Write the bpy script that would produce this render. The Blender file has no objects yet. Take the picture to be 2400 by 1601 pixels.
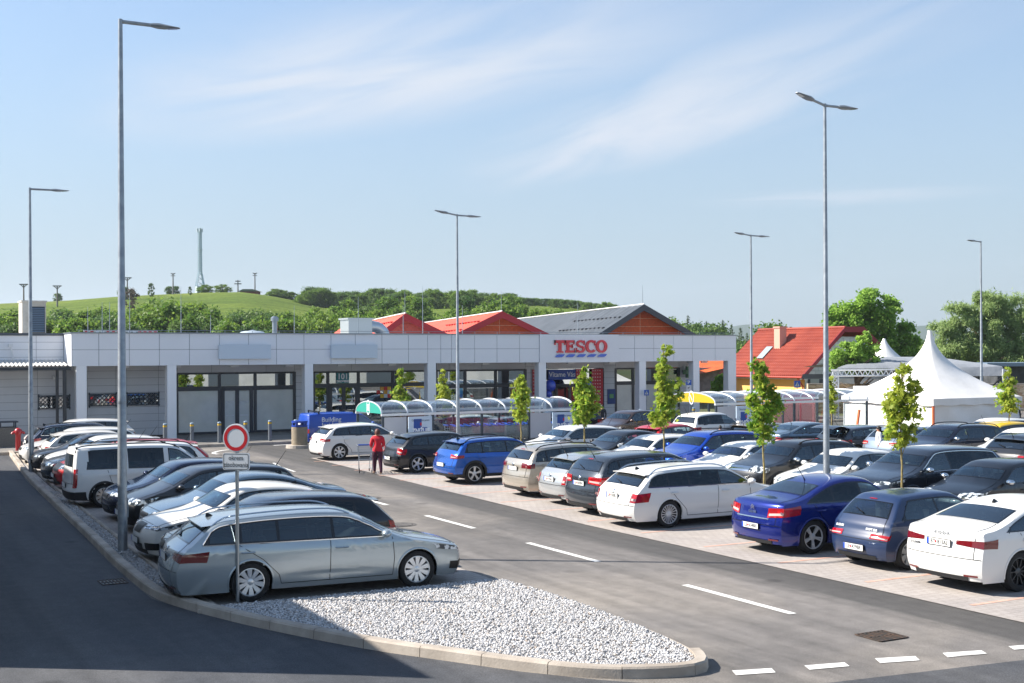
import bpy, bmesh, math, random
import numpy as np
from mathutils import Vector, Matrix

# ------------------------------------------------------------------ camera, sky, sun, exposure
scene = bpy.context.scene
COL = scene.collection
FPX, CAMH, HOR, YAW = 2937.0, 4.2, 828.0, math.radians(28.5)
SY, CY = math.sin(YAW), math.cos(YAW)
cam_d = bpy.data.cameras.new('camera')
cam = bpy.data.objects.new('camera', cam_d); COL.objects.link(cam)
cam.location = (0, 0, CAMH)
cam.rotation_euler = (Matrix.Rotation(-YAW, 4, 'Z') @ Matrix.Rotation(math.radians(90), 4, 'X')
                      @ Matrix.Rotation(math.radians(-0.25), 4, 'Z')).to_euler()
cam_d.sensor_width = 36.0
cam_d.lens = 36.0 * FPX / 2400
cam_d.shift_y = -(800.5 - HOR) / 2400
cam_d.clip_start = 0.1
cam_d.clip_end = 6000
scene.camera = cam
scene.view_settings.view_transform = 'Standard'
scene.view_settings.look = 'None'
scene.view_settings.exposure = 1.28
scene.view_settings.gamma = 1

SUN_EL = math.radians(38)
SUN_AZ = math.atan2(-0.826, 0.563)          # bearing from +Y towards +X
sun_d = bpy.data.lights.new('sun', 'SUN')
sun = bpy.data.objects.new('sun', sun_d); COL.objects.link(sun)
sdir = Vector((math.sin(SUN_AZ) * math.cos(SUN_EL), math.cos(SUN_AZ) * math.cos(SUN_EL), math.sin(SUN_EL)))
sun.rotation_euler = sdir.to_track_quat('Z', 'Y').to_euler()
sun.location = (-40, 60, 60)
sun_d.energy = 4.6
sun_d.angle = math.radians(0.5)
sun_d.color = (1.0, 0.93, 0.84)

world = bpy.data.worlds.new('World'); scene.world = world
world.use_nodes = True
wn, wl = world.node_tree.nodes, world.node_tree.links
wn.clear()
w_out = wn.new('ShaderNodeOutputWorld'); w_bg = wn.new('ShaderNodeBackground')
sky = wn.new('ShaderNodeTexSky'); sky.sky_type = 'NISHITA'
sky.sun_disc = False; sky.sun_elevation = SUN_EL; sky.sun_rotation = SUN_AZ
sky.air_density = 1.0; sky.dust_density = 0.4; sky.ozone_density = 3.0; sky.altitude = 300
w_bg.inputs['Strength'].default_value = 0.085
tc = wn.new('ShaderNodeTexCoord')
sep = wn.new('ShaderNodeSeparateXYZ'); wl.new(tc.outputs['Generated'], sep.inputs[0])
zz = wn.new('ShaderNodeMath'); zz.operation = 'MAXIMUM'; wl.new(sep.outputs[2], zz.inputs[0]); zz.inputs[1].default_value = 0.02
dv = []
for k in (0, 1):
    d_ = wn.new('ShaderNodeMath'); d_.operation = 'DIVIDE'
    wl.new(sep.outputs[k], d_.inputs[0]); wl.new(zz.outputs[0], d_.inputs[1]); dv.append(d_)
cmb = wn.new('ShaderNodeCombineXYZ'); wl.new(dv[0].outputs[0], cmb.inputs[0]); wl.new(dv[1].outputs[0], cmb.inputs[1])

def cloud_band(cx, cy, ang, hl, hw, dens, seed):
    """one cirrus streak lying in the cloud layer: centre, heading, half length, half width"""
    mp = wn.new('ShaderNodeMapping'); mp.vector_type = 'TEXTURE'
    mp.inputs['Location'].default_value = (cx, cy, 0)
    mp.inputs['Rotation'].default_value = (0, 0, ang)
    mp.inputs['Scale'].default_value = (hl, hw, 1)
    wl.new(cmb.outputs[0], mp.inputs[0])
    nz = wn.new('ShaderNodeTexNoise'); nz.noise_dimensions = '3D'
    ml = wn.new('ShaderNodeMapping'); ml.inputs['Location'].default_value = (seed, seed * .7, seed * .3)
    ml.inputs['Rotation'].default_value = (0, 0, 0.5)
    ml.inputs['Scale'].default_value = (1.1, 1.2, 1)
    wl.new(mp.outputs[0], ml.inputs[0]); wl.new(ml.outputs[0], nz.inputs['Vector'])
    nz.inputs['Scale'].default_value = 1.5; nz.inputs['Detail'].default_value = 7; nz.inputs['Roughness'].default_value = 0.52
    nz.inputs['Distortion'].default_value = 0.7
    gr = wn.new('ShaderNodeTexGradient'); gr.gradient_type = 'SPHERICAL'
    wl.new(mp.outputs[0], gr.inputs[0])
    rs = wn.new('ShaderNodeMapRange'); rs.interpolation_type = 'SMOOTHSTEP'
    wl.new(nz.outputs['Fac'], rs.inputs[0])
    rs.inputs[1].default_value = 0.20; rs.inputs[2].default_value = 0.70
    rg = wn.new('ShaderNodeMapRange'); rg.interpolation_type = 'SMOOTHSTEP'
    wl.new(gr.outputs['Fac'], rg.inputs[0]); rg.inputs[1].default_value = 0.0; rg.inputs[2].default_value = 0.85
    m1 = wn.new('ShaderNodeMath'); m1.operation = 'MULTIPLY'; wl.new(rs.outputs[0], m1.inputs[0]); wl.new(rg.outputs[0], m1.inputs[1])
    m2 = wn.new('ShaderNodeMath'); m2.operation = 'MULTIPLY'; wl.new(m1.outputs[0], m2.inputs[0]); m2.inputs[1].default_value = dens
    return m2

def cpl(x, y):      # a spot of the sky (photo px) in the cloud layer's plane
    a, b = (x * 2400 / 2351 - 1200) / FPX, (HOR - y * 2400 / 2351) / FPX
    return np.array(((CY * a + SY) / b, (-SY * a + CY) / b))
acc = None
for (p0, p1, hw, dens, seed) in [((330, 320), (1750, -70), .95, 1.0, 3.1), ((1150, 440), (2330, -60), .75, 1.0, 8.4),
                                 ((300, 330), (1100, 130), .8, .55, 5.5), ((1600, 470), (2300, 440), .7, .45, 12.0),
                                 ((1100, 60), (1800, -80), .4, .4, 1.7)]:
    A_, B_ = cpl(*p0), cpl(*p1); c_ = (A_ + B_) / 2; d_ = B_ - A_
    n_ = cloud_band(c_[0], c_[1], math.atan2(d_[1], d_[0]), np.hypot(*d_) * .62, hw, dens, seed)
    if acc is None: acc = n_
    else:
        mx = wn.new('ShaderNodeMath'); mx.operation = 'MAXIMUM'
        wl.new(acc.outputs[0], mx.inputs[0]); wl.new(n_.outputs[0], mx.inputs[1]); acc = mx
# thin milky veil toward the horizon belongs to the sky itself
mixc = wn.new('ShaderNodeMix'); mixc.data_type = 'RGBA'
vl = wn.new('ShaderNodeMapRange'); vl.interpolation_type = 'SMOOTHSTEP'; wl.new(sep.outputs[2], vl.inputs[0])
vl.inputs[1].default_value = -.02; vl.inputs[2].default_value = .36; vl.inputs[3].default_value = .92; vl.inputs[4].default_value = .25
veil = wn.new('ShaderNodeMix'); veil.data_type = 'RGBA'; wl.new(vl.outputs[0], veil.inputs[0]); wl.new(sky.outputs[0], veil.inputs[6])
veil.inputs[7].default_value = (2.2, 2.72, 3.15, 1)
wl.new(acc.outputs[0], mixc.inputs[0]); wl.new(veil.outputs[2], mixc.inputs[6])
mixc.inputs[7].default_value = (3.6, 3.9, 4.4, 1)
wl.new(mixc.outputs[2], w_bg.inputs['Color']); wl.new(w_bg.outputs[0], w_out.inputs[0])

# ------------------------------------------------------------------ helpers
R = random.Random(7)
KP = 2400 / 2351
def G(x, y, z=0.0):                     # ground point under a spot of the photograph (2351 px wide)
    x *= KP; y *= KP
    Z = FPX * (CAMH - z) / (y - HOR); X = (x - 1200) / FPX * Z
    return (CY * X + SY * Z, -SY * X + CY * Z)
def G24(x, y, z=0.0): return G(x / KP, y / KP, z)
def XatY(x, Yw):                        # world X on the plane Y = Yw
    a = (x * KP - 1200) / FPX
    return Yw * (SY + a * CY) / (CY - a * SY)
def YatX(x, Xw):
    a = (x * KP - 1200) / FPX
    return Xw * (CY - a * SY) / (SY + a * CY)
def Zat(y, X, Y): return CAMH + (HOR - y * KP) / FPX * (SY * X + CY * Y)
def polar(x, Z):                        # world XY at depth Z straight behind photo column x
    a = (x * KP - 1200) / FPX
    return ((CY * a + SY) * Z, (-SY * a + CY) * Z)

def lin(h):
    h = h.lstrip('#')
    o = []
    for i in (0, 2, 4):
        v = int(h[i:i + 2], 16) / 255
        o.append(v / 12.92 if v <= .04045 else ((v + .055) / 1.055) ** 2.4)
    return tuple(o)
MATS = {}
def mat(name, color=(.5, .5, .5), rough=.5, metal=0., coat=0., spec=.5, noise=None, emit=None, bump=None, alpha=None, flake=0):
    if name in MATS: return MATS[name]
    m = bpy.data.materials.new(name); m.use_nodes = True
    n, l = m.node_tree.nodes, m.node_tree.links
    b = n['Principled BSDF']
    if isinstance(color, str): color = lin(color)
    b.inputs['Base Color'].default_value = (*color, 1)
    b.inputs['Roughness'].default_value = rough
    b.inputs['Metallic'].default_value = metal
    b.inputs['Coat Weight'].default_value = coat
    b.inputs['Coat Roughness'].default_value = .03
    b.inputs['Specular IOR Level'].default_value = spec
    if noise:                                     # (scale, second colour, lo, hi[, detail])
        t = n.new('ShaderNodeTexCoord'); x = n.new('ShaderNodeTexNoise')
        x.inputs['Scale'].default_value = noise[0]; x.inputs['Detail'].default_value = noise[4] if len(noise) > 4 else 6
        x.inputs['Roughness'].default_value = .6
        l.new(t.outputs['Object'], x.inputs['Vector'])
        r = n.new('ShaderNodeMapRange'); r.inputs[1].default_value = noise[2]; r.inputs[2].default_value = noise[3]
        l.new(x.outputs['Fac'], r.inputs[0])
        mx = n.new('ShaderNodeMix'); mx.data_type = 'RGBA'
        l.new(r.outputs[0], mx.inputs[0]); mx.inputs[6].default_value = (*color, 1)
        c2 = lin(noise[1]) if isinstance(noise[1], str) else noise[1]
        mx.inputs[7].default_value = (*c2, 1)
        l.new(mx.outputs[2], b.inputs['Base Color'])
    if bump:                                      # (scale, strength, distance)
        t = n.new('ShaderNodeTexCoord'); x = n.new('ShaderNodeTexNoise'); x.inputs['Scale'].default_value = bump[0]
        x.inputs['Detail'].default_value = 5
        l.new(t.outputs['Object'], x.inputs['Vector'])
        bp = n.new('ShaderNodeBump'); bp.inputs['Strength'].default_value = bump[1]; bp.inputs['Distance'].default_value = bump[2]
        l.new(x.outputs['Fac'], bp.inputs['Height']); l.new(bp.outputs[0], b.inputs['Normal'])
    if emit:
        b.inputs['Emission Color'].default_value = (*emit[0], 1); b.inputs['Emission Strength'].default_value = emit[1]
    MATS[name] = m
    return m
def glass(name, tint, refl=.06, rough=.01, gcol=(1, 1, 1)):       # pane: tinted see-through plus a mirror share that grows at grazing angles
    if name in MATS: return MATS[name]
    m = bpy.data.materials.new(name); m.use_nodes = True
    n, l = m.node_tree.nodes, m.node_tree.links; n.clear()
    o = n.new('ShaderNodeOutputMaterial'); mx = n.new('ShaderNodeMixShader')
    tr = n.new('ShaderNodeBsdfTransparent'); tr.inputs[0].default_value = (*tint, 1)
    gl = n.new('ShaderNodeBsdfGlossy'); gl.inputs['Roughness'].default_value = rough; gl.inputs[0].default_value = (*gcol, 1)
    lw = n.new('ShaderNodeLayerWeight'); lw.inputs[0].default_value = .5
    pw = n.new('ShaderNodeMath'); pw.operation = 'POWER'; l.new(lw.outputs['Facing'], pw.inputs[0]); pw.inputs[1].default_value = 4
    ad = n.new('ShaderNodeMath'); ad.operation = 'MULTIPLY_ADD'; l.new(pw.outputs[0], ad.inputs[0]); ad.inputs[1].default_value = .8; ad.inputs[2].default_value = refl
    ad.use_clamp = True
    l.new(ad.outputs[0], mx.inputs[0]); l.new(tr.outputs[0], mx.inputs[1]); l.new(gl.outputs[0], mx.inputs[2]); l.new(mx.outputs[0], o.inputs[0])
    MATS[name] = m
    return m

def tag(o, label=None, cat=None, group=None, kind=None):
    if label: o['label'] = label
    if cat: o['category'] = cat
    if group: o['group'] = group
    if kind: o['kind'] = kind
    return o
def empty(name, loc, rz=0, label=None, cat=None, group=None, parent=None):
    o = bpy.data.objects.new(name, None); COL.objects.link(o)
    o.location = loc; o.rotation_euler = (0, 0, rz); o.empty_display_size = .2
    if parent: o.parent = parent
    return tag(o, label, cat, group)
def link_mesh(name, me, parent=None, loc=None, rz=None):
    o = bpy.data.objects.new(name, me); COL.objects.link(o)
    if parent: o.parent = parent
    if loc is not None: o.location = loc
    if rz is not None: o.rotation_euler = (0, 0, rz)
    return o

class MB:
    """collects shapes, links them as one mesh object"""
    def __init__(s): s.v = []; s.f = []; s.m = []; s.n = 0
    def add(s, verts, faces, mi=0):
        verts = [tuple(p) for p in verts]
        s.v += verts; s.f += [tuple(i + s.n for i in f) for f in faces]; s.m += [mi] * len(faces); s.n += len(verts)
        return s
    def box(s, x0, x1, y0, y1, z0, z1, mi=0, M=None):
        p = [(x0, y0, z0), (x1, y0, z0), (x1, y1, z0), (x0, y1, z0), (x0, y0, z1), (x1, y0, z1), (x1, y1, z1), (x0, y1, z1)]
        if M: p = [tuple(M @ Vector(q)) for q in p]
        return s.add(p, [(0, 3, 2, 1), (4, 5, 6, 7), (0, 1, 5, 4), (1, 2, 6, 5), (2, 3, 7, 6), (3, 0, 4, 7)], mi)
    def bar(s, a, b, w, h=None, mi=0):                # square bar between two points
        return s.tube([a, b], [w / 2 * 1.414] * 2, 4, mi, rot=math.pi / 4)
    def tube(s, pts, rad, seg=8, mi=0, cap=True, rot=0):
        pts = [Vector(p) for p in pts]
        if not isinstance(rad, (list, tuple)): rad = [rad] * len(pts)
        vs = []; up = None
        for i, p in enumerate(pts):
            t = (pts[min(i + 1, len(pts) - 1)] - pts[max(i - 1, 0)]).normalized()
            if up is None: up = Vector((0, 0, 1)) if abs(t.z) < .9 else Vector((1, 0, 0))
            a = t.cross(up).normalized(); b = a.cross(t).normalized(); up = b
            for k in range(seg):
                an = 2 * math.pi * k / seg + rot
                vs.append(p + (a * math.cos(an) + b * math.sin(an)) * rad[i])
        fs = [(i * seg + k, i * seg + (k + 1) % seg, (i + 1) * seg + (k + 1) % seg, (i + 1) * seg + k) for i in range(len(pts) - 1) for k in range(seg)]
        if cap: fs += [tuple(range(seg - 1, -1, -1)), tuple((len(pts) - 1) * seg + k for k in range(seg))]
        return s.add(vs, fs, mi)
    def lathe(s, prof, seg=16, M=None, mi=0, close=False):   # profile of (radius, z) about z
        vs = []
        for r, z in prof:
            for k in range(seg):
                a = 2 * math.pi * k / seg
                q = Vector((r * math.cos(a), r * math.sin(a), z))
                vs.append(tuple(M @ q) if M else tuple(q))
        n = len(prof)
        fs = [(i * seg + k, i * seg + (k + 1) % seg, (i + 1) * seg + (k + 1) % seg, (i + 1) * seg + k) for i in range(n - 1) for k in range(seg)]
        if close: fs += [tuple(range(seg - 1, -1, -1)), tuple((n - 1) * seg + k for k in range(seg))]
        return s.add(vs, fs, mi)
    def prism(s, poly, z0, z1, M=None, mi=0):          # polygon in xy pulled along z
        n = len(poly)
        p = [(x, y, z0) for x, y in poly] + [(x, y, z1) for x, y in poly]
        if M: p = [tuple(M @ Vector(q)) for q in p]
        fs = [tuple(range(n - 1, -1, -1)), tuple(range(n, 2 * n))] + [(i, (i + 1) % n, n + (i + 1) % n, n + i) for i in range(n)]
        return s.add(p, fs, mi)
    def grid(s, P, mi=0, wrap=False):                  # P[i][j] points
        ni, nj = len(P), len(P[0])
        return s.add([q for row in P for q in row],
                     [(i * nj + j, i * nj + j + 1, (i + 1) * nj + j + 1, (i + 1) * nj + j) for i in range(ni - 1) for j in range(nj - 1)], mi)
    def mesh(s, name, mats, smooth=None):
        me = bpy.data.meshes.new(name)
        me.from_pydata(s.v, [], s.f)
        if not isinstance(mats, (list, tuple)): mats = [mats]
        for m in mats: me.materials.append(m)
        if len(mats) > 1: me.polygons.foreach_set('material_index', s.m)
        if smooth is not None:
            me.polygons.foreach_set('use_smooth', [True] * len(s.f))
            if smooth < 179: me.set_sharp_from_angle(angle=math.radians(smooth))
        me.update()
        return me
    def build(s, name, mats, parent=None, smooth=None, loc=None, rz=None):
        return link_mesh(name, s.mesh(name, mats, smooth), parent, loc, rz)
def copy_tree(o, parent=None):
    c = o.copy(); COL.objects.link(c)
    if parent: c.parent = parent
    for ch in list(o.children): copy_tree(ch, c)
    return c
def bevel_box(x0, x1, y0, y1, z0, z1, r, name, m, parent=None, seg=2):
    bm = bmesh.new(); bmesh.ops.create_cube(bm, size=1)
    for v in bm.verts: v.co = ((x0 + x1) / 2 + v.co.x * (x1 - x0), (y0 + y1) / 2 + v.co.y * (y1 - y0), (z0 + z1) / 2 + v.co.z * (z1 - z0))
    bmesh.ops.bevel(bm, geom=bm.edges[:], offset=r, segments=seg, affect='EDGES', profile=.5)
    me = bpy.data.meshes.new(name); bm.to_mesh(me); bm.free(); me.materials.append(m)
    me.polygons.foreach_set('use_smooth', [True] * len(me.polygons)); me.set_sharp_from_angle(angle=math.radians(50))
    return link_mesh(name, me, parent)

TXT = {}
def text_mesh(body, size=1.0, extrude=0.0, align='CENTER', bold=0.0, sx=1.0):
    """lettering as mesh data: x along the line, y up, centred"""
    key = (body, size, extrude, align, bold, sx)
    if key in TXT: return TXT[key]
    cu = bpy.data.curves.new('lettering', 'FONT'); cu.body = body; cu.size = size; cu.extrude = extrude
    cu.align_x = align; cu.align_y = 'CENTER'; cu.offset = bold; cu.resolution_u = 3
    ob = bpy.data.objects.new('lettering', cu); COL.objects.link(ob)
    bpy.context.view_layer.update()
    me = bpy.data.meshes.new_from_object(ob.evaluated_get(bpy.context.evaluated_depsgraph_get()))
    bpy.data.objects.remove(ob); bpy.data.curves.remove(cu)
    if sx != 1: me.transform(Matrix.Diagonal((sx, 1, 1, 1)))
    TXT[key] = me
    return me
def put_text(me, m, M, parent, name='lettering'):
    d = me.copy(); d.transform(M); d.materials.clear(); d.materials.append(m)
    return link_mesh(name, d, parent)
M_REAR = Matrix(((0, 0, -1, 0), (-1, 0, 0, 0), (0, 1, 0, 0), (0, 0, 0, 1)))      # reads from the -x side
M_FRONT = Matrix(((0, 0, 1, 0), (1, 0, 0, 0), (0, 1, 0, 0), (0, 0, 0, 1)))       # reads from the +x side
M_SOUTH = Matrix(((1, 0, 0, 0), (0, 0, -1, 0), (0, 1, 0, 0), (0, 0, 0, 1)))      # reads from the -y side
# ------------------------------------------------------------------ cars
BLACK = mat('black_trim', '#0b0c0e', .35, spec=.4)
GLOSSBLACK = mat('gloss_black', '#07080a', .08, coat=.5)
PLASTIC = mat('black_plastic', '#16181b', .6)
TYRE = mat('tyre_rubber', '#141516', .75, bump=(60, .3, .01))
CHROME = mat('chrome', '#d8dcdf', .12, 1.0)
ALLOY = mat('alloy_wheel', '#b9bec3', .28, .9)
ALLOYD = mat('dark_alloy', '#4c5054', .3, .8)
DISC = mat('brake_disc', '#0d0e10', .6, .3)
INTERIOR = mat('car_interior', '#16181c', .8)
SEATM = mat('seat_cloth', '#3f4249', .85)
SEATB = mat('seat_leather_beige', '#8f8573', .6)
TAIL = mat('tail_light_red', '#8c040b', .12, coat=1.0, noise=(9, '#b8161a', .45, .6, 2))
TAILD = mat('tail_light_dark_red', '#64030c', .1, coat=1.0)
AMBER = mat('amber_lens', '#d2691e', .15, coat=.8)
WHITEL = mat('white_lens', '#c9a9a4', .12, coat=1.0)
HEADL = mat('headlight_glass', '#3a4248', .08, .3, coat=1.0, noise=(9, '#dfe6ea', .48, .56, 2))
PLATEW = mat('plate_white', '#d8d9d6', .4)
PLATEB = mat('plate_blue', '#1646a8', .4)
INK = mat('plate_ink', '#121314', .5)
REDINK = mat('plate_red', '#c0101c', .5)
GLASS_CAR = glass('car_glass', (.44, .55, .58), .13, .01, (.78, .92, 1.0))
GLASS_REAR = glass('car_rear_glass', (.09, .12, .14), .17, .01, (.86, .95, 1.0))
GLASS_DARK = glass('car_privacy_glass', (.03, .045, .06), .06, .01, (.78, .92, 1.0))
GLASS_MID = glass('car_tinted_glass', (.14, .20, .23), .11, .01, (.78, .92, 1.0))

def paint(name, hexc, metallic=True):
    return mat('paint_' + name, hexc, .24 if metallic else .38, .55 if metallic else 0., coat=1.0 if metallic else .8, spec=.45)

TYPES = {   # profile in x/L (front 0) and z/H, its glass ends W0 W1 R0 R1, axles, glasshouse line
 'estate': dict(p=[(.016,.13),(.003,.24),(0,.36),(.012,.46),(.04,.525),(.12,.585),(.235,.655),(.385,.955),(.47,.992),(.60,1.0),(.76,.978),(.865,.94),(.962,.645),(.976,.61),(.982,.55),(.994,.46),(1.0,.36),(.996,.24),(.98,.14)], W=(6,7), Rw=(11,12), ax=(.195,.775), dlo=[(.285,.0),(.84,.93),(.895,.0)], pil=[.475,.655,.775]),
 'sedan': dict(p=[(.016,.13),(.003,.24),(0,.36),(.012,.46),(.04,.53),(.12,.60),(.245,.665),(.385,.955),(.46,.992),(.56,1.0),(.68,.95),(.85,.755),(.955,.725),(.978,.67),(.985,.56),(.998,.42),(.998,.28),(.985,.15)], W=(6,7), Rw=(10,11), ax=(.195,.785), dlo=[(.295,.0),(.69,.93),(.825,.0)], pil=[.49,.66]),
 'liftback': dict(p=[(.016,.13),(.003,.24),(0,.36),(.012,.46),(.04,.53),(.12,.60),(.245,.665),(.385,.955),(.46,.992),(.57,1.0),(.70,.95),(.895,.745),(.965,.725),(.985,.67),(.988,.56),(.998,.42),(.998,.28),(.985,.15)], W=(6,7), Rw=(10,11), ax=(.195,.78), dlo=[(.295,.0),(.72,.93),(.85,.0)], pil=[.49,.665]),
 'hatch': dict(p=[(.018,.13),(.004,.24),(0,.36),(.014,.46),(.045,.535),(.12,.60),(.24,.675),(.385,.955),(.48,.995),(.60,1.0),(.76,.975),(.86,.94),(.958,.67),(.972,.62),(.975,.55),(.992,.44),(1.0,.33),(.994,.22),(.98,.14)], W=(6,7), Rw=(11,12), ax=(.195,.81), dlo=[(.28,.0),(.83,.9),(.88,.0)], pil=[.50,.71]),
 'suv': dict(p=[(.02,.16),(.004,.26),(0,.38),(.010,.50),(.035,.575),(.12,.625),(.24,.69),(.375,.955),(.46,.992),(.60,1.0),(.76,.982),(.875,.95),(.955,.69),(.97,.64),(.974,.57),(.988,.46),(1.0,.36),(.994,.25),(.98,.17)], W=(6,7), Rw=(11,12), ax=(.195,.80), dlo=[(.28,.0),(.83,.93),(.885,.0)], pil=[.49,.69,.80]),
 'mpv': dict(p=[(.018,.13),(.004,.24),(0,.36),(.012,.46),(.04,.54),(.11,.61),(.20,.68),(.37,.955),(.47,.995),(.62,1.0),(.78,.98),(.90,.94),(.97,.67),(.98,.62),(.98,.54),(.992,.43),(1.0,.32),(.994,.2),(.98,.14)], W=(6,7), Rw=(11,12), ax=(.20,.80), dlo=[(.26,.0),(.87,.93),(.91,.0)], pil=[.49,.71,.82]),
 'oldhatch': dict(p=[(.018,.13),(.004,.24),(0,.38),(.014,.47),(.045,.53),(.12,.585),(.25,.665),(.40,.955),(.48,.995),(.60,1.0),(.76,.985),(.85,.96),(.958,.62),(.967,.585),(.972,.50),(.992,.44),(1.0,.33),(.994,.22),(.98,.14)], W=(6,7), Rw=(11,12), ax=(.205,.815), dlo=[(.29,.0),(.78,.93),(.865,.0)], pil=[.58]),
 'van': dict(p=[(.016,.14),(.003,.22),(0,.34),(.008,.45),(.03,.52),(.10,.57),(.18,.62),(.32,.93),(.40,.985),(.55,1.0),(.75,1.0),(.95,.985),(.972,.94),(.988,.60),(.99,.54),(.99,.46),(.994,.36),(1.0,.28),(.996,.2),(.985,.14)], W=(6,7), Rw=(12,13), ax=(.195,.80), dlo=[(.24,.0),(.88,.95),(.90,.0)], pil=[.42,.66]),
}
class CarShape:
    def __init__(s, T, L, W, H, belt=.66, tumble=.36):
        t = TYPES[T]; s.t = t; s.L, s.W, s.H = L, W, H
        s.gc = t['p'][0][1] * H
        s.zb0 = belt * H
        s.tum = tumble
        raw = np.array([(x * L, z * H) for x, z in t['p']])
        # cut corners twice, keeping track of the glass ends by a running parameter
        par = np.arange(len(raw), dtype=float)
        pts = np.column_stack([raw, par])
        for it in range(3):
            q = [pts[0]]
            for a, b in zip(pts[:-1], pts[1:]):
                q += [a * .75 + b * .25, a * .25 + b * .75]
            q.append(pts[-1]); pts = np.array(q)
        d = np.r_[0, np.cumsum(np.hypot(np.diff(pts[:, 0]), np.diff(pts[:, 1])))]
        s.len = d[-1]
        sW = [np.interp(t['W'][0] + .22, pts[:, 2], d), np.interp(t['W'][1] - .18, pts[:, 2], d)]
        sR = [np.interp(t['Rw'][0] + .16, pts[:, 2], d), np.interp(t['Rw'][1] - .16, pts[:, 2], d)]
        s.sW, s.sR = sW, sR
        u = np.linspace(0, d[-1], 240)
        s.u = u
        s.px = np.interp(u, d, pts[:, 0]); s.pz = np.interp(u, d, pts[:, 1])
        k = np.ones(7) / 7
        sm = lambda a: np.convolve(np.pad(a, 3, mode='edge'), k, 'valid')
        tx, tz = np.gradient(s.px), np.gradient(s.pz); n = np.hypot(tx, tz) + 1e-9
        s.nx, s.nz = sm(-tz / n), sm(tx / n)          # outward normal
        s.sh = np.where(s.nx < 0, -s.nx * .20 * W / 1.8, -s.nx * .13 * W / 1.8)
        s.xe = s.px + s.sh; s.ze = s.pz - np.maximum(s.nz, 0) * .055
        # roof edge height against x
        o = np.argsort(s.xe); m = s.ze[o]
        xs = np.linspace(0, L, 200); zt = np.zeros(200)
        for i, x in enumerate(xs):
            w = np.abs(s.xe - x) < L / 120
            zt[i] = s.ze[w].max() if w.any() else 0
        s.ex, s.ez = xs, zt
        s.i_tail = int(np.searchsorted(u, sR[1])); s.i_nose = int(np.searchsorted(u, sW[0]))
    def zb(s, x): return s.zb0 + .035 * s.H * (np.asarray(x) / s.L - .5)
    def Y(s, x, z):
        x = np.asarray(x, float); z = np.asarray(z, float)
        L, H = s.L, s.H
        w = s.W / 2 - .11 * np.clip((1.05 - x) / 1.05, 0, 1.2) ** 2.4 - .10 * np.clip((x - (L - .95)) / .95, 0, 1.2) ** 2.4
        zm = .42 * H; zb = s.zb(x)
        y = w - .075 * np.clip((zm - z) / (zm - .1 * H), 0, 1.3) ** 2 - .035 * np.clip((z - zm) / (zb - zm), 0, 1) ** 2
        y = y + .016 * np.exp(-((z - (zb - .085)) / .020) ** 2) + .006 * np.exp(-((z - (zb - .15)) / .05) ** 2) - .022 * np.exp(-((z - .27 * H) / .040) ** 2) * np.clip(1 - np.abs(x / L - .49) / .22, 0, 1)
        up = np.maximum(z - zb, 0)
        return y - (s.tum * up + .30 * up * up)
    def top(s, a, t, off=0.):
        """skin of the upper sheet: a along the profile, t across (0 centre, 1 edge)"""
        px, pz, nx, nz, sh, xe, ze = (np.interp(a, s.u, q) for q in (s.px, s.pz, s.nx, s.nz, s.sh, s.xe, s.ze))
        t = np.asarray(t, float); at = np.abs(t)
        ye = s.Y(xe, ze)
        cr = .6 * at ** 2 + .4 * at ** 6
        x = px + sh * cr + nx * off
        z = pz - np.maximum(nz, 0) * (.025 * at ** 2 + .03 * at ** 7) + nz * off
        return np.stack(np.broadcast_arrays(x, t * ye + np.sign(t) * off * at ** 3, z), -1)
    def a_at(s, z, end):
        if end == 'rear':
            i = s.i_tail; zz = s.pz[i:]; uu = s.u[i:]
            return np.interp(-np.asarray(z), np.maximum.accumulate(-zz), uu)
        i = s.i_nose; zz = np.maximum.accumulate(s.pz[:i]); return np.interp(z, zz, s.u[:i])
    def dlo(s, x):
        """lower and upper edge of the side glass at x"""
        x = np.asarray(x, float)
        (xf, _), (xt, zt), (xr, _) = s.t['dlo']
        lo = s.zb(x) + .02
        up = np.interp(x, s.ex, s.ez) - .048
        zr = lo + (xr * s.L - x) / max((xr - xt) * s.L, .01) * (zt * s.H - .66 * s.H)
        return lo, np.minimum(up, zr)

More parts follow.
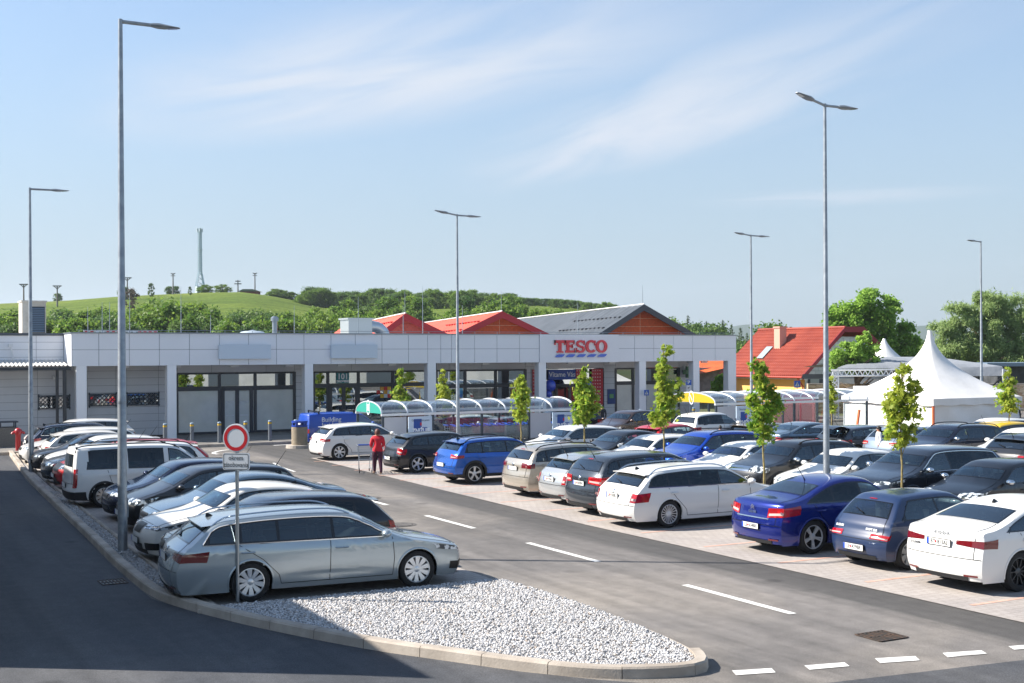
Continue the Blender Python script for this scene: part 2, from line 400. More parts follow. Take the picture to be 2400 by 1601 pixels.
def make_car(root, T, L, W, H, pm, lod=2, belt=.66, tumble=.36, wheel=.228, rim=('spoke', 10, 'alloy'), tail=(.62, .60, .53, .62, .50, .30),
             head=(.55, .44, .50, .47, .54, .42), rails=None, chrome_line=False, clad=0., privacy=True, plate=None, plate_z=None, plate_f=None,
             tailmat='TAIL', antenna='whip', grille=(.36, .40, .47), doors=(.30, .49, .665), door_rear=.80, lip=None, seat='dark', rear_wiper=True,
             low_black=.0, third=True, mirror_m=None, spoiler=True, pil=None, panelvan=False, ax=None, badge=None, gap=0., grille_m=None, rear_glass=.84, head_ends=True, open_hatch=False):
    s = CarShape(T, L, W, H, belt, tumble); t = s.t
    r = wheel * H; ra = r + .045
    axf, axr = (ax or t['ax'])[0] * L, (ax or t['ax'])[1] * L
    lx = lambda p: np.stack([L / 2 - p[..., 0], p[..., 1], p[..., 2]], -1)
    def part(mb, name, mats, smooth=40, parent=root): return mb.build(name, mats, parent, smooth)
    # ---- body skin: upper sheet + side sheets that share one grid
    st = np.linspace(0, s.len, int(s.len / (.045 if lod > 1 else .06)))
    st = np.sort(np.r_[st, s.sW[0] + .03, s.sW[1] - .03, s.sR[0] + .03, s.sR[1] - .03])
    TG = .90; TR = rear_glass
    tt = np.array([0, .2, .4, .6, .75, TR - .03, TG - .03, .95, 1.0])
    Tp = s.top(st[:, None], tt[None, :])
    xe = Tp[:, -1, 0]; ze = Tp[:, -1, 2]
    xb = xe.copy()
    i1 = int(np.argmax(xe > .5)); n = len(st); i2 = n - 1 - int(np.argmax(xe[::-1] < L - .45))
    xb[:i1] = np.linspace(xe[0] + .01, xe[i1], i1 + 1)[:i1]
    xb[i2 + 1:] = np.linspace(xe[i2], xe[-1] - .01, n - i2)[1:]
    xb = np.maximum.accumulate(xb)
    NS = 20 if lod > 1 else 15
    v = np.linspace(0, 1, NS + 1)[1:]
    X = xe[:, None] * (1 - v) + xb[:, None] * v
    Z = ze[:, None] * (1 - v) + s.gc * v
    lo, up = s.dlo(X)
    if not panelvan:                                  # pull rows onto the glass outline
        x0, x1 = t['dlo'][0][0] * L, t['dlo'][2][0] * L
        inx = (X > x0) & (X < x1) & (up - lo > .06)
        near = .024
        Z = np.where(inx & (np.abs(Z - lo - .012) < near), lo + .012, Z)
        Z = np.where(inx & (np.abs(Z - up + .012) < near), up - .012, Z)
    gone_w = np.zeros(X.shape, bool)
    for ax in (axf, axr):
        dx, dz = X - ax, Z - r; dd = np.hypot(dx, dz) + 1e-6
        sn = np.abs(dd - ra) < .032
        X = np.where(sn, ax + dx / dd * ra, X); Z = np.where(sn, r + dz / dd * ra, Z)
        gone_w |= dd < ra + .001
        gone_w |= sn
    Yv = s.Y(X, np.maximum(Z, .05))
    side = np.stack([X, Yv, Z], -1)
    half = np.concatenate([Tp, side], 1)              # (n, nt+NS, 3)
    nt = len(tt); m = half.shape[1]
    full = np.concatenate([half[:, :0:-1] * np.array([1, -1, 1]), half], 1)
    P = lx(full).reshape(-1, 3); mm = full.shape[1]
    # which cells are open (glass, wheel arches)
    cen = (half[:-1, :-1] + half[1:, :-1] + half[:-1, 1:] + half[1:, 1:]) / 4
    open_ = np.zeros((n - 1, m - 1), bool)
    sc = (st[:-1] + st[1:]) / 2; tcn = (tt[:-1] + tt[1:]) / 2
    wz = (sc > s.sW[0] + .03) & (sc < s.sW[1] - .03); rz = (sc > s.sR[0] + .03) & (sc < s.sR[1] - .03)
    open_[:, :nt - 1] |= wz[:, None] & (tcn < TG - .03)[None]
    if not panelvan: open_[:, :nt - 1] |= rz[:, None] & (tcn < TR - .03)[None]
    gaps = [(pil_ * L, pil_ * L + gap) for pil_ in sorted(pil or t['pil'])] if gap else []
    clo, cup = s.dlo(cen[..., 0])
    if not panelvan:
        ins = (cen[..., 2] > clo + .006) & (cen[..., 2] < cup - .006) & (cen[..., 0] > t['dlo'][0][0] * L + .06) & (cen[..., 0] < t['dlo'][2][0] * L - .03)
        for g0, g1 in gaps: ins &= ~((cen[..., 0] > g0 - .02) & (cen[..., 0] < g1 + .02))
        ins[:, :nt - 1] = False; open_ |= ins
    gw = np.concatenate([np.zeros((n, nt), bool), gone_w], 1)
    al = gw[:-1, :-1] & gw[1:, :-1] & gw[:-1, 1:] & gw[1:, 1:]
    open_ |= al
    lowm = (cen[..., 2] < 0).astype(int)
    op = np.concatenate([open_[:, ::-1], open_], 1); lw = np.concatenate([lowm[:, ::-1], lowm], 1)
    ii, jj = np.nonzero(~op)
    faces = np.stack([ii * mm + jj, ii * mm + jj + 1, (ii + 1) * mm + jj + 1, (ii + 1) * mm + jj], 1)
    mb = MB(); mb.v = [tuple(p) for p in P]; mb.f = [tuple(f) for f in faces]; mb.m = [int(k) for k in lw[ii, jj]]; mb.n = len(P)
    body = part(mb, 'body', [pm, PLASTIC], 48)
    # ---- underside, wheel housings, cabin floor
    ub = MB()
    us = np.linspace(.12, L - .12, 14)
    yb = s.Y(us, s.gc) - .03
    ub.grid([[(L / 2 - x, -y, s.gc + .015), (L / 2 - x, y, s.gc + .015)] for x, y in zip(us, yb)])
    for ax in (axf, axr):
        for sg in (-1, 1):
            prof = []
            for k in range(15):
                a = math.pi * (-.12 + 1.24 * k / 14)
                x = ax + (ra + .02) * math.cos(a); z = r + (ra + .02) * math.sin(a)
                yo = float(s.Y(x, max(z, s.gc))) - .012
                prof.append([(L / 2 - x, sg * yo, z), (L / 2 - x, sg * (s.W / 2 - .42), z)])
            ub.grid(prof)
            ub.add([q[1] for q in prof], [tuple(range(15))])
    part(ub, 'underbody', BLACK, None)
    it = MB()
    ds = np.linspace(t['W'][0] and t['p'][t['W'][0]][0] * L + .06, (t['dlo'][2][0]) * L + (.0 if T in ('sedan', 'liftback') else .06), 10)
    dz = np.where(ds < .36 * L, .62 * H, .50 * H); dz = np.where(ds > .74 * L, .60 * H, dz)
    it.grid([[(L / 2 - x, -(float(s.Y(x, z)) - .05), z), (L / 2 - x, float(s.Y(x, z)) - .05, z)] for x, z in zip(ds, dz)])
    for sg in (-1, 1):                                # inner faces of the doors
        it.grid([[(L / 2 - x, sg * (float(s.Y(x, s.zb(x))) - .035), float(s.zb(x)) - .01), (L / 2 - x, sg * (float(s.Y(x, .4 * H)) - .06), .4 * H)] for x in ds])
    part(it, 'interior', INTERIOR, None)
    sm_ = SEATB if seat == 'beige' else SEATM
    if not panelvan or True:
        for (xs, ys) in ((.47, (-.2, .2)), (.68, (-.23, 0, .23))):
            if panelvan and xs > .5: continue
            if lod < 1 and xs > .5: continue
            for y in ys:
                q = MB(); x = xs * L; w = .11 * W if xs > .5 else .135 * W
                z0, z1 = .40 * H, .72 * H
                q.add([(L / 2 - x + .1, y * W * 1.0 - w, z0), (L / 2 - x + .1, y * W + w, z0), (L / 2 - x - .03, y * W + w * .85, z1), (L / 2 - x - .03, y * W - w * .85, z1),
                       (L / 2 - x - .06, y * W - w, z0), (L / 2 - x - .06, y * W + w, z0), (L / 2 - x - .13, y * W + w * .85, z1), (L / 2 - x - .13, y * W - w * .85, z1)],
                      [(0, 1, 2, 3), (4, 7, 6, 5), (0, 3, 7, 4), (1, 5, 6, 2), (3, 2, 6, 7)])
                q.tube([(L / 2 - x - .09, y * W, z1), (L / 2 - x - .11, y * W, z1 + .085 * H)], [.05, .05], 4)
                q.box(L / 2 - x - .15, L / 2 - x - .06, y * W - .12, y * W + .12, z1 + .03, z1 + .115 * H)
                part(q, 'seat', sm_, 60)
    # ---- front and rear panes
    def sheet_pane(a0, a1, tg, name, gm, nb=.035):
        sa = np.r_[a0, np.linspace(a0 + nb, a1 - nb, 10), a1]
        th = tg - .045
        ta = np.r_[-tg, np.linspace(-th, th, 13), tg]
        Q = lx(s.top(sa[:, None], ta[None, :], .004))
        fr = MB(); pn = MB()
        for i in range(len(sa) - 1):
            for j in range(len(ta) - 1):
                e = i in (0, len(sa) - 2) or j in (0, len(ta) - 2)
                (fr if e else pn).add([Q[i, j], Q[i, j + 1], Q[i + 1, j + 1], Q[i + 1, j]], [(0, 1, 2, 3)])
        for b in (fr, pn):                            # weld
            dct = {}; idx = []
            for p in b.v:
                k = tuple(round(float(c), 4) for c in p)
                idx.append(dct.setdefault(k, len(dct)))
            b.f = [tuple(idx[i] for i in f) for f in b.f]; b.v = list(dct)
        w = part(pn, name, gm, 179)
        part(fr, 'frame', GLOSSBLACK, 179, w)
        return w
    sheet_pane(s.sW[0], s.sW[1], TG, 'windscreen', GLASS_CAR)
    gp = GLASS_DARK if privacy == 2 else GLASS_MID if privacy else GLASS_CAR
    if not panelvan: rwin = sheet_pane(s.sR[0], s.sR[1], TR, 'rear_window', GLASS_REAR if privacy else GLASS_CAR, .03)
    if T in ('hatch', 'estate', 'suv', 'mpv', 'oldhatch') and rear_wiper and lod > 1:
        q = MB(); a1 = s.sR[1] - .05
        p0 = lx(s.top(a1, 0.0, .02)); p1 = lx(s.top(a1 - .10, .38, .02)); q.tube([p0, p1], [.016, .008], 5); part(q, 'wiper', BLACK)
    # ---- side glass
    pl = sorted((pil or t['pil']))
    xf0, xr1 = t['dlo'][0][0] * L, t['dlo'][2][0] * L
    bd = .028
    if panelvan: xr1 = pl[0] * L; ends = [xr1]
    else: ends = [p * L for p in pl] + [xr1]
    for sg in (-1, 1):
        trim = MB(); panes = []
        x = xf0
        for k, e in enumerate(ends):
            a, b = x + (.0 if k == 0 else .0), e
            x = e + gap
            g = np.r_[a, a + bd, np.linspace(a + bd, b - bd, max(3, int((b - a) / .09)))[1:-1], b - bd, b]
            lo_, up_ = s.dlo(g)
            hh = np.maximum(up_ - lo_, .004)
            f = np.minimum(bd / hh, .5)
            vv = np.stack([np.zeros_like(g), f, .33 + 0 * g, .67 + 0 * g, 1 - f, np.ones_like(g)], 1)
            vv[:, 2] = f + (1 - 2 * f) / 3; vv[:, 3] = f + (1 - 2 * f) * 2 / 3
            zz = lo_[:, None] + hh[:, None] * vv
            xx = np.repeat(g[:, None], 6, 1)
            Q = lx(np.stack([xx, sg * (s.Y(xx, zz) + .0045), zz], -1))
            pn = MB()
            ok = False
            for i in range(len(g) - 1):
                for j in range(5):
                    if hh[i] < .01 and hh[i + 1] < .01: continue
                    ed = i in (0, len(g) - 2) or j in (0, 4) or min(hh[i], hh[i + 1]) < 2.2 * bd
                    ok |= not ed
                    (trim if ed else pn).add([Q[i, j], Q[i, j + 1], Q[i + 1, j + 1], Q[i + 1, j]], [(0, 1, 2, 3)])
            if ok: panes.append((k, pn))
        w0 = None
        for k, pn in panes:
            w = part(pn, 'side_window', GLASS_CAR if k == 0 else gp, 30)
            if w0 is None: w0 = w
        part(trim, 'window_trim', GLOSSBLACK, 30)
        if chrome_line:
            g = np.linspace(xf0 + .02, xr1 - .01, 46); lo_, up_ = s.dlo(g); up_ = np.maximum(up_, lo_)
            pts = [(x_, z_ - .004) for x_, z_ in zip(g, lo_)]
            pts2 = [(x_, z_ + .004) for x_, z_ in zip(g[::-1], up_[::-1])]
            loop = pts + (pts2 if chrome_line == 2 else [])
            q = MB(); q.tube([(L / 2 - x_, sg * (float(s.Y(x_, z_)) + .006), z_) for x_, z_ in loop], .011, 5); part(q, 'chrome_strip', CHROME)
        # ---- door seams, handles, mirrors
        if lod > 0:
            sm = MB()
            def seam(pts):
                pts = np.array(pts); dd = np.r_[0, np.cumsum(np.hypot(*np.diff(pts, axis=0).T))]
                u_ = np.linspace(0, dd[-1], 14); xs_ = np.interp(u_, dd, pts[:, 0]); zs_ = np.interp(u_, dd, pts[:, 1])
                tx, tz = np.gradient(xs_), np.gradient(zs_); nn = np.hypot(tx, tz)
                nx_, nz_ = -tz / nn * .006, tx / nn * .006
                rows = []
                for a_, b_, c_, d_ in zip(xs_, zs_, nx_, nz_):
                    rows.append([(L / 2 - (a_ + c_), sg * (float(s.Y(a_ + c_, b_ + d_)) + .003), b_ + d_), (L / 2 - (a_ - c_), sg * (float(s.Y(a_ - c_, b_ - d_)) + .003), b_ - d_)])
                sm.grid(rows)
            zlo = s.gc + .09
            zt = lambda x: float(s.zb(x))
            d0, d1, d2 = [q_ * L for q_ in doors[:3]] if len(doors) == 3 else (doors[0] * L, doors[1] * L, None)
            seam([(d0, zt(d0)), (d0 - .03, .4 * H), (d0, zlo)])
            seam([(d1, zt(d1)), (d1 + .02, zlo)])
            if d2:
                aw = axr - ra * .80; seam([(door_rear * L - .02 * L, zt(d2)), (axr - ra * .55, r + ra * .98), (axr - ra - .10, r + .1), (axr - ra - .14, zlo)])
                seam([(d0, zlo), (axr - ra - .14, zlo)])
            else: seam([(d0, zlo), (d1, zlo)])
            seam([(axf + ra * .7, r + ra * .9 + .03), (d0 - .02, .46 * H)]) if False else None
            part(sm, 'panel_gap', BLACK, None)
            for hx in ([d1 - .20, door_rear * L - .25] if d2 else [d1 - .2]):
                q = MB(); z_ = zt(hx) - .13; y_ = float(s.Y(hx, z_))
                q.tube([(L / 2 - hx + .11, sg * (y_ + .006), z_), (L / 2 - hx + .07, sg * (y_ + .032), z_), (L / 2 - hx - .07, sg * (y_ + .032), z_), (L / 2 - hx - .11, sg * (y_ + .006), z_)], .017, 6)
                part(q, 'door_handle', pm)
        q = MB(); xm = xf0 + .12; zm = float(s.zb(xm)) + .07; ym = float(s.Y(xm, zm))
        sph = []
        for i in range(7):
            th = math.pi * i / 6; rr = math.sin(th) ** .7
            sph.append([(L / 2 - xm + .02 - .085 * rr * math.cos(ph) + .03 * math.cos(th) * 0, sg * (ym + .16 - .11 * math.cos(th)), zm + .01 + .075 * rr * math.sin(ph)) for ph in np.linspace(0, 2 * math.pi, 11)])
        q.grid(sph)
        q.bar((L / 2 - xm, sg * (ym - .01), zm - .04), (L / 2 - xm, sg * (ym + .09), zm - .02), .045)
        part(q, 'side_mirror', mirror_m or pm, 60)
    # ---- lamps
    def lamp(end, spec, m, name, sides=(-1, 1), off=.008):
        t0, zi0, zi1, zo0, zo1, dxs = spec
        for sg in sides:
            rows = []
            for v_ in np.linspace(0, 1, 6):
                row = []
                for q_ in np.linspace(0, 1, 8):
                    z_ = (zi0 + (zi1 - zi0) * v_) * (1 - q_ * .6) + (zo0 + (zo1 - zo0) * v_) * q_ * .6
                    a_ = s.a_at(z_ * H, end)
                    row.append(s.top(a_, t0 + (1 - t0) * q_, off))
                xe_, ze_ = row[-1][0], row[-1][2]
                for q_ in np.linspace(0, 1, 6)[1:]:
                    z_ = (zi0 + (zi1 - zi0) * v_) * (1 - (.6 + .4 * q_)) + (zo0 + (zo1 - zo0) * v_) * (.6 + .4 * q_)
                    x_ = xe_ + (-1 if end == 'rear' else 1) * dxs * q_
                    zz_ = ze_ + (z_ * H - ze_) * q_
                    row.append(np.array([x_, float(s.Y(x_, zz_)) + off, zz_]))
                rows.append([tuple(lx(np.array([p[0], sg * p[1], p[2]]))) for p in row])
            q = MB(); q.grid(rows); part(q, name, m, 50)
    tm = {'TAIL': TAIL, 'TAILD': TAILD}[tailmat]
    if lod >= 0:
        lamp('rear', tail, tm, 'tail_light')
        if len(head): lamp('front', head, HEADL, 'headlight')
        def nose_patch(end, tg, z0, z1, m, name, off=.010):
            q = MB(); rows = []
            for z_ in np.linspace(z0, z1, 5):
                a_ = s.a_at(z_ * H, end)
                rows.append([tuple(p) for p in lx(s.top(a_, np.linspace(-tg, tg, 9), off))])
            q.grid(rows); return part(q, name, m, 50)
        if low_black:
            zt_ = (s.gc + low_black) / H
            lamp('rear', (0.0, .125, zt_, .125, zt_, .32), PLASTIC, 'bumper_trim', off=.010); lamp('front', (0.0, .125, zt_, .125, zt_, .32), PLASTIC, 'bumper_trim', off=.010)
        t0_, a0_, a1_, b0_, b1_, dx_ = tail
        if lod > 0 and tailmat == 'TAIL' and T != 'van': lamp('rear', (t0_ + (1 - t0_) * .10, a0_ + (a1_ - a0_) * .55, a0_ + (a1_ - a0_) * .80, b0_ + (b1_ - b0_) * .55, b0_ + (b1_ - b0_) * .80, -.06), WHITEL, 'reverse_lens', off=.011)
        if grille: nose_patch('front', *grille, grille_m or BLACK, 'grille')
        nose_patch('front', .5, .17, .27, BLACK, 'air_intake')
        if lod > 1: lamp('front', (.64, .19, .29, .21, .30, .16), BLACK, 'fog_lamp_recess')
        if third and T not in ('sedan', 'liftback', 'van'):
            q = MB(); a_ = s.sR[0] - .045
            q.grid([[tuple(p) for p in lx(s.top(a_ + d_, np.linspace(-.16, .16, 5), .012))] for d_ in (-.012, .012)]); part(q, 'brake_light', TAIL, None)
    if spoiler and T in ('hatch', 'estate', 'suv'):
        q = MB(); rows = []
        for d_, o_ in ((-.16, .004), (-.04, .022), (.035, .03), (.04, .012), (.0, .0)):
            rows.append([tuple(p) for p in lx(s.top(s.sR[0] + d_, np.linspace(-.88, .88, 11), o_) + np.array([max(0, d_ + .04) * .9, 0, max(0, d_ + .04) * .30]))])
        q.grid(rows); part(q, 'roof_spoiler', pm, 50)
    # ---- rear and front plates
    def add_plate(end, zc, text):
        a_ = s.a_at(zc * H, end); px_ = float(np.interp(a_, s.u, s.px)); nx_ = float(np.interp(a_, s.u, s.nz))
        sgn = 1 if end == 'front' else -1
        bx = (L / 2 - px_) + sgn * .02
        q = MB(); q.box(bx - .008, bx + .008, -.27, .27, zc * H - .065, zc * H + .065); pp = part(q, 'number_plate', BLACK, None)
        q = MB(); q.box(bx + sgn * .008, bx + sgn * .012, -.26, .26, zc * H - .055, zc * H + .055)
        q.box(bx + sgn * .012, bx + sgn * .014, (.215 if end == 'rear' else -.26), (.26 if end == 'rear' else -.215), zc * H - .053, zc * H + .053, 1)
        q.build('plate_face', [PLATEW, PLATEB], pp)
        if text:
            tmesh = text_mesh(text.replace('|', '  '), .105, sx=.86, bold=.0015)
            M = Matrix.Translation((bx + sgn * .0145, (-.02 if end == 'rear' else .02), zc * H)) @ (M_REAR if end == 'rear' else M_FRONT)
            put_text(tmesh, INK, M, pp, 'plate_lettering')
            if '|' in text:
                q = MB(); yy = .025 if end == 'rear' else -.025
                q.prism([(0, -.026), (.02, .0), (.018, .022), (-.018, .022), (-.02, .0)], 0, .001, M=Matrix.Translation((bx + sgn * .0145, yy * 2.4, zc * H)) @ (M_REAR if end == 'rear' else M_FRONT))
                q.build('plate_crest', REDINK, pp)
    if plate is not None: add_plate('rear', plate_z or .50, plate)
    if plate_f is not None: add_plate('front', .30, plate_f)
    # ---- shut lines of bonnet, tailgate and bumpers
    if lod > 0:
        q = MB()
        def line(a_s, t_s, w=.006):
            P_ = [s.top(a_, t_, .0035) for a_, t_ in zip(a_s, t_s)]
            P_ = np.array(P_); d_ = np.gradient(P_, axis=0); d_ /= np.linalg.norm(d_, axis=1)[:, None] + 1e-9
            nn_ = np.array([np.cross(d, s.top(a_, t_, 1.0) - s.top(a_, t_, 0.0)) for d, a_, t_ in zip(d_, a_s, t_s)]); nn_ /= np.linalg.norm(nn_, axis=1)[:, None] + 1e-9
            q.grid([[tuple(lx(p + n_ * w)), tuple(lx(p - n_ * w))] for p, n_ in zip(P_, nn_)])
        ab = float(s.a_at(.40 * H, 'rear')); tq = np.linspace(-.98, .98, 19)
        line(np.full(19, ab), tq)
        if T not in ('sedan', 'liftback'):
            for sg in (-1, 1): line(np.linspace(s.sR[1] - .02, ab, 8), np.full(8, sg * .82))
        else:
            line(np.full(19, s.sR[1] + .03), tq * .85)
            for sg in (-1, 1): line(np.linspace(s.sR[1] + .03, ab, 10), np.full(10, sg * .83))
        an = float(s.a_at(.53 * H, 'front'))
        line(np.full(19, an), tq * .9)
        for sg in (-1, 1): line(np.linspace(an, s.sW[0] - .06, 12), np.full(12, sg * .86))
        part(q, 'shut_line', BLACK, None)
        for end in ('rear', 'front'):                     # dark valance low on both bumpers
            q = MB(); rows = []
            for z_ in np.linspace(.135, .20, 3):
                a_ = s.a_at(z_ * H, end); rows.append([tuple(p) for p in lx(s.top(a_, np.linspace(-.72, .72, 9), .012))])
            q.grid(rows); part(q, 'valance', PLASTIC, 50)
        if T in ('estate', 'hatch', 'suv', 'mpv', 'liftback', 'sedan'):
            zb_ = .20 if T != 'suv' else .24
            for sg in (-1, 1):
                q = MB(); rows = []
                for z_ in (zb_, zb_ + .022):
                    a_ = s.a_at(z_ * H, 'rear'); rows.append([tuple(p) for p in lx(s.top(a_, sg * np.linspace(.62, .92, 5), .014))])
                q.grid(rows); part(q, 'rear_reflector', TAILD, 50)
    # ---- wheels
    def wheel_meshes():
        key = (round(r, 3), rim)
        if key in WHEELS: return WHEELS[key]
        rr = r * .70
        ty = MB(); w = .105
        prof = [(rr, -w * .8), (rr + .01, -w), (r - .045, -w * 1.02), (r - .015, -w * .9), (r, -w * .62), (r, w * .62), (r - .015, w * .9), (r - .045, w * 1.02), (rr + .012, w), (rr, w * .82)]
        ty.lathe(prof, 36)
        rm = MB()
        rm.lathe([(rr + .002, w * .5), (rr + .004, w * .86), (rr - .012, w * .88), (rr - .02, w * .66)], 36)
        kind, ns, mt = rim
        rm.lathe([(.001, w * .72), (.045, w * .70), (.075, w * .55), (.075, w * .3)], 18)
        for k in range(ns):
            a = 2 * math.pi * k / ns
            if kind == 'multi': ws, ws2 = .006, .0085
            elif kind == 'pair': ws, ws2 = .013, .016
            else: ws, ws2 = .5 * math.pi * .06 / ns * 2.2, .60 * math.pi * rr / ns
            offs = ((-.10, -.12), (.10, .12)) if kind == 'pair' else ((0, 0),)
            for o0, o1 in offs:
                ca, sa_ = math.cos(a + o0), math.sin(a + o0); cb, sb = math.cos(a + o1 * .9), math.sin(a + o1 * .9)
                r0, r1 = .05, rr - .012
                pts = []
                for (rad, hw, zt_, zb_, c_, s_) in ((r0, ws, w * .66, w * .35, ca, sa_), (r1, ws2, w * .80, w * .45, cb, sb)):
                    for (du, dz_) in ((-hw, zt_), (hw, zt_), (hw * 1.2, zb_), (-hw * 1.2, zb_)):
                        pts.append((rad * c_ - du * s_, rad * s_ + du * c_, dz_))
                rm.add(pts, [(0, 1, 5, 4), (1, 2, 6, 5), (2, 3, 7, 6), (3, 0, 4, 7)])
        dk = MB(); dk.lathe([(.0, w * .1), (rr - .05, w * .1), (rr - .04, -w * .2), (rr - .02, w * .64)], 24)
        out = (ty.mesh('tyre', TYRE, 40), rm.mesh('rim', {'alloy': ALLOY, 'dark': ALLOYD, 'silver': mat('silver_rim', '#cfd3d6', .3, .6)}[mt], 35), dk.mesh('brake_disc', DISC, 60))
        WHEELS[key] = out
        return out
    ty, rm, dk = wheel_meshes()
    for ax in (axf, axr):
        for sg in (-1, 1):
            yo = float(s.Y(ax, .42 * H)) - .135
            w = link_mesh('wheel', dk, root, (L / 2 - ax, sg * yo, r), None)
            w.rotation_euler = (math.radians(-90 * sg), 0, 0)
            a = link_mesh('tyre', ty, w); b = link_mesh('rim', rm, w)
            b.rotation_euler = (0, 0, R.random() * 6)
    # ---- wheel arch lips
    for ax in (axf, axr):
        for sg in (-1, 1):
            q = MB(); rows = []
            wd = clad if clad else .022
            for k in range(19):
                a = math.pi * (-.08 + 1.16 * k / 18)
                row = []
                for rad, o_ in ((ra - .012, -.03), (ra - .010, .010), (ra + wd * .6, .012), (ra + wd, .003)):
                    x_, z_ = ax + rad * math.cos(a), max(r + rad * math.sin(a), s.gc - .02)
                    row.append((L / 2 - x_, sg * (float(s.Y(x_, z_)) + o_), z_))
                rows.append(row)
            q.grid(rows); part(q, 'wheel_arch', PLASTIC if clad else pm, 60)
    if clad:
        for sg in (-1, 1):
            g = np.linspace(axf + ra, axr - ra, 12)
            q = MB(); q.grid([[(L / 2 - x_, sg * (float(s.Y(x_, z_)) + o_), z_) for z_, o_ in ((s.gc - .01, -.02), (s.gc + .01, .012), (s.gc + clad * 1.4, .012), (s.gc + clad * 1.6, .002))] for x_ in g])
            part(q, 'sill_cladding', PLASTIC, 60)
    # ---- maker's badge
    def rear_text(text, size, y, zc, m=CHROME, end='rear', sx=1.):
        a_ = s.a_at(zc * H, end); p_ = s.top(a_, 0.0 if abs(y) < .1 else min(.9, abs(y) / (W / 2)), .012); sl = math.atan2(float(np.interp(a_, s.u, s.nz)), abs(float(np.interp(a_, s.u, s.nx))))
        put_text(text_mesh(text, size, .003, bold=.002, sx=sx), m, Matrix.Translation((L / 2 - float(p_[0]) - .004, y, zc * H)) @ Matrix.Rotation(sl, 4, 'Y') @ M_REAR, body, 'badge_lettering')
    s.rear_text = rear_text
    if badge:
        a_ = s.a_at(badge * H, 'rear'); p_ = lx(s.top(a_, 0.0, .006)); sl = math.atan2(float(np.interp(a_, s.u, s.nz)), float(np.interp(a_, s.u, s.nx)))
        q = MB(); q.lathe([(0, .012), (.038, .012), (.048, .006), (.05, 0)], 18, Matrix.Translation(tuple(p_)) @ Matrix.Rotation(sl - math.pi / 2, 4, 'Y')); part(q, 'badge', CHROME)
    # ---- roof rails, antenna
    if rails:
        a0, a1 = np.interp(.44 * L, s.px, s.u), None
        us_ = np.linspace(s.sW[1] + .05 * L, s.sR[0] - .05, 20)
        for sg in (-1, 1):
            P_ = lx(s.top(us_, np.full(20, .90 * sg), .0)); h_ = np.minimum(1, np.minimum(np.arange(20), np.arange(20)[::-1]) / 2.5) * .055
            q = MB(); q.tube([tuple(p + np.array([0, 0, hh + .005])) for p, hh in zip(P_, h_)], .017, 6)
            if rails == 'thick':
                for k in (1, 10, 18): q.bar(tuple(P_[k]), tuple(P_[k] + np.array([0, 0, .055])), .05)
            part(q, 'roof_rail', CHROME if rails == 'chrome' else PLASTIC, 50)
    if antenna:
        q = MB(); a_ = s.sR[0] - (.22 if antenna == 'fin' else .16)
        p0 = lx(s.top(a_, 0., .0))
        if antenna == 'fin':
            x_, z_ = p0[0], p0[2]
            q.add([(x_ + .10, 0, z_ - .01), (x_ - .07, .03, z_ - .01), (x_ - .07, -.03, z_ - .01), (x_ - .06, 0, z_ + .06), (x_ - .03, 0, z_ + .062)], [(0, 1, 4), (0, 4, 2), (1, 3, 4), (2, 4, 3), (1, 2, 3)])
        else: q.tube([tuple(p0), tuple(p0 + np.array([-.03, 0, .05])), tuple(p0 + np.array([-.25, 0, .36]))], [.02, .009, .004], 5)
        part(q, 'antenna', BLACK)
    return s
WHEELS = {}
# ------------------------------------------------------------------ ground, roads, paving
def tex_mat(name, build):
    m = bpy.data.materials.new(name); m.use_nodes = True
    n, l = m.node_tree.nodes, m.node_tree.links
    build(n, l, n['Principled BSDF']); MATS[name] = m
    return m
def ramp(n, l, src, stops):
    r = n.new('ShaderNodeValToRGB'); l.new(src, r.inputs[0])
    e = r.color_ramp.elements
    while len(e) < len(stops): e.new(.5)
    for q, (p, c) in zip(e, stops): q.position = p; q.color = (*(lin(c) if isinstance(c, str) else c), 1)
    return r
def nz(n, l, vec, scale, det=6, rough=.6, dist=0):
    x = n.new('ShaderNodeTexNoise'); x.inputs['Scale'].default_value = scale; x.inputs['Detail'].default_value = det
    x.inputs['Roughness'].default_value = rough; x.inputs['Distortion'].default_value = dist
    if vec is not None: l.new(vec, x.inputs['Vector'])
    return x
def mixc(n, l, fac, a, b, mode='MIX'):
    x = n.new('ShaderNodeMix'); x.data_type = 'RGBA'; x.blend_type = mode
    (l.new(fac, x.inputs[0]) if not isinstance(fac, (int, float)) else setattr(x.inputs[0], 'default_value', fac))
    for i, q in ((6, a), (7, b)):
        if isinstance(q, (tuple, str)): x.inputs[i].default_value = (*(lin(q) if isinstance(q, str) else q), 1)
        else: l.new(q, x.inputs[i])
    return x.outputs[2]
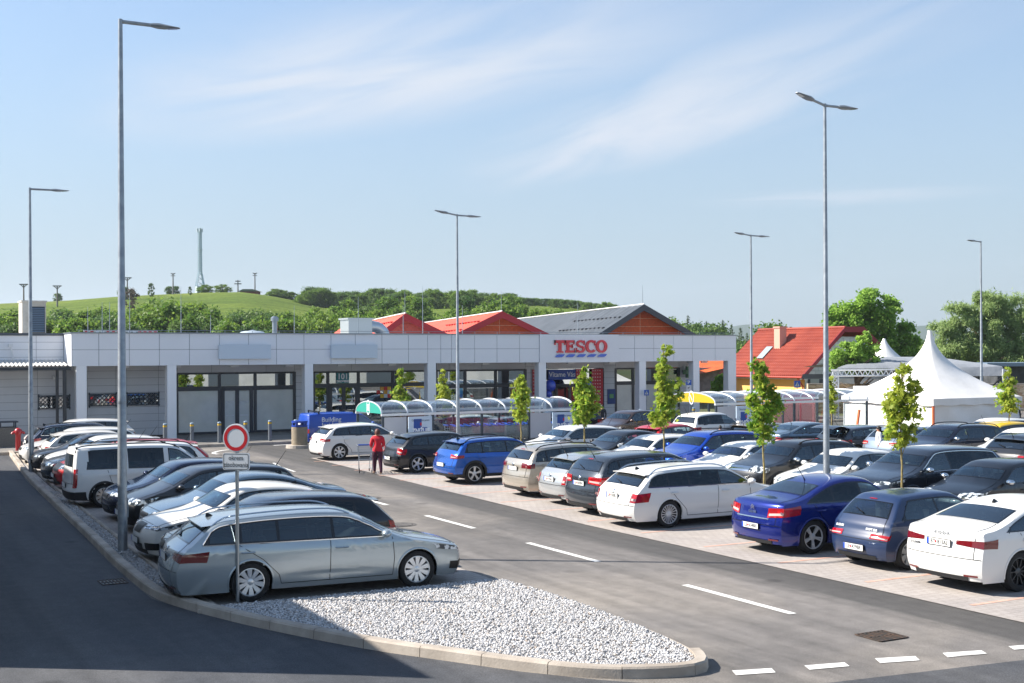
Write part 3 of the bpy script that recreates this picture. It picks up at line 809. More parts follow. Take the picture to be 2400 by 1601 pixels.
def asphalt_nodes(light, dark, dust, dustamt, band=False):
    def f(n, l, b):
        t = n.new('ShaderNodeTexCoord'); o = t.outputs['Object']
        big = nz(n, l, o, .16, 5, .55, .6)
        mp = n.new('ShaderNodeMapping'); mp.inputs['Scale'].default_value = (.9, .11, 1); l.new(o, mp.inputs[0])
        st = nz(n, l, mp.outputs[0], .8, 6, .6, .3)
        fine = nz(n, l, o, 55, 4, .75); mid = nz(n, l, o, 3.0, 7, .65)
        base = mixc(n, l, ramp(n, l, st.outputs['Fac'], [(.38, (0, 0, 0)), (.62, (1, 1, 1))]).outputs[0], dark, light)
        base = mixc(n, l, ramp(n, l, big.outputs['Fac'], [(.46, (0, 0, 0)), (.72, (dustamt,) * 3)]).outputs[0], base, dust)
        if band:                                  # the fresh black strip rolled along the paving edge, ragged on its lane side
            sx = n.new('ShaderNodeSeparateXYZ'); l.new(o, sx.inputs[0])
            def mth(op, a, b_):
                q_ = n.new('ShaderNodeMath'); q_.operation = op
                for i, v_ in enumerate((a, b_)):
                    if isinstance(v_, (int, float)): q_.inputs[i].default_value = v_
                    else: l.new(v_, q_.inputs[i])
                return q_.outputs[0]
            e = mth('SUBTRACT', sx.outputs[0], mth('MULTIPLY', mth('MAXIMUM', mth('SUBTRACT', sx.outputs[1], 26.), 0.), .036))
            wv = nz(n, l, mp.outputs[0], 1.6, 5, .65)
            e = mth('ADD', e, mth('MULTIPLY', mth('SUBTRACT', wv.outputs['Fac'], .5), 1.5))
            mr = n.new('ShaderNodeMapRange'); mr.interpolation_type = 'SMOOTHSTEP'; l.new(e, mr.inputs[0]); mr.inputs[1].default_value = 14.55; mr.inputs[2].default_value = 15.35
            m3 = n.new('ShaderNodeMapRange'); l.new(e, m3.inputs[0]); m3.inputs[1].default_value = 18.2; m3.inputs[2].default_value = 17.6
            base = mixc(n, l, mth('MULTIPLY', mth('MULTIPLY', mr.outputs[0], m3.outputs[0]), .85), base, (.062, .060, .058))
        sc_ = n.new('ShaderNodeMapping'); sc_.inputs['Rotation'].default_value = (0, 0, .06); sc_.inputs['Scale'].default_value = (2.6, .05, 1); l.new(o, sc_.inputs[0])
        ty = nz(n, l, sc_.outputs[0], 1.0, 4, .6)           # tyre polish along the driving direction
        base = mixc(n, l, 1.0, base, ramp(n, l, ty.outputs['Fac'], [(.30, (.80,) * 3), (.5, (1.,) * 3), (.70, (1.14,) * 3)]).outputs[0], 'MULTIPLY')
        vo = n.new('ShaderNodeTexVoronoi'); vo.inputs['Scale'].default_value = .55; l.new(o, vo.inputs['Vector'])
        base = mixc(n, l, 1.0, base, ramp(n, l, vo.outputs['Distance'], [(.05, (.62,) * 3), (.13, (1.,) * 3)]).outputs[0], 'MULTIPLY')   # oil drips
        sp = ramp(n, l, fine.outputs['Fac'], [(.32, (.52,) * 3), (.52, (.98,) * 3), (.70, (1.7,) * 3)])
        m2 = ramp(n, l, mid.outputs['Fac'], [(.30, (.82,) * 3), (.70, (1.16,) * 3)])
        c = mixc(n, l, 1.0, mixc(n, l, 1.0, base, sp.outputs[0], 'MULTIPLY'), m2.outputs[0], 'MULTIPLY')
        l.new(c, b.inputs['Base Color']); b.inputs['Roughness'].default_value = .82; b.inputs['Specular IOR Level'].default_value = .35
        bp = n.new('ShaderNodeBump'); bp.inputs['Strength'].default_value = .5; bp.inputs['Distance'].default_value = .012
        l.new(fine.outputs['Fac'], bp.inputs['Height']); l.new(bp.outputs[0], b.inputs['Normal'])
    return f
ASPHALT = tex_mat('asphalt', asphalt_nodes((.180, .167, .156), (.104, .098, .093), (.27, .24, .205), .9, True))
ASPHALT_SHADED = tex_mat('asphalt_shaded', asphalt_nodes((.070, .073, .080), (.048, .052, .060), (.12, .115, .11), .5))  # darker, bluer asphalt: shade of the side road put into the colour
ASPHALT_SEAM = tex_mat('asphalt_seam', asphalt_nodes((.095, .091, .087), (.060, .058, .056), (.17, .15, .125), .6))
def paver_nodes(n, l, b):
    t = n.new('ShaderNodeTexCoord'); br = n.new('ShaderNodeTexBrick'); l.new(t.outputs['Object'], br.inputs['Vector'])
    br.inputs['Scale'].default_value = 1; br.inputs['Brick Width'].default_value = .2; br.inputs['Row Height'].default_value = .2
    br.inputs['Mortar Size'].default_value = .009; br.inputs['Mortar Smooth'].default_value = .3
    br.inputs['Color1'].default_value = (.335, .305, .28, 1); br.inputs['Color2'].default_value = (.375, .342, .315, 1); br.inputs['Mortar'].default_value = (.25, .225, .20, 1)
    x = nz(n, l, t.outputs['Object'], .5, 6, .6); x2 = nz(n, l, t.outputs['Object'], 40, 3, .7)
    c = mixc(n, l, 1.0, br.outputs['Color'], ramp(n, l, x.outputs['Fac'], [(.3, (.82, .82, .84)), (.7, (1.12, 1.1, 1.08))]).outputs[0], 'MULTIPLY')
    c = mixc(n, l, 1.0, c, ramp(n, l, x2.outputs['Fac'], [(.3, (.85,) * 3), (.7, (1.12,) * 3)]).outputs[0], 'MULTIPLY')
    l.new(c, b.inputs['Base Color']); b.inputs['Roughness'].default_value = .85
PAVER = tex_mat('paving_blocks', paver_nodes)
REDPAVER = mat('red_paving_blocks', '#b98c7a', .85, noise=(3, '#c4a494', .35, .65))
ROADPAINT = mat('road_paint', '#d9d8d3', .6, noise=(2.5, '#a9a6a0', .52, .75))
CONCRETE = mat('concrete', '#aaa298', .85, noise=(1.5, '#8f877d', .4, .65), bump=(40, .3, .01))
CONCRETE_D = mat('concrete_dark', '#77736c', .85, noise=(2, '#5f5b55', .4, .65))
def grass_nodes(n, l, b):
    t = n.new('ShaderNodeTexCoord'); o = t.outputs['Object']
    mp = n.new('ShaderNodeMapping'); mp.inputs['Rotation'].default_value = (0, 0, .5); mp.inputs['Scale'].default_value = (.25, 1, 1); l.new(o, mp.inputs[0])
    x1 = nz(n, l, o, .022, 6, .6); x2 = nz(n, l, mp.outputs[0], .22, 8, .7); x3 = nz(n, l, o, 1.1, 6, .75)
    c = ramp(n, l, x1.outputs['Fac'], [(.35, (.105, .165, .026)), (.55, (.15, .21, .035)), (.7, (.21, .245, .055))]).outputs[0]
    c = mixc(n, l, 1., c, ramp(n, l, x2.outputs['Fac'], [(.32, (.62, .70, .6)), (.5, (1., 1., 1.)), (.68, (1.4, 1.28, 1.1))]).outputs[0], 'MULTIPLY')
    c = mixc(n, l, 1., c, ramp(n, l, x3.outputs['Fac'], [(.35, (.6,) * 3), (.65, (1.35,) * 3)]).outputs[0], 'MULTIPLY')
    l.new(c, b.inputs['Base Color']); b.inputs['Roughness'].default_value = .95; b.inputs['Specular IOR Level'].default_value = .1
    bp = n.new('ShaderNodeBump'); bp.inputs['Strength'].default_value = .9; bp.inputs['Distance'].default_value = .8
    l.new(x3.outputs['Fac'], bp.inputs['Height']); l.new(bp.outputs[0], b.inputs['Normal'])
GRASSM = tex_mat('meadow_grass', grass_nodes)
def sheet(name, poly, z, m, kind='structure'):
    me = bpy.data.meshes.new(name); me.from_pydata([(x, y, z) for x, y in poly], [], [tuple(range(len(poly)))])
    me.materials.append(m)
    return tag(link_mesh(name, me), kind=kind)
sheet('ground', [(-900, -300), (1500, -300), (1500, 2200), (-900, 2200)], -.03, mat('soil_grass', (.09, .12, .035), .95, noise=(.03, (.13, .12, .06), .4, .65, 8)))
sheet('car_park_road', [(-30, -20), (75, -20), (75, 62), (-30, 62)], 0, ASPHALT)
# the side road west of the kerb, coloured darker for its shade
kerb_px = [(0, 1040), (20, 1078), (61, 1121), (122, 1180), (201, 1257), (262, 1320), (299, 1353), (356, 1400), (449, 1430), (585, 1465), (739, 1498), (889, 1526), (1048, 1549), (1217, 1574), (1399, 1594), (1572, 1592), (1646, 1583), (1662, 1566)]
kerb_out = [G24(*p) for p in kerb_px]
kerb_far = (6.6, 57.2)
lane_px = [(1646, 1557), (1601, 1521), (1488, 1470), (1357, 1420), (1202, 1372)]
kout = [kerb_far] + kerb_out[2:]
sheet('side_road', [(kx - .02, ky) for kx, ky in kout[:-3]] + [(10.0, 12.2), (14.6, 11.6), (30, 8.5), (30, -15), (-25, -15), (-25, 57.2)], .004, ASPHALT_SHADED)
# stalls
PAVE_Z = .012
def dense(pts, step=.25):
    pts = np.array(pts); d = np.r_[0, np.cumsum(np.hypot(*np.diff(pts, axis=0).T))]
    n = max(2, int(d[-1] / step)); u = np.linspace(0, d[-1], n)
    return np.column_stack([np.interp(u, d, pts[:, 0]), np.interp(u, d, pts[:, 1])])
def smooth_path(pts, it=3):
    pts = np.array(pts, float)
    for _ in range(it):
        q = [pts[0]]
        for a, b in zip(pts[:-1], pts[1:]): q += [a * .75 + b * .25, a * .25 + b * .75]
        q.append(pts[-1]); pts = np.array(q)
    return pts
sheet('parking_paving_near', [(16.15, -4), (26.9, -4), (26.9, 48.3), (16.95, 48.3), (16.15, 26)], PAVE_Z, PAVER)
sheet('parking_paving_left', [(5.2, 20.35), (10.75, 20.35), (11.0, 57), (6.9, 57), (5.55, 30)], PAVE_Z, PAVER)
sheet('parking_paving_far', [(33.0, 10), (43.5, 10), (43.5, 47), (33.0, 47)], PAVE_Z, PAVER)
for i, Yl in enumerate([14.55, 16.95, 19.35, 21.75, 24.15, 26.5, 28.85, 31.1, 33.5, 35.6, 38.2, 40.0, 42.3, 44.6, 46.6]):
    sheet('stall_line', [(16.5, Yl - .05), (21.7, Yl - .05), (21.7, Yl + .05), (16.5, Yl + .05)], PAVE_Z + .004, REDPAVER)
for Yl in np.arange(20.4, 56, 2.4):
    sheet('stall_line', [(6.6, Yl + .0), (10.6, Yl), (10.6, Yl + .1), (6.6, Yl + .1)], PAVE_Z + .004, REDPAVER)
# lane markings
def stripe(cx, y0, y1, w=.15):
    sheet('lane_marking', [(cx - w / 2, y0), (cx + w / 2, y0), (cx + w / 2, y1), (cx - w / 2, y1)], .008, ROADPAINT)
for (a, b) in [(39.96, 37.4), (35.0, 32.2), (29.6, 26.85), (24.2, 21.3), (18.4, 15.5), (45.4, 42.7), (50.5, 48)]: stripe(13.52, b, a)
for (x, y) in [(1262, 1578), (1433, 1565), (1595, 1551), (1750, 1538), (1898, 1525)]: pass
for px_ in [((1712, 1575), (1805, 1570), (1815, 1580), (1722, 1586)), ((1882, 1564), (1976, 1557), (1988, 1566), (1894, 1574)), ((2047, 1548), (2142, 1543), (2153, 1553), (2060, 1559)), ((2206, 1536), (2297, 1530), (2310, 1538), (2218, 1546)), ((2360, 1521), (2450, 1514), (2462, 1522), (2374, 1529))]:
    sheet('yield_marking', [G24(*p) for p in px_], .008, ROADPAINT)
def arc_mark(px_pts, w):
    c = smooth_path([G24(*p) for p in px_pts]); n = np.gradient(c, axis=0); n = np.column_stack([-n[:, 1], n[:, 0]]); n /= np.hypot(*n.T)[:, None]
    mb = MB(); mb.grid([[(*(p - q * w / 2), .008), (*(p + q * w / 2), .008)] for p, q in zip(c, n)])
    tag(mb.build('lane_marking', ROADPAINT), kind='structure')
arc_mark([(510, 1062), (497, 1060), (505, 1056), (520, 1053), (545, 1051)], .18)
arc_mark([(462, 1042), (490, 1040)], .2); arc_mark([(617, 1036), (650, 1035)], .2); arc_mark([(640, 1042), (688, 1039.5)], .2)
arc_mark([(690, 1104), (655, 1092), (640, 1083)], .1)
# second aisle marks
for y0 in np.arange(12, 44, 5.5): stripe(30.2, y0, y0 + 2.7)
# kerb stones along the side road and round the gravel island
KERB = mat('kerb_stone', '#b3a99c', .8, noise=(1.2, '#958b7f', .38, .62), bump=(35, .35, .01))
def kerb(path, w, h, name='kerb', side=1, seg=1.0):
    c = dense(smooth_path(path, 2), .12)
    d = np.r_[0, np.cumsum(np.hypot(*np.diff(c, axis=0).T))]
    nseg = max(1, round(d[-1] / seg)); mb = MB()
    for k in range(nseg):
        u = np.linspace(d[-1] * k / nseg + .006, d[-1] * (k + 1) / nseg - .006, 5)
        px_ = np.column_stack([np.interp(u, d, c[:, 0]), np.interp(u, d, c[:, 1])])
        tg = np.gradient(px_, axis=0); nn = np.column_stack([-tg[:, 1], tg[:, 0]]); nn /= np.hypot(*nn.T)[:, None] + 1e-9; nn *= side
        hh = h + R.uniform(-.004, .004)
        rows = [[(*p, -.02), (*(p + q * .008), hh - .025), (*(p + q * .03), hh), (*(p + q * w), hh), (*(p + q * w), -.02)] for p, q in zip(px_, nn)]
        mb.grid(rows); mb.add(rows[0], [(0, 1, 2, 3, 4)]); mb.add(rows[-1], [(4, 3, 2, 1, 0)])
    return tag(mb.build(name, KERB, smooth=30), kind='structure')
kerb_path = [kerb_far] + kerb_out[2:-1] + [G24(1660, 1572), G24(1655, 1558), G24(1640, 1545)]
kerb(kerb_path, .17, .15, side=1)
lane_kerb = [G24(1632, 1540), G24(1601, 1521), G24(1488, 1470), G24(1357, 1420), G24(1225, 1378), G24(1185, 1367), G24(1140, 1368)]
kerb(lane_kerb, .13, .06, side=1)
kerb([(10.45, 20.22), (8.6, 20.28), (6.2, 20.33), (5.2, 20.36)], .08, .06, side=1)
kerb([(5.50, 20.6), (5.50, 24.5), (5.70, 30), (6.13, 42), (6.83, 56.8)], .08, .075, side=-1)
# gravel: a bed and loose stones
kc = smooth_path(kerb_path, 2); 
def offset(c, w):
    t_ = np.gradient(c, axis=0); n_ = np.column_stack([-t_[:, 1], t_[:, 0]]); n_ /= np.hypot(*n_.T)[:, None]; return c + n_ * w
kin = offset(kc, .17)
isl = np.array([p for p in kin if p[1] < 20.6] )
lk = offset(smooth_path(lane_kerb, 2), .13)
island = [tuple(p) for p in isl] + [tuple(p) for p in lk] + [(8.6, 20.2), (6.2, 20.25), (5.3, 20.28)]
strip_in = np.array([p for p in kin if p[1] >= 19.9])
strip = [tuple(p) for p in strip_in] + [(5.35, 20.3), (5.42, 24.5), (5.62, 30), (6.05, 42), (6.75, 56.8)]
GRAVEL_BED = mat('gravel_bed', '#8c8580', .95, noise=(14, '#c9c3bd', .4, .6), bump=(30, 1, .03))
sheet('gravel_bed', island, .05, GRAVEL_BED); sheet('gravel_bed', strip, .055, GRAVEL_BED)
def gmat(n, l, b):
    g = n.new('ShaderNodeNewGeometry')
    r = ramp(n, l, g.outputs['Random Per Island'], [(0, '#908e8d'), (.2, '#aaa9a8'), (.6, '#bfbebe'), (.9, '#d2d1d1'), (.97, '#b3a699')])
    t = n.new('ShaderNodeTexCoord'); x = nz(n, l, t.outputs['Object'], 40, 3)
    l.new(mixc(n, l, 1., r.outputs[0], ramp(n, l, x.outputs['Fac'], [(.3, (.8,) * 3), (.7, (1.1,) * 3)]).outputs[0], 'MULTIPLY'), b.inputs['Base Color']); b.inputs['Roughness'].default_value = .8
STONE = tex_mat('gravel_stones', gmat)
def inside(px_, py_, poly):
    c = np.zeros(px_.shape, bool); n_ = len(poly)
    for i in range(n_):
        x0, y0 = poly[i]; x1, y1 = poly[i - 1]
        if y0 == y1: continue
        c ^= ((y0 > py_) != (y1 > py_)) & (px_ < (x1 - x0) * (py_ - y0) / (y1 - y0) + x0)
    return c
def stones(name, poly, dens, z0, seed, label, dmax=None):
    rs = np.random.RandomState(seed); P = np.array(poly)
    lo, hi = P.min(0), P.max(0); n_ = int((hi - lo).prod() * dens)
    x = rs.uniform(lo[0], hi[0], n_); y = rs.uniform(lo[1], hi[1], n_)
    k = inside(x, y, poly); x, y = x[k], y[k]; n_ = len(x)
    bm = bmesh.new(); bmesh.ops.create_icosphere(bm, subdivisions=1, radius=1); bv = np.array([v.co[:] for v in bm.verts]); bf = np.array([[v.index for v in f.verts] for f in bm.faces]); bm.free()
    sc = rs.uniform(.0095, .021, n_) * (1 + .25 * rs.rand(n_))
    V = bv[None] * (1 + rs.uniform(-.28, .28, (n_, len(bv), 1)))
    V = V * (sc[:, None] * np.column_stack([rs.uniform(.8, 1.35, n_), rs.uniform(.7, 1.1, n_), rs.uniform(.55, .9, n_)]))[:, None, :]
    a = rs.uniform(0, 6.28, n_); ca, sa = np.cos(a)[:, None], np.sin(a)[:, None]
    tl = rs.uniform(-.6, .6, n_)[:, None]
    Vz = V[..., 2] * np.cos(tl) + V[..., 0] * np.sin(tl); Vx = V[..., 0] * np.cos(tl) - V[..., 2] * np.sin(tl)
    W_ = np.stack([Vx * ca - V[..., 1] * sa + x[:, None], Vx * sa + V[..., 1] * ca + y[:, None], Vz + z0 + rs.uniform(0, .05, n_)[:, None]], -1)
    F = (bf[None] + (np.arange(n_) * len(bv))[:, None, None]).reshape(-1, 3)
    me = bpy.data.meshes.new(name); me.vertices.add(n_ * len(bv)); me.vertices.foreach_set('co', W_.reshape(-1).astype(np.float32))
    me.loops.add(F.size); me.loops.foreach_set('vertex_index', F.reshape(-1).astype(np.int32))
    me.polygons.add(len(F)); me.polygons.foreach_set('loop_start', (np.arange(len(F)) * 3).astype(np.int32)); me.polygons.foreach_set('loop_total', np.full(len(F), 3, np.int32))
    me.materials.append(STONE); me.update(); me.validate()
    return tag(link_mesh(name, me), label, 'gravel', kind='stuff')
stones('gravel', island, 2700, .06, 5, 'white crushed gravel filling the kerbed island in the foreground')
stones('gravel', [p for p in strip if p[1] < 40] + [(6.0, 40)], 900, .06, 6, 'white gravel in the narrow strip behind the kerb stones')
# drain grates, manhole covers
RUST = mat('rusty_iron', '#3c3936', .7, .3, noise=(8, '#5a483c', .4, .6))
def grate(x, y, w, l_, label, m=RUST, n=7):
    g = empty('drain_grate', (x, y, .006), 0, label, 'drain grate', 'drain grates in the asphalt')
    MB().box(-w / 2 + .01, w / 2 - .01, -l_ / 2 + .01, l_ / 2 - .01, 0, .003).build('pit', BLACK, g)
    f = MB()
    for i in range(n + 1): xx = -w / 2 + w * i / n; f.box(xx - .011, xx + .011, -l_ / 2, l_ / 2, .004, .014)
    f.box(-w / 2, w / 2, -l_ / 2 - .02, -l_ / 2 + .015, .004, .013); f.box(-w / 2, w / 2, l_ / 2 - .015, l_ / 2 + .02, .004, .013); f.box(-w / 2, w / 2, -.012, .012, .005, .012)
    f.build('bars', m, g)
x_, y_ = G24(2063, 1496); grate(x_, y_, .55, .5, 'rusty drain grate in the sunlit lane near the dashed yield line')
x_, y_ = G24(262, 1361); grate(x_, y_, .45, .5, 'rusty drain grate beside the kerb in the shaded side road')
def manhole(x, y, label):
    q = MB(); q.lathe([(0, .010), (.29, .010), (.31, .008), (.31, .003)], 28); q.lathe([(.33, .004), (.37, .006), (.40, .005)], 28)
    tag(q.build('manhole_cover', mat('manhole_iron', '#4d4a47', .7, .2, noise=(6, '#69645e', .4, .6)), loc=(x, y, .002)), label, 'manhole cover', 'round manhole covers in the lane')
x_, y_ = G24(936, 1229); manhole(x_, y_, 'round iron manhole cover in the lane beside the dark hatchback')
x_, y_ = G24(860, 1166); manhole(x_, y_, 'small round manhole cover in the lane next to a white dash')
# ------------------------------------------------------------------ the store
FY, WY, PVZ = 61.5, 64.0, .12
FT, FB = 5.22, 3.68
PANEL = mat('facade_panel', '#c2c4c8', .42, .05, noise=(.35, '#cacccf', .4, .6))
PANEL_W = mat('fascia_panel', '#e6e7ea', .38, .0, noise=(.25, '#eaebee', .4, .6))
COLM = mat('column_panel', '#ecedef', .4, .05)
JOINT = mat('panel_joint', '#6a6f77', .7)
ANTH = mat('anthracite_frame', '#2a2f36', .4)
SHOPGLASS = glass('shop_glass', (.06, .075, .08), .34, .01, (.92, .97, 1.0))
SHOPGLASS2 = glass('shop_glass_clear', (.34, .38, .38), .27, .01, (.92, .97, 1.0))
FROST = mat('frosted_film', '#cfd2cc', .35, coat=.4, noise=(1.2, '#c6c9c3', .4, .6))
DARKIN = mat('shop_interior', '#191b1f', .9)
WHITE = mat('white_metal', '#d9dbdc', .4)
PAVEM = mat('pavement_slabs', '#7d7a75', .85, noise=(.8, '#6b6862', .4, .6))
mbp = MB(); mbp.box(-12, 56, 56.6, 64.3, -.02, PVZ)
tag(mbp.build('pavement', PAVEM), kind='structure')
kerb([(-12, 56.45), (10, 56.45), (56, 56.45)], .17, .14, side=1)
store = empty('supermarket', (30, FY, 0), 0, 'long low supermarket clad in grey panels with a big red name on the fascia', 'supermarket')
def part_w(mb, name, mats, parent=store, smooth=None):    # world coordinates into the thing's frame
    p = parent
    o = Vector((0, 0, 0))
    while p: o += p.location; p = p.parent
    mb.v = [(x - o.x, y - o.y, z - o.z) for x, y, z in mb.v]
    return mb.build(name, mats, parent, smooth)
XL, XR = XatY(165, FY), XatY(1690, FY)
# fascia: single panels with open joints over a dark backing
joints = [165, 227, 297, 366, 435, 504, 571, 635, 698, 760, 816, 877, 938, 982, 1012, 1037, 1090, 1141, 1193, 1238, 1420, 1457, 1501, 1547, 1590, 1642, 1690]
jx = [XatY(p, FY) for p in joints]
f = MB()
for a, b in zip(jx[:-1], jx[1:]):
    if abs(a - XatY(1238, FY)) < .01: f.box(a + .01, b - .01, FY - .06, FY + .25, FB - .02, FT + .03); continue
    zm = (FT + FB) / 2
    f.box(a + .012, b - .012, FY, FY + .2, FB, zm - .008); f.box(a + .012, b - .012, FY, FY + .2, zm + .008, FT)
for k in range(2):                                        # returns at both ends
    y0 = FY + .02 + k * 1.3
    f.box(XL - .02, XL + .0, y0, y0 + 1.27, FB, FT); f.box(XR, XR + .02, y0, y0 + 1.27, FB, FT)
part_w(f, 'fascia', PANEL_W)
f = MB(); f.box(XL + .02, XR - .02, FY + .03, WY + .3, FB + .02, FT - .02); part_w(f, 'fascia_core', JOINT)
f = MB(); f.box(XL - .06, XR + .06, FY - .05, FY + .35, FT, FT + .06); f.box(XL - .06, XL + .2, FY + .35, WY + 1, FT, FT + .06); f.box(XR - .2, XR + .06, FY + .35, WY + 1, FT, FT + .06)
part_w(f, 'coping', mat('coping_metal', '#8d949c', .35, .6))
f = MB(); f.box(XL, XR, FY + .3, WY + 11, FT - .45, FT - .15); part_w(f, 'roof', mat('roof_membrane', '#9a9c9e', .9))
f = MB(); f.box(XL + .02, XR - 4.6, WY + .35, WY + 11, 0, FT - .46); part_w(f, 'wall', PANEL)
# columns
cols = [(175, 199), (384, 405), (700, 719), (982, 1001), (1237, 1254), (1468, 1483), (1592, 1606), (1672, 1690)]
cx = [(XatY(a, FY), XatY(b, FY)) for a, b in cols]
for a, b in cx:
    q = MB()
    for z0, z1 in ((PVZ, 1.32), (1.33, 2.5), (2.51, FB)): q.box(a, b, FY + .01, FY + .5, z0, z1 - .006)
    q.box(a + .01, b - .01, FY + .02, FY + .49, PVZ, FB)
    part_w(q, 'column', [COLM])
# recessed shop fronts on the plane Y = WY
def X_(p): return XatY(p, WY)
def cladding(p0, p1, z0=PVZ + .05, z1=FB, vj=(), rows=None, y=WY, step=.42):
    q = MB(); xs = [X_(p0)] + [X_(v) for v in vj] + [X_(p1)]
    for a, b in zip(xs[:-1], xs[1:]):
        z = z0
        while z < z1 - .02:
            zz = min(z + step, z1); q.box(a + .008, b - .008, y - .06, y + .1, z + .007, zz - .007); z += step
    q.box(xs[0], xs[-1], y - .045, y + .08, z0, z1, 1)
    return part_w(q, 'cladding', [PANEL, JOINT])
cladding(199, 384, vj=(265, 290, 363), step=.36)
# upper wall strips over the glazing
for p0, p1, vj in ((405, 675, (485, 610)), (719, 982, (806, 920)), (1001, 1205, (1030, 1105)), (1254, 1385, (1310,)), (1412, 1557, (1450, 1500))):
    cladding(p0, p1, 3.28, FB, vj, step=.5)
cladding(675, 700, vj=(), step=.36); cladding(1205, 1237, step=.36); cladding(1385, 1412, step=.36); cladding(1557, 1592, step=.36)
def glazing(p0, p1, mull, ztr, lower, upper=SHOPGLASS, z1=3.26, sill=PVZ + .02):
    xs = [X_(p0)] + [X_(m) for m in mull] + [X_(p1)]
    fr = MB(); w = .07
    for x in xs: fr.box(x - w, x + w, WY - .09, WY + .06, sill, z1)
    for a, b in zip(xs[:-1], xs[1:]):
        for z, h in ((sill, .10), (ztr - .11, .22), (z1 - .08, .08)): fr.box(a + w, b - w, WY - .085, WY + .055, z, z + h)
    F = part_w(fr, 'window_frame', ANTH)
    for a, b in zip(xs[:-1], xs[1:]):
        q = MB(); q.box(a + w, b - w, WY - .02, WY + .0, ztr + .11, z1 - .08); part_w(q, 'window_pane', upper)
        q = MB(); q.box(a + w, b - w, WY - .02, WY + .0, sill + .10, ztr - .11); part_w(q, 'window_pane', lower)
    return xs
glazing(405, 675, (503, 585), 2.45, FROST)
glazing(719, 980, (752, 822, 901), 2.5, SHOPGLASS2, SHOPGLASS2)
glazing(1001, 1205, (1067, 1137), 2.35, SHOPGLASS2)
glazing(1412, 1466, (1452,), 2.35, FROST); glazing(1466, 1557, (1510,), 2.35, FROST)
# interiors seen through the clear panes
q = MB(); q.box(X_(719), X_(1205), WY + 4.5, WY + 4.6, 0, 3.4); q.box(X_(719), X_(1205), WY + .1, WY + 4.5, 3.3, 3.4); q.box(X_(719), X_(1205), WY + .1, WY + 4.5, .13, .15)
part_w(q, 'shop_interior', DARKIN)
rs_ = random.Random(3); q = MB(); cols_ = [mat('goods_%d' % i, c, .6) for i, c in enumerate(('#b9b4aa', '#8b2b2b', '#c9b26a', '#41618c', '#d8d8d4', '#5b5b5b'))]
for x in np.arange(X_(725), X_(1200), .55):
    for z in (.3, .75, 1.2, 1.65): q.box(x, x + .42, WY + 2.2 + rs_.random() * .8, WY + 3.3, z, z + rs_.uniform(.2, .4), rs_.randrange(6))
part_w(q, 'shop_shelves', cols_)
# automatic doors
def auto_door(p0, p1, z1, body, bars=True):
    xs = [X_(p0), (X_(p0) + X_(p1)) / 2, X_(p1)]
    fr = MB()
    for x, w in ((xs[0], .09), (xs[1], .10), (xs[2], .09)): fr.box(x - w, x + w, WY - .13, WY - .03, PVZ + .02, z1)
    fr.box(xs[0], xs[2], WY - .16, WY - .03, z1 - .02, z1 + .16)
    d = part_w(fr, 'entrance_door', ANTH)
    for a, b in ((xs[0] + .09, xs[1] - .1), (xs[1] + .1, xs[2] - .09)):
        q = MB(); q.box(a, b, WY - .09, WY - .07, PVZ + .04, z1 - .03); part_w(q, 'door_pane', body, d)
        if bars:
            for z in (1.05, 1.75):
                q = MB()
                for k in range(7): x = a + .08 + (b - a - .16) * (k + .5) / 7; q.box(x - .035, x + .035, WY - .098, WY - .092, z - .035, z + .035)
                part_w(q, 'safety_dots', WHITE, d)
auto_door(510, 575, 2.35, FROST); auto_door(757, 817, 2.40, SHOPGLASS2)
# grilled windows in the panel bays
def grille_window(p0, p1, z0, z1, y=WY):
    a, b = X_(p0), X_(p1); w = MB(); w.box(a, b, y - .07, y - .055, z0, z1)
    W_ = part_w(w, 'strip_window', SHOPGLASS)
    g = MB(); s_ = .2
    for sg in (-1, 1):
        k = a - (z1 - z0)
        while k < b + (z1 - z0):
            t0, t1 = max(a, k), min(b, k + (z1 - z0))
            if t1 > t0 + .02:
                if sg > 0: g.bar((t0, y - .14, z0 + (t0 - k)), (t1, y - .14, z0 + (t1 - k)), .022)
                else: g.bar((t0, y - .13, z1 - (t0 - k)), (t1, y - .13, z1 - (t1 - k)), .022)
            k += s_
    for z in (z0, z1): g.bar((a - .04, y - .135, z), (b + .04, y - .135, z), .045)
    for x in (a, b): g.bar((x, y - .135, z0 - .08), (x, y - .135, z1 + .08), .045)
    part_w(g, 'window_grille', mat('grille_steel', '#3d464f', .5, .5), W_)
grille_window(204, 265, 1.70, 2.28); grille_window(290, 363, 1.70, 2.28)
# blank sign boxes, lettering, banner, cross
for p0, p1 in ((501, 619), (758, 863)):
    q = MB(); a, b = XatY(p0, FY), XatY(p1, FY); q.box(a, b, FY - .22, FY - .02, 3.98, 4.68); q.box(a + .05, b - .05, FY - .02, FY, 4.02, 4.64)
    part_w(q, 'sign_box', mat('blank_sign', '#c6d3df', .35, coat=.3))
REDSIGN = mat('sign_red', '#dc1430', .3, coat=.4); BLUESIGN = mat('sign_blue', '#1a5ccc', .3, coat=.4)
tx0, tx1 = XatY(1271, FY), XatY(1392, FY); tw = tx1 - tx0; zt0, zt1 = 4.22, 4.93
def letter(shapes, x0, w):
    """2d outline strokes in a 0..1 box become raised slab letters"""
    q = MB(); M = Matrix(((1, 0, 0, 0), (0, 0, -1, 0), (0, 1, 0, 0), (0, 0, 0, 1)))
    for poly in shapes:
        q.prism([(x0 + x * w, zt0 + y * (zt1 - zt0)) for x, y in poly], -(FY - .07), -(FY - .15), M=M)
    part_w(q, 'sign_letter', REDSIGN)
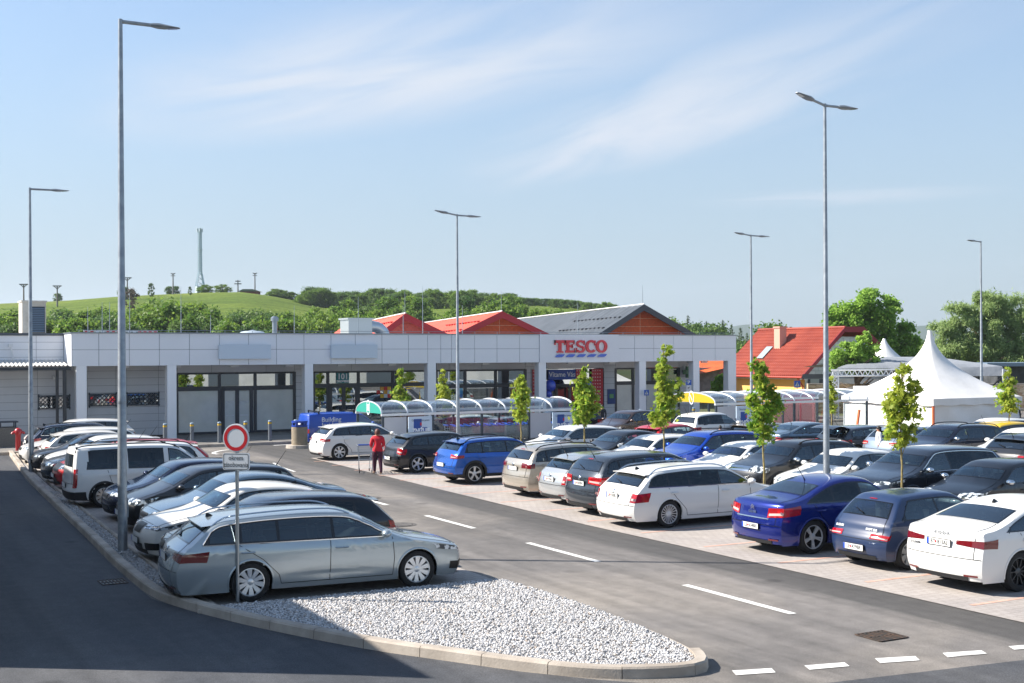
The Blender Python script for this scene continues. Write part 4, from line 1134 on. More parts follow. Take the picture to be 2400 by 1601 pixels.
def ring(cx_, cy_, rx, ry, tx, ty, a0, a1, n=22):
    o = [(cx_ + rx * math.cos(a0 + (a1 - a0) * k / n), cy_ + ry * math.sin(a0 + (a1 - a0) * k / n)) for k in range(n + 1)]
    i = [(cx_ + (rx - tx) * math.cos(a0 + (a1 - a0) * k / n), cy_ + (ry - ty) * math.sin(a0 + (a1 - a0) * k / n)) for k in range(n + 1)]
    return [[o[k], o[k + 1], i[k + 1], i[k]] for k in range(n)]
D = math.radians
lw = tw / 4.75
letter([[(0, 1), (1, 1), (1, .78), (0, .78)], [(0, 1), (.09, 1), (.09, .62), (0, .62)], [(.91, 1), (1, 1), (1, .62), (.91, .62)], [(.36, .8), (.64, .8), (.64, .1), (.36, .1)], [(.2, .12), (.8, .12), (.8, 0), (.2, 0)]], tx0, lw * .95)
letter([[(0, 1), (.9, 1), (.9, .82), (0, .82)], [(0, .18), (.95, .18), (.95, 0), (0, 0)], [(.1, .84), (.38, .84), (.38, .16), (.1, .16)], [(.36, .60), (.72, .60), (.72, .43), (.36, .43)], [(.82, 1), (.9, 1), (.9, .66), (.82, .66)], [(.87, .36), (.95, .36), (.95, 0), (.87, 0)], [(.64, .68), (.72, .68), (.72, .35), (.64, .35)]], tx0 + lw * .97, lw * .88)
letter(ring(.5, .72, .44, .29, .22, .16, D(20), D(270)) + ring(.5, .27, .46, .29, .24, .16, D(-165), D(92)) + [[(.84, .98), (.93, .98), (.93, .62), (.84, .62)], [(.05, .38), (.14, .38), (.14, .0), (.05, .0)]], tx0 + lw * 1.88, lw * .86)
letter(ring(.56, .5, .54, .52, .27, .17, D(48), D(318)) + [[(.86, .98), (.96, .98), (.96, .58), (.86, .58)]], tx0 + lw * 2.74, lw * .96)
letter(ring(.5, .5, .52, .52, .25, .16, 0, D(360), 30), tx0 + lw * 3.72, lw * 1.0)
for k in range(5):
    q = MB(); x0 = tx0 + tw * (k / 5) + .03; w = tw / 5 * .9; M = Matrix(((1, 0, 0, 0), (0, 0, -1, 0), (0, 1, 0, 0), (0, 0, 0, 1)))
    q.prism([(x0, 3.96), (x0 + w * .66, 3.96), (x0 + w * .84, 4.01), (x0 + w, 4.13), (x0 + w * .42, 4.13), (x0 + w * .2, 4.09)], -(FY - .09), -(FY - .15), M=M)
    part_w(q, 'sign_dash', BLUESIGN)
def flat_sign(p0, p1, z0, z1, m, name, text=None, tsize=.3, tm=None, y=WY - .14, sx=1., dy=0, parent=store, bold=0.004):
    a, b = XatY(p0, y), XatY(p1, y); q = MB(); q.box(a, b, y - .02, y, z0, z1); o = part_w(q, name, m)
    for i, ln in enumerate(text if isinstance(text, list) else [text] if text else []):
        sz = tsize[i] if isinstance(tsize, list) else tsize; dd = dy[i] if isinstance(dy, list) else dy
        put_text(text_mesh(ln, sz, .003, bold=bold, sx=sx), tm, Matrix.Translation(((a + b) / 2 - 30, y - .024 - FY, (z0 + z1) / 2 + dd)) @ M_SOUTH, o)
    return o
flat_sign(1259, 1321, 2.62, 3.22, mat('banner_blue', '#12439c', .5), 'welcome_banner', 'Vítame Vás', .42, WHITE, sx=.95)
REDP = mat('red_poster', '#b81226', .5)
def dots(p0, p1, z0, z1, y):
    q = MB(); a, b = XatY(p0, y), XatY(p1, y)
    for z in np.arange(z0 + .12, z1 - .05, .2):
        for x in np.arange(a + .08, b - .05, .17): q.box(x - .03, x + .03, y - .024, y - .021, z - .03, z + .03)
    part_w(q, 'dot_pattern', mat('dot_white', '#e8c9c9', .5))
for p0, p1 in ((1222, 1236), (1322, 1338), (1358, 1384)):
    flat_sign(p0, p1, PVZ + .1, 3.24, REDP, 'red_poster'); dots(p0, p1, PVZ + .1, 3.24, WY - .14)
flat_sign(1208, 1222, PVZ + .1, 3.24, mat('red_poster_plain', '#a31522', .5), 'red_poster') if False else None
q = MB(); q.box(X_(1254), X_(1385), WY - .0, WY + .03, 2.3, 3.26); part_w(q, 'window_pane', SHOPGLASS)
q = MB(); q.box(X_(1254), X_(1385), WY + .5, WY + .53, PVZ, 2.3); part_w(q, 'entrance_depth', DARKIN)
auto_door(1275, 1335, 2.2, glass('entrance_glass', (.10, .11, .12), .05), False)
flat_sign(772, 801, 2.62, 3.2, mat('sign_teal', '#12767d', .5), 'shop_sign', ['101', 'DROGERIE'], [.42, .15], WHITE, y=WY - .06, dy=[.06, -.19], bold=.012)
flat_sign(719, 731, .45, .95, mat('sign_violet', '#3b2a78', .5), 'shop_sign', ['101'], .26, WHITE, y=WY - .06)
for i, (px_, pz_, c) in enumerate([(885, 2.33, '#dd9a1c'), (894, 2.33, '#c2321c'), (866, 1.99, '#d01f2a'), (875, 2.16, '#c62a2a'), (885, 2.0, '#d8911e'), (875, 1.9, '#e0b428'), (894, 2.0, '#c9ccce'), (885, 1.80, '#e2b51e'), (894, 1.85, '#cf2438'), (876, 2.33, '#e09a22')]):
    pass
q = MB(); mm_ = [mat('mosaic_%d' % i, c, .5) for i, c in enumerate(('#d99318', '#c3241f', '#e0b31d', '#cdd0d2'))]
a0 = X_(864); s_ = .21
for i, row in enumerate([[None, 0, 1, 2], [1, None, 0, 3], [None, 2, 3, 1]]):
    for j, c in enumerate(row):
        if c is not None: q.box(a0 + j * s_ + .0, a0 + j * s_ + s_ - .005, WY - .05, WY - .03, 2.20 - i * s_, 2.20 - i * s_ + s_ - .005, c)
part_w(q, 'window_mosaic', mm_)
q = MB(); mm_ = [mat('mosaic_b%d' % i, c, .5) for i, c in enumerate(('#3d8fc0', '#2f6fb0', '#7cc0dd'))]
for i, row in enumerate([[0, 2], [1, 0], [2, 1]]):
    for j, c in enumerate(row): q.box(X_(1046) + j * s_, X_(1046) + j * s_ + s_ - .005, WY - .05, WY - .03, 2.1 - i * s_, 2.1 - i * s_ + s_ - .005, c)
part_w(q, 'window_mosaic', mm_)
flat_sign(1173, 1193, 1.55, 2.15, mat('poster_dark_red', '#9c1b24', .5), 'window_poster', y=WY - .05)
flat_sign(1394, 1412, 1.1, 2.0, mat('poster_blue', '#1d3f7c', .5), 'wall_poster', y=WY - .08)
flat_sign(1399, 1408, 1.45, 1.7, mat('poster_green', '#5f9c63', .5), 'wall_poster', y=WY - .104)
# pharmacy cross
M = Matrix(((1, 0, 0, 0), (0, 0, -1, 0), (0, 1, 0, 0), (0, 0, 0, 1)))
q = MB(); c0, cz, a_, b_ = XatY(1579, WY - .5), 2.98, .36, .14
for s_, d0, d1 in ((1.0, .44, .56), (.72, .57, .60)):
    q.prism([(c0 + x * s_, cz + y * s_) for x, y in ((-b_, a_), (b_, a_), (b_, b_), (a_, b_), (a_, -b_), (b_, -b_), (b_, -a_), (-b_, -a_), (-b_, -b_), (-a_, -b_), (-a_, b_), (-b_, b_))], -(WY - d0), -(WY - d1), M=M)
q.box(c0 - .03, c0 + .03, WY - .45, WY - .0, cz - .04, cz + .04)
part_w(q, 'pharmacy_cross', mat('cross_green', '#0d5a34', .3, coat=.5))
# soffit lights
for p in (285, 405, 538, 664, 784, 900, 1115, 1215, 1310, 1405, 1586, 1617):
    q = MB(); x = XatY(p, FY + .8); q.box(x - .22, x + .22, FY + .75, FY + .9, FB - .12, FB - .02); q.bar((x, FY + .8, FB - .02), (x, FY + .8, FB + .06), .04)
    part_w(q, 'soffit_light', WHITE)
# roof edge rods, hood light, vent
RODM = mat('lightning_rod_steel', '#9aa3ab', .35, .8)
for p, yt in ((202, 700), (235, 690), (252, 690), (298, 668), (416, 655), (484, 720), (676, 700), (823, 680), (971, 655), (1327, 695), (1062, 700), (926, 700)):
    X = XatY(p, FY + 1.2); q = MB(); zt = Zat(yt, X, FY + 1.2); q.tube([(X, FY + 1.2, FT - .3), (X, FY + 1.2, zt * .5 + FT * .5), (X, FY + 1.2, zt)], [.028, .018, .008], 5)
    q.box(X - .12, X + .12, FY + 1.08, FY + 1.32, FT - .16, FT - .05)
    part_w(q, 'lightning_rod', RODM)
q = MB(); q.tube([(XL + .3, FY + .45, FT + .17), (XR - .3, FY + .45, FT + .17)], .012, 5)
for x in np.arange(XL + .4, XR, 1.4): q.bar((x, FY + .45, FT - .1), (x, FY + .45, FT + .17), .02)
part_w(q, 'lightning_wire', RODM)
vx = XatY(818, FY + 9); vy = FY + 9
q = MB(); z0, z1 = FT - .2, Zat(733, vx, vy); w = .75
q.box(vx - w, vx + w, vy - .7, vy + .7, z0, z1); q.box(vx - w - .08, vx + w + .08, vy - .78, vy + .78, z1, z1 + .1)
for k in range(9):
    pass
pts = [(vx + w + .9 - .75 * math.cos(a), vy - .1, z1 - 1.25 + .85 * math.sin(a)) for a in np.linspace(math.pi * .5, 0, 7)]
q.tube([(vx + w, vy - .1, z1 - .4)] + [(vx + w + .3 + .75 * math.sin(a), vy - .1, z1 - 1.15 + .75 * math.cos(a)) for a in np.linspace(0, math.pi / 2, 7)] + [(vx + w + 1.05, vy - .1, z0)], .36, 14)
part_w(q, 'ventilation_unit', mat('galvanised', '#c4cace', .3, .7), smooth=40)
q = MB(); x = XatY(440, FY + 3); q.lathe([(.9, 0), (.85, .15), (.6, .32), (.0, .42)], 12, Matrix.Translation((x + 3.2, FY + 3, FT - .15)) @ Matrix.Diagonal((1, .6, 1, 1)))
part_w(q, 'roof_dome', mat('skylight_dome', '#c9d4dc', .2, coat=1.), smooth=40)
q = MB(); x = XatY(631, FY + 5); q.tube([(x, FY + 5, FT - .2), (x, FY + 5, Zat(728, x, FY + 5))], .14, 10); q.lathe([(.22, 0), (.22, .18), (.12, .26)], 10, Matrix.Translation((x, FY + 5, Zat(735, x, FY + 5))))
part_w(q, 'flue_pipe', RODM, smooth=40)
# ladder lying on the roof with red and white stripes
q = MB(); xa, xb = XatY(200, FY + 1), XatY(372, FY + 1); zz0 = FT + .12
q.box(xa, xb, FY + 1.9, FY + 1.96, zz0, zz0 + .06); 
n_ = 14
for k in range(n_): q.box(xa + (xb - xa) * k / n_ + .06, xa + (xb - xa) * (k + .8) / n_, FY + 1.86, FY + 1.9, zz0 - .12, zz0 + .03, 1 if k not in (2, 3, 8, 9) else 0)
part_w(q, 'roof_barrier', [WHITE, mat('barrier_red', '#c33327', .5)])
# ---- lower wing on the left
wing = empty('side_wing', (2, 63.2, 0), 0, 'low grey panelled wing with a corrugated canopy left of the shop front', 'building')
wx0, wx1, wy = -9.0, XL - .03, 63.3
def wall_rows(y, z0, z1, x0, x1, vj, step):
    q = MB(); xs = [x0] + vj + [x1]
    for a, b in zip(xs[:-1], xs[1:]):
        z = z0
        while z < z1 - .02:
            zz = min(z + step, z1); q.box(a + .008, b - .008, y, y + .1, z + .007, zz - .007); z += step
    q.box(x0, x1, y + .02, y + .3, z0, z1, 1)
    return q
vjs = [XatY(86, wy)]
part_w(wall_rows(wy, PVZ, 3.75, wx0, wx1, vjs, .37), 'lower_wall', [PANEL, JOINT], wing)
part_w(wall_rows(wy + .4, 3.75, 5.15, wx0, wx1, vjs, .36), 'upper_wall', [PANEL_W, JOINT], wing)
q = MB(); q.box(wx0, wx1, wy + .6, wy + 30, 4.7, 5.0); part_w(q, 'flat_roof', MATS['roof_membrane'], wing)
q = MB(); q.box(wx0, wx1, wy + .32, wy + .72, 5.15, 5.27); part_w(q, 'parapet_cap', mat('parapet_dark', '#4b5259', .5), wing)
q = MB(); rows = []
for k, x in enumerate(np.arange(wx0, wx1 + .01, .09)):
    z = .035 * math.cos(k * math.pi / 1.0)
    rows.append([(x, 61.6, 3.72 + z), (x, wy + .4, 3.98 + z)])
q.grid(rows); part_w(q, 'canopy_sheet', mat('corrugated_steel', '#c7c6c2', .4, .5), wing)
q = MB(); q.box(wx0, wx1, 61.55, 61.67, 3.50, 3.64); q.box(wx1 - .35, wx1 - .2, 61.6, 61.75, PVZ, 3.5); q.box(wx1 - .62, wx1 - .5, 61.9, 62.05, PVZ, 3.6); part_w(q, 'gutter', ANTH, wing)
def grille_w2():
    a, b = XatY(88, wy), XatY(159, wy)
    q = MB(); q.box(a, b, wy - .02, wy - .005, 1.66, 2.26); W_ = part_w(q, 'strip_window', SHOPGLASS, wing)
    g = MB(); z0, z1, y = 1.66, 2.26, wy
    for sg in (-1, 1):
        k = a - .6
        while k < b + .6:
            t0, t1 = max(a, k), min(b, k + .6)
            if t1 > t0 + .02:
                if sg > 0: g.bar((t0, y - .09, z0 + (t0 - k)), (t1, y - .09, z0 + (t1 - k)), .022)
                else: g.bar((t0, y - .08, z1 - (t0 - k)), (t1, y - .08, z1 - (t1 - k)), .022)
            k += .2
    for z in (z0, z1): g.bar((a - .04, y - .085, z), (b + .04, y - .085, z), .045)
    for x in (a, b): g.bar((x, y - .085, z0 - .08), (x, y - .085, z1 + .08), .045)
    part_w(g, 'window_grille', MATS['grille_steel'], W_)
grille_w2()
q = MB(); x = XatY(30, wy + .3); q.bar((x, wy + .2, 4.0), (x - .12, wy + .2, 4.65), .07); q.box(x - .22, x - .02, wy + .1, wy + .3, 4.6, 4.75); part_w(q, 'wall_floodlight', WHITE, wing)
x = XatY(122, wy); q = MB(); q.lathe([(.07, 0), (.07, .16), (.0, .18)], 10, Matrix.Translation((x, wy - .1, 3.15)) @ Matrix.Rotation(math.radians(110), 4, 'X')); q.bar((x, wy - .02, 3.2), (x, wy - .12, 3.15), .05); part_w(q, 'security_camera', WHITE, wing)
# air-conditioning cabinet on the wing's roof
ax_, ay_ = XatY(75, wy + 3), wy + 3
ac = empty('rooftop_cooler', (ax_, ay_, 5.0), 0, 'beige louvred cooling cabinet standing on the flat roof of the side wing', 'air conditioner')
za, zb_ = .1, Zat(690, ax_, ay_) - 5.0
q = MB(); q.box(-.56, .55, -.6, .7, za, zb_); q.box(-.6, .6, -.65, .75, zb_, zb_ + .08)
for x in (-.45, .4): q.box(x - .08, x + .08, -.5, .8, -.02, za)
q.build('housing', mat('cooler_beige', '#d8d0c2', .5, noise=(2, '#c2b8aa', .45, .65)), ac)
q = MB()
for k in range(14): q.box(-.12, .48, -.64, -.6, .35 + k * (zb_ - .6) / 14, .35 + (k + .72) * (zb_ - .6) / 14)
q.build('louvres', mat('louvre_blue_grey', '#64768a', .4, .4), ac)
q = MB(); q.box(-.14, .5, -.605, -.602, .32, zb_ - .22); q.build('louvre_back', BLACK, ac)
# ---- the three gabled halls behind
def hall(label, pk, lft, rgt, ridge_far, Zd, roofm, gablem, trim, skyl=None):
    """peak, eave ends and the far ridge end as photo columns/rows, gable Zd metres away"""
    A = math.radians(14.9)
    u = np.array([math.cos(A), -math.sin(A)]); w = np.array([math.sin(A), math.cos(A)])      # along the gable, along the ridge
    P0 = np.array(polar(pk[0], Zd)); zp = CAMH + (HOR - pk[1] * KP) / FPX * Zd
    def along(px_):                                   # distance along u from the peak to photo column px_
        a = (px_ * KP - 1200) / FPX
        xc = lambda p: CY * p[0] - SY * p[1]; zc = lambda p: SY * p[0] + CY * p[1]
        return (a * zc(P0) - xc(P0)) / (xc(u) - a * zc(u))
    l_, r_ = along(lft[0]), along(rgt[0])
    def zz(px, py, t): p = P0 + u * t; return CAMH + (HOR - py * KP) / FPX * (SY * p[0] + CY * p[1])
    zl, zr_ = zz(*lft, l_), zz(*rgt, r_)
    sl = (zp - zl) / -l_; sr = (zp - zr_) / r_
    zb = min(zl, zr_) - .25; l_ = -(zp - zb) / sl; r_ = (zp - zb) / sr
    o = empty('gabled_hall', (*P0, 0), -A, label, 'building', 'gabled halls behind the supermarket')
    Ln = 40
    q = MB(); q.add([(l_, 0, zb), (0, 0, zp), (r_, 0, zb), (l_, 0, 0), (r_, 0, 0)], [(3, 4, 2, 1, 0)])
    q.add([(l_, 0, 0), (l_, Ln, 0), (l_, Ln, zb), (l_, 0, zb)], [(0, 1, 2, 3)]); q.add([(r_, 0, 0), (r_, Ln, 0), (r_, Ln, zb), (r_, 0, zb)], [(0, 1, 2, 3)])
    q.build('gable_wall', gablem, o)
    for t_, nm in ((l_, 'roof'), (r_, 'roof')):
        q = MB(); sgn = 1 if t_ > 0 else -1
        n = 60
        rows = []
        for k in range(n + 1):
            y = -.9 + (Ln + .9) * k / n; up = (.05 if k % 2 else 0)
            e = t_ * 1.06; ze = zp - (zp - zb) * 1.06
            rows.append([(e, y, ze + up + .06), (0, y, zp + up + .06)])
        q.grid(rows); q.add([(t_ * 1.06, -.9, zp - (zp - zb) * 1.06 - .1), (0, -.9, zp - .1), (0, Ln, zp - .1), (t_ * 1.06, Ln, zp - (zp - zb) * 1.06 - .1)], [(0, 1, 2, 3)])
        rf = q.build(nm, roofm, o)
        q = MB(); q.add([(t_ * 1.07, -.95, zp - (zp - zb) * 1.07 - .32), (t_ * 1.07, -.95, zp - (zp - zb) * 1.07 + .12), (0, -.95, zp + .14), (0, -.95, zp - .34)] + [(t_ * 1.07, -.80, zp - (zp - zb) * 1.07 - .32), (t_ * 1.07, -.80, zp - (zp - zb) * 1.07 + .12), (0, -.80, zp + .14), (0, -.80, zp - .34)], [(0, 1, 2, 3), (7, 6, 5, 4), (1, 5, 6, 2), (0, 3, 7, 4)])
        q.build('verge_board', trim, rf)
        q = MB(); rr = random.Random(5)
        for fr_ in (.38, .72):                            # snow stoppers
            for k in range(12):
                y = .6 + k * 1.1; x = t_ * fr_; z = zp - (zp - zb) * fr_ + .12
                q.box(x - .1, x + .1, y - .2, y + .2, z - .03, z + .05)
        q.build('snow_stoppers', trim, rf)
    q = MB(); q.tube([(0, -.9, zp + .16), (0, Ln, zp + .16)], .05, 6); q.build('ridge_cap', WHITE if trim is not GREYR else RODM, o)
    q = MB(); q.tube([(0, -.6, zp), (0, -.6, zp + 1.6)], [.025, .012], 5); q.build('lightning_rod', RODM, o)
    return o
def planks(n, l, b, c1, c2, seam):
    t = n.new('ShaderNodeTexCoord'); br = n.new('ShaderNodeTexBrick'); mp = n.new('ShaderNodeMapping'); mp.inputs['Rotation'].default_value = (math.radians(90), 0, 0)
    l.new(t.outputs['Object'], mp.inputs[0]); l.new(mp.outputs[0], br.inputs['Vector'])
    br.offset = 0; br.inputs['Scale'].default_value = 1; br.inputs['Brick Width'].default_value = 3.1; br.inputs['Row Height'].default_value = .62; br.inputs['Mortar Size'].default_value = .012
    br.inputs['Color1'].default_value = (*lin(c1), 1); br.inputs['Color2'].default_value = (*lin(c2), 1); br.inputs['Mortar'].default_value = (*lin(seam), 1)
    x = nz(n, l, t.outputs['Object'], 6, 5)
    l.new(mixc(n, l, 1., br.outputs['Color'], ramp(n, l, x.outputs['Fac'], [(.3, (.75,) * 3), (.7, (1.2,) * 3)]).outputs[0], 'MULTIPLY'), b.inputs['Base Color']); b.inputs['Roughness'].default_value = .6
WOOD = tex_mat('wood_panels', lambda n, l, b: planks(n, l, b, '#cc5a22', '#bd4e18', '#e2c4a8'))
REDPAN = tex_mat('red_panels', lambda n, l, b: planks(n, l, b, '#c9655c', '#c05d55', '#8d3834'))
ROOFR = mat('red_sheet_roof', '#d9573a', .5, noise=(.5, '#cf4f34', .4, .6)); GREYR = mat('grey_sheet_roof', '#3d4349', .55, .0, noise=(.4, '#484e54', .4, .6)); REDT = mat('red_trim', '#a51c28', .5)
hall('gabled hall with a red metal roof and rusty red panelled gable', (927, 724), (872, 764), (985, 752), 775, 84, ROOFR, REDPAN, REDT)
hall('gabled hall with a red metal roof and brown wood gable', (1147, 720), (1045, 768), (1205, 748), 955, 90, ROOFR, WOOD, REDT)
hall('gabled hall with a dark grey metal roof and orange wood gable', (1470, 705), (1375, 766), (1582, 770), 1180, 96, GREYR, WOOD, mat('dark_verge', '#454c54', .5))
# ------------------------------------------------------------------ building west of the frame whose shadow lies on the side road
bw = empty('plastered_building', (-6, 35, 0), 0, 'pale plastered two storey building beside the shaded side road', 'building')
q = MB(); q.prism([(6.8, -16.1), (6.8, 17.2), (-6, 17.2), (-6, -5.9)], 0, 5.45); q.build('wall', mat('pale_plaster', '#cfc7ba', .9), bw)
q = MB(); q.prism([(6.9, -16.25), (6.9, 17.3), (-6.1, 17.3), (-6.1, -5.9)], 5.45, 5.6); q.build('flat_roof', MATS['roof_membrane'], bw)
for k in range(8):
    for z in (.9, 3.3):
        q = MB(); y = -14.5 + k * 4; q.box(6.8, 6.83, y, y + 1.6, z, z + 1.4); w = q.build('window', SHOPGLASS, bw)
        q = MB(); q.box(6.8, 6.87, y - .08, y + 1.68, z - .1, z); q.build('sill', WHITE, w)
# unseen pale hall, added behind the camera for the shop glass to mirror
sb = empty('added_warehouse', (45, -34, 0), 0, 'long pale hall, unseen, added behind the viewpoint for the shop glass to mirror', 'building')
q = MB(); q.box(-50, 60, -12, 0, 0, 5.2); q.build('wall', mat('warehouse_white', '#d9dad8', .7, noise=(.3, '#c4c6c6', .4, .6)), sb)
q = MB(); q.box(-50.3, 60.3, -12.3, .3, 5.2, 5.5); q.build('roof', MATS['roof_membrane'], sb)
for k in range(10):
    q = MB(); q.box(-46 + k * 11, -42 + k * 11, .0, .04, .1, 2.9); q.build('gate', mat('warehouse_gate', '#5b6670', .5), sb)
# ------------------------------------------------------------------ lamp posts
GALV = mat('galvanised_post', '#9ba1a6', .42, .55, noise=(5, '#878d93', .4, .62, 4))
LAMPG = mat('lamp_housing', '#7d858d', .4, .4)
LAMPL = mat('lamp_lens', '#c4ccd2', .15, coat=1.)
def lamp_post(x, y, h, arms, label, r0=.11, arm=1.0):
    r0 *= .74
    o = empty('street_lamp', (x, y, 0), 0, label, 'street lamp', 'car park lamp posts')
    q = MB(); q.tube([(0, 0, 0), (0, 0, h * .28), (0, 0, h * .281), (0, 0, h)], [r0, r0 * .90, r0 * .86, r0 * .44], 14); q.build('pole', GALV, o, 60)
    q = MB(); q.box(-.2, .2, -.2, .2, 0, .02); q.tube([(0, 0, .02), (0, 0, .12)], r0 * 1.25, 12); q.box(r0 * .9, r0 + .012, -.05, .05, .8, 1.2); q.build('base_plate', GALV, o)
    q = MB(); q.tube([(0, 0, h * .283), (0, 0, h * .288)], r0 * .90, 14); q.build('collar', GALV, o, 60)
    for an, ln, up in arms:
        M = Matrix.Rotation(an, 4, 'Z')
        e = Vector((ln, 0, h - .05 + up * ln))
        q = MB(); q.tube([M @ Vector((0, 0, h - .05)), M @ e], [r0 * .42, r0 * .40], 8); a_ = q.build('arm', GALV, o, 60)
        T_ = M @ Matrix.Translation(e) @ Matrix.Rotation(-math.atan(up), 4, 'Y')
        q = MB()
        st = [(0, .075, -.06, .06), (.08, .10, -.07, .075), (.22, .14, -.09, .085), (.42, .15, -.08, .06), (.62, .14, -.035, .035), (.80, .10, -.02, .03), (.86, .05, -.01, .025)]
        rows = []
        for x_, w_, z0_, z1_ in [(s_[0] * .70, s_[1] * .78, s_[2] * .52, s_[3] * .55) for s_ in st]:
            rows.append([tuple(T_ @ Vector(p)) for p in ((x_, -w_ * .6, z0_), (x_, w_ * .6, z0_), (x_, w_, (z0_ + z1_) / 2), (x_, w_ * .6, z1_), (x_, -w_ * .6, z1_), (x_, -w_, (z0_ + z1_) / 2), (x_, -w_ * .6, z0_))])
        q.grid(rows); q.add(rows[0][:6], [(0, 1, 2, 3, 4, 5)]); q.add(rows[-1][:6], [(5, 4, 3, 2, 1, 0)])
        hd = q.build('lamp_head', LAMPG, o, 35)
        q = MB(); q.add([tuple(T_ @ Vector(p)) for p in ((.36, -.07, -.040), (.36, .07, -.040), (.55, .055, -.016), (.55, -.055, -.016))], [(0, 1, 2, 3)]); q.build('lens', LAMPL, hd)
    return o
def lamp_h(x, y, ytop): return Zat(ytop, x, y)
AR = math.radians
EAST, WEST = 0.0, math.pi
lamp_post(5.34, 26.96, lamp_h(5.34, 26.96, 40), [(AR(-4), .62, -.02)], 'tall lamp post nearest the camera with one arm, at the kerb by the white liftback', .135)
lamp_post(6.24, 47.5, lamp_h(6.24, 47.5, 426), [(AR(-4), .72, .0)], 'distant lamp post with one arm at the far left beside the red hydrant', .12)
lamp_post(22.5, 46.1, lamp_h(22.5, 46.1, 491), [(AR(184), .45, .14), (AR(-4), .45, -.02)], 'lamp post with two arms rising through the glazed trolley shelter', .11)
lamp_post(22.5, 24.5, lamp_h(22.5, 24.5, 241), [(AR(184), .42, .22), (AR(-6), .42, -.02)], 'tall lamp post with two arms right behind the blue saloon', .115)
x, y = polar(1725, 60); lamp_post(x, y, lamp_h(x, y, 541), [(AR(184), .45, .1), (AR(-6), .45, -.02)], 'thin lamp post with two arms in front of the red roofed house', .11)
x, y = polar(2253, 66); lamp_post(x, y, lamp_h(x, y, 558), [(AR(184), .5, .05)], 'thin lamp post with one arm in front of the willow at the far right', .11)
# ------------------------------------------------------------------ vegetation
def leaf_mat(name, dark, mid, light, trans=.35):
    def f(n, l, b):
        g = n.new('ShaderNodeNewGeometry'); t = n.new('ShaderNodeTexCoord'); oi = n.new('ShaderNodeObjectInfo')
        x = nz(n, l, t.outputs['Object'], 1.1, 4)
        ad = n.new('ShaderNodeMath'); ad.operation = 'MULTIPLY_ADD'; l.new(g.outputs['Random Per Island'], ad.inputs[0]); ad.inputs[1].default_value = .5
        l.new(x.outputs['Fac'], ad.inputs[2])
        a2 = n.new('ShaderNodeMath'); a2.operation = 'MULTIPLY_ADD'; l.new(oi.outputs['Random'], a2.inputs[0]); a2.inputs[1].default_value = .36; l.new(ad.outputs[0], a2.inputs[2])
        r = ramp(n, l, a2.outputs[0], [(.45, dark), (.85, mid), (1.25, light)])
        r.color_ramp.elements[0].position = .40; r.color_ramp.elements[1].position = .72; r.color_ramp.elements[2].position = 1.0
        l.new(r.outputs[0], b.inputs['Base Color']); b.inputs['Roughness'].default_value = .55; b.inputs['Specular IOR Level'].default_value = .3
        tr = n.new('ShaderNodeBsdfTranslucent'); l.new(r.outputs[0], tr.inputs[0]); mx = n.new('ShaderNodeMixShader'); mx.inputs[0].default_value = trans
        o = n['Material Output']; l.new(b.outputs[0], mx.inputs[1]); l.new(tr.outputs[0], mx.inputs[2]); l.new(mx.outputs[0], o.inputs[0])
    return tex_mat(name, f)
LEAF_MAPLE = leaf_mat('maple_leaves', (.09, .21, .02), (.21, .36, .035), (.42, .48, .07), .6)
LEAF_A = leaf_mat('broadleaf_foliage', (.045, .115, .016), (.10, .20, .028), (.19, .29, .045), .5)
LEAF_B = leaf_mat('dark_foliage', (.034, .090, .026), (.07, .15, .036), (.13, .21, .05), .45)
LEAF_W = leaf_mat('willow_foliage', (.15, .24, .08), (.25, .37, .13), (.36, .47, .19), .62)
LEAF_L = leaf_mat('light_foliage', (.15, .30, .04), (.25, .43, .06), (.34, .52, .10), .62)
LEAF_S = leaf_mat('spruce_foliage', (.025, .055, .03), (.045, .085, .042), (.075, .12, .05), .25)
LEAF_BR = leaf_mat('dry_foliage', (.05, .04, .03), (.10, .075, .05), (.14, .11, .07), .25)
BARK = mat('bark', '#6b5b48', .9, noise=(6, '#4a3f33', .4, .62)); BARKY = mat('young_bark', '#9c8a55', .8, noise=(9, '#6f6540', .4, .6))
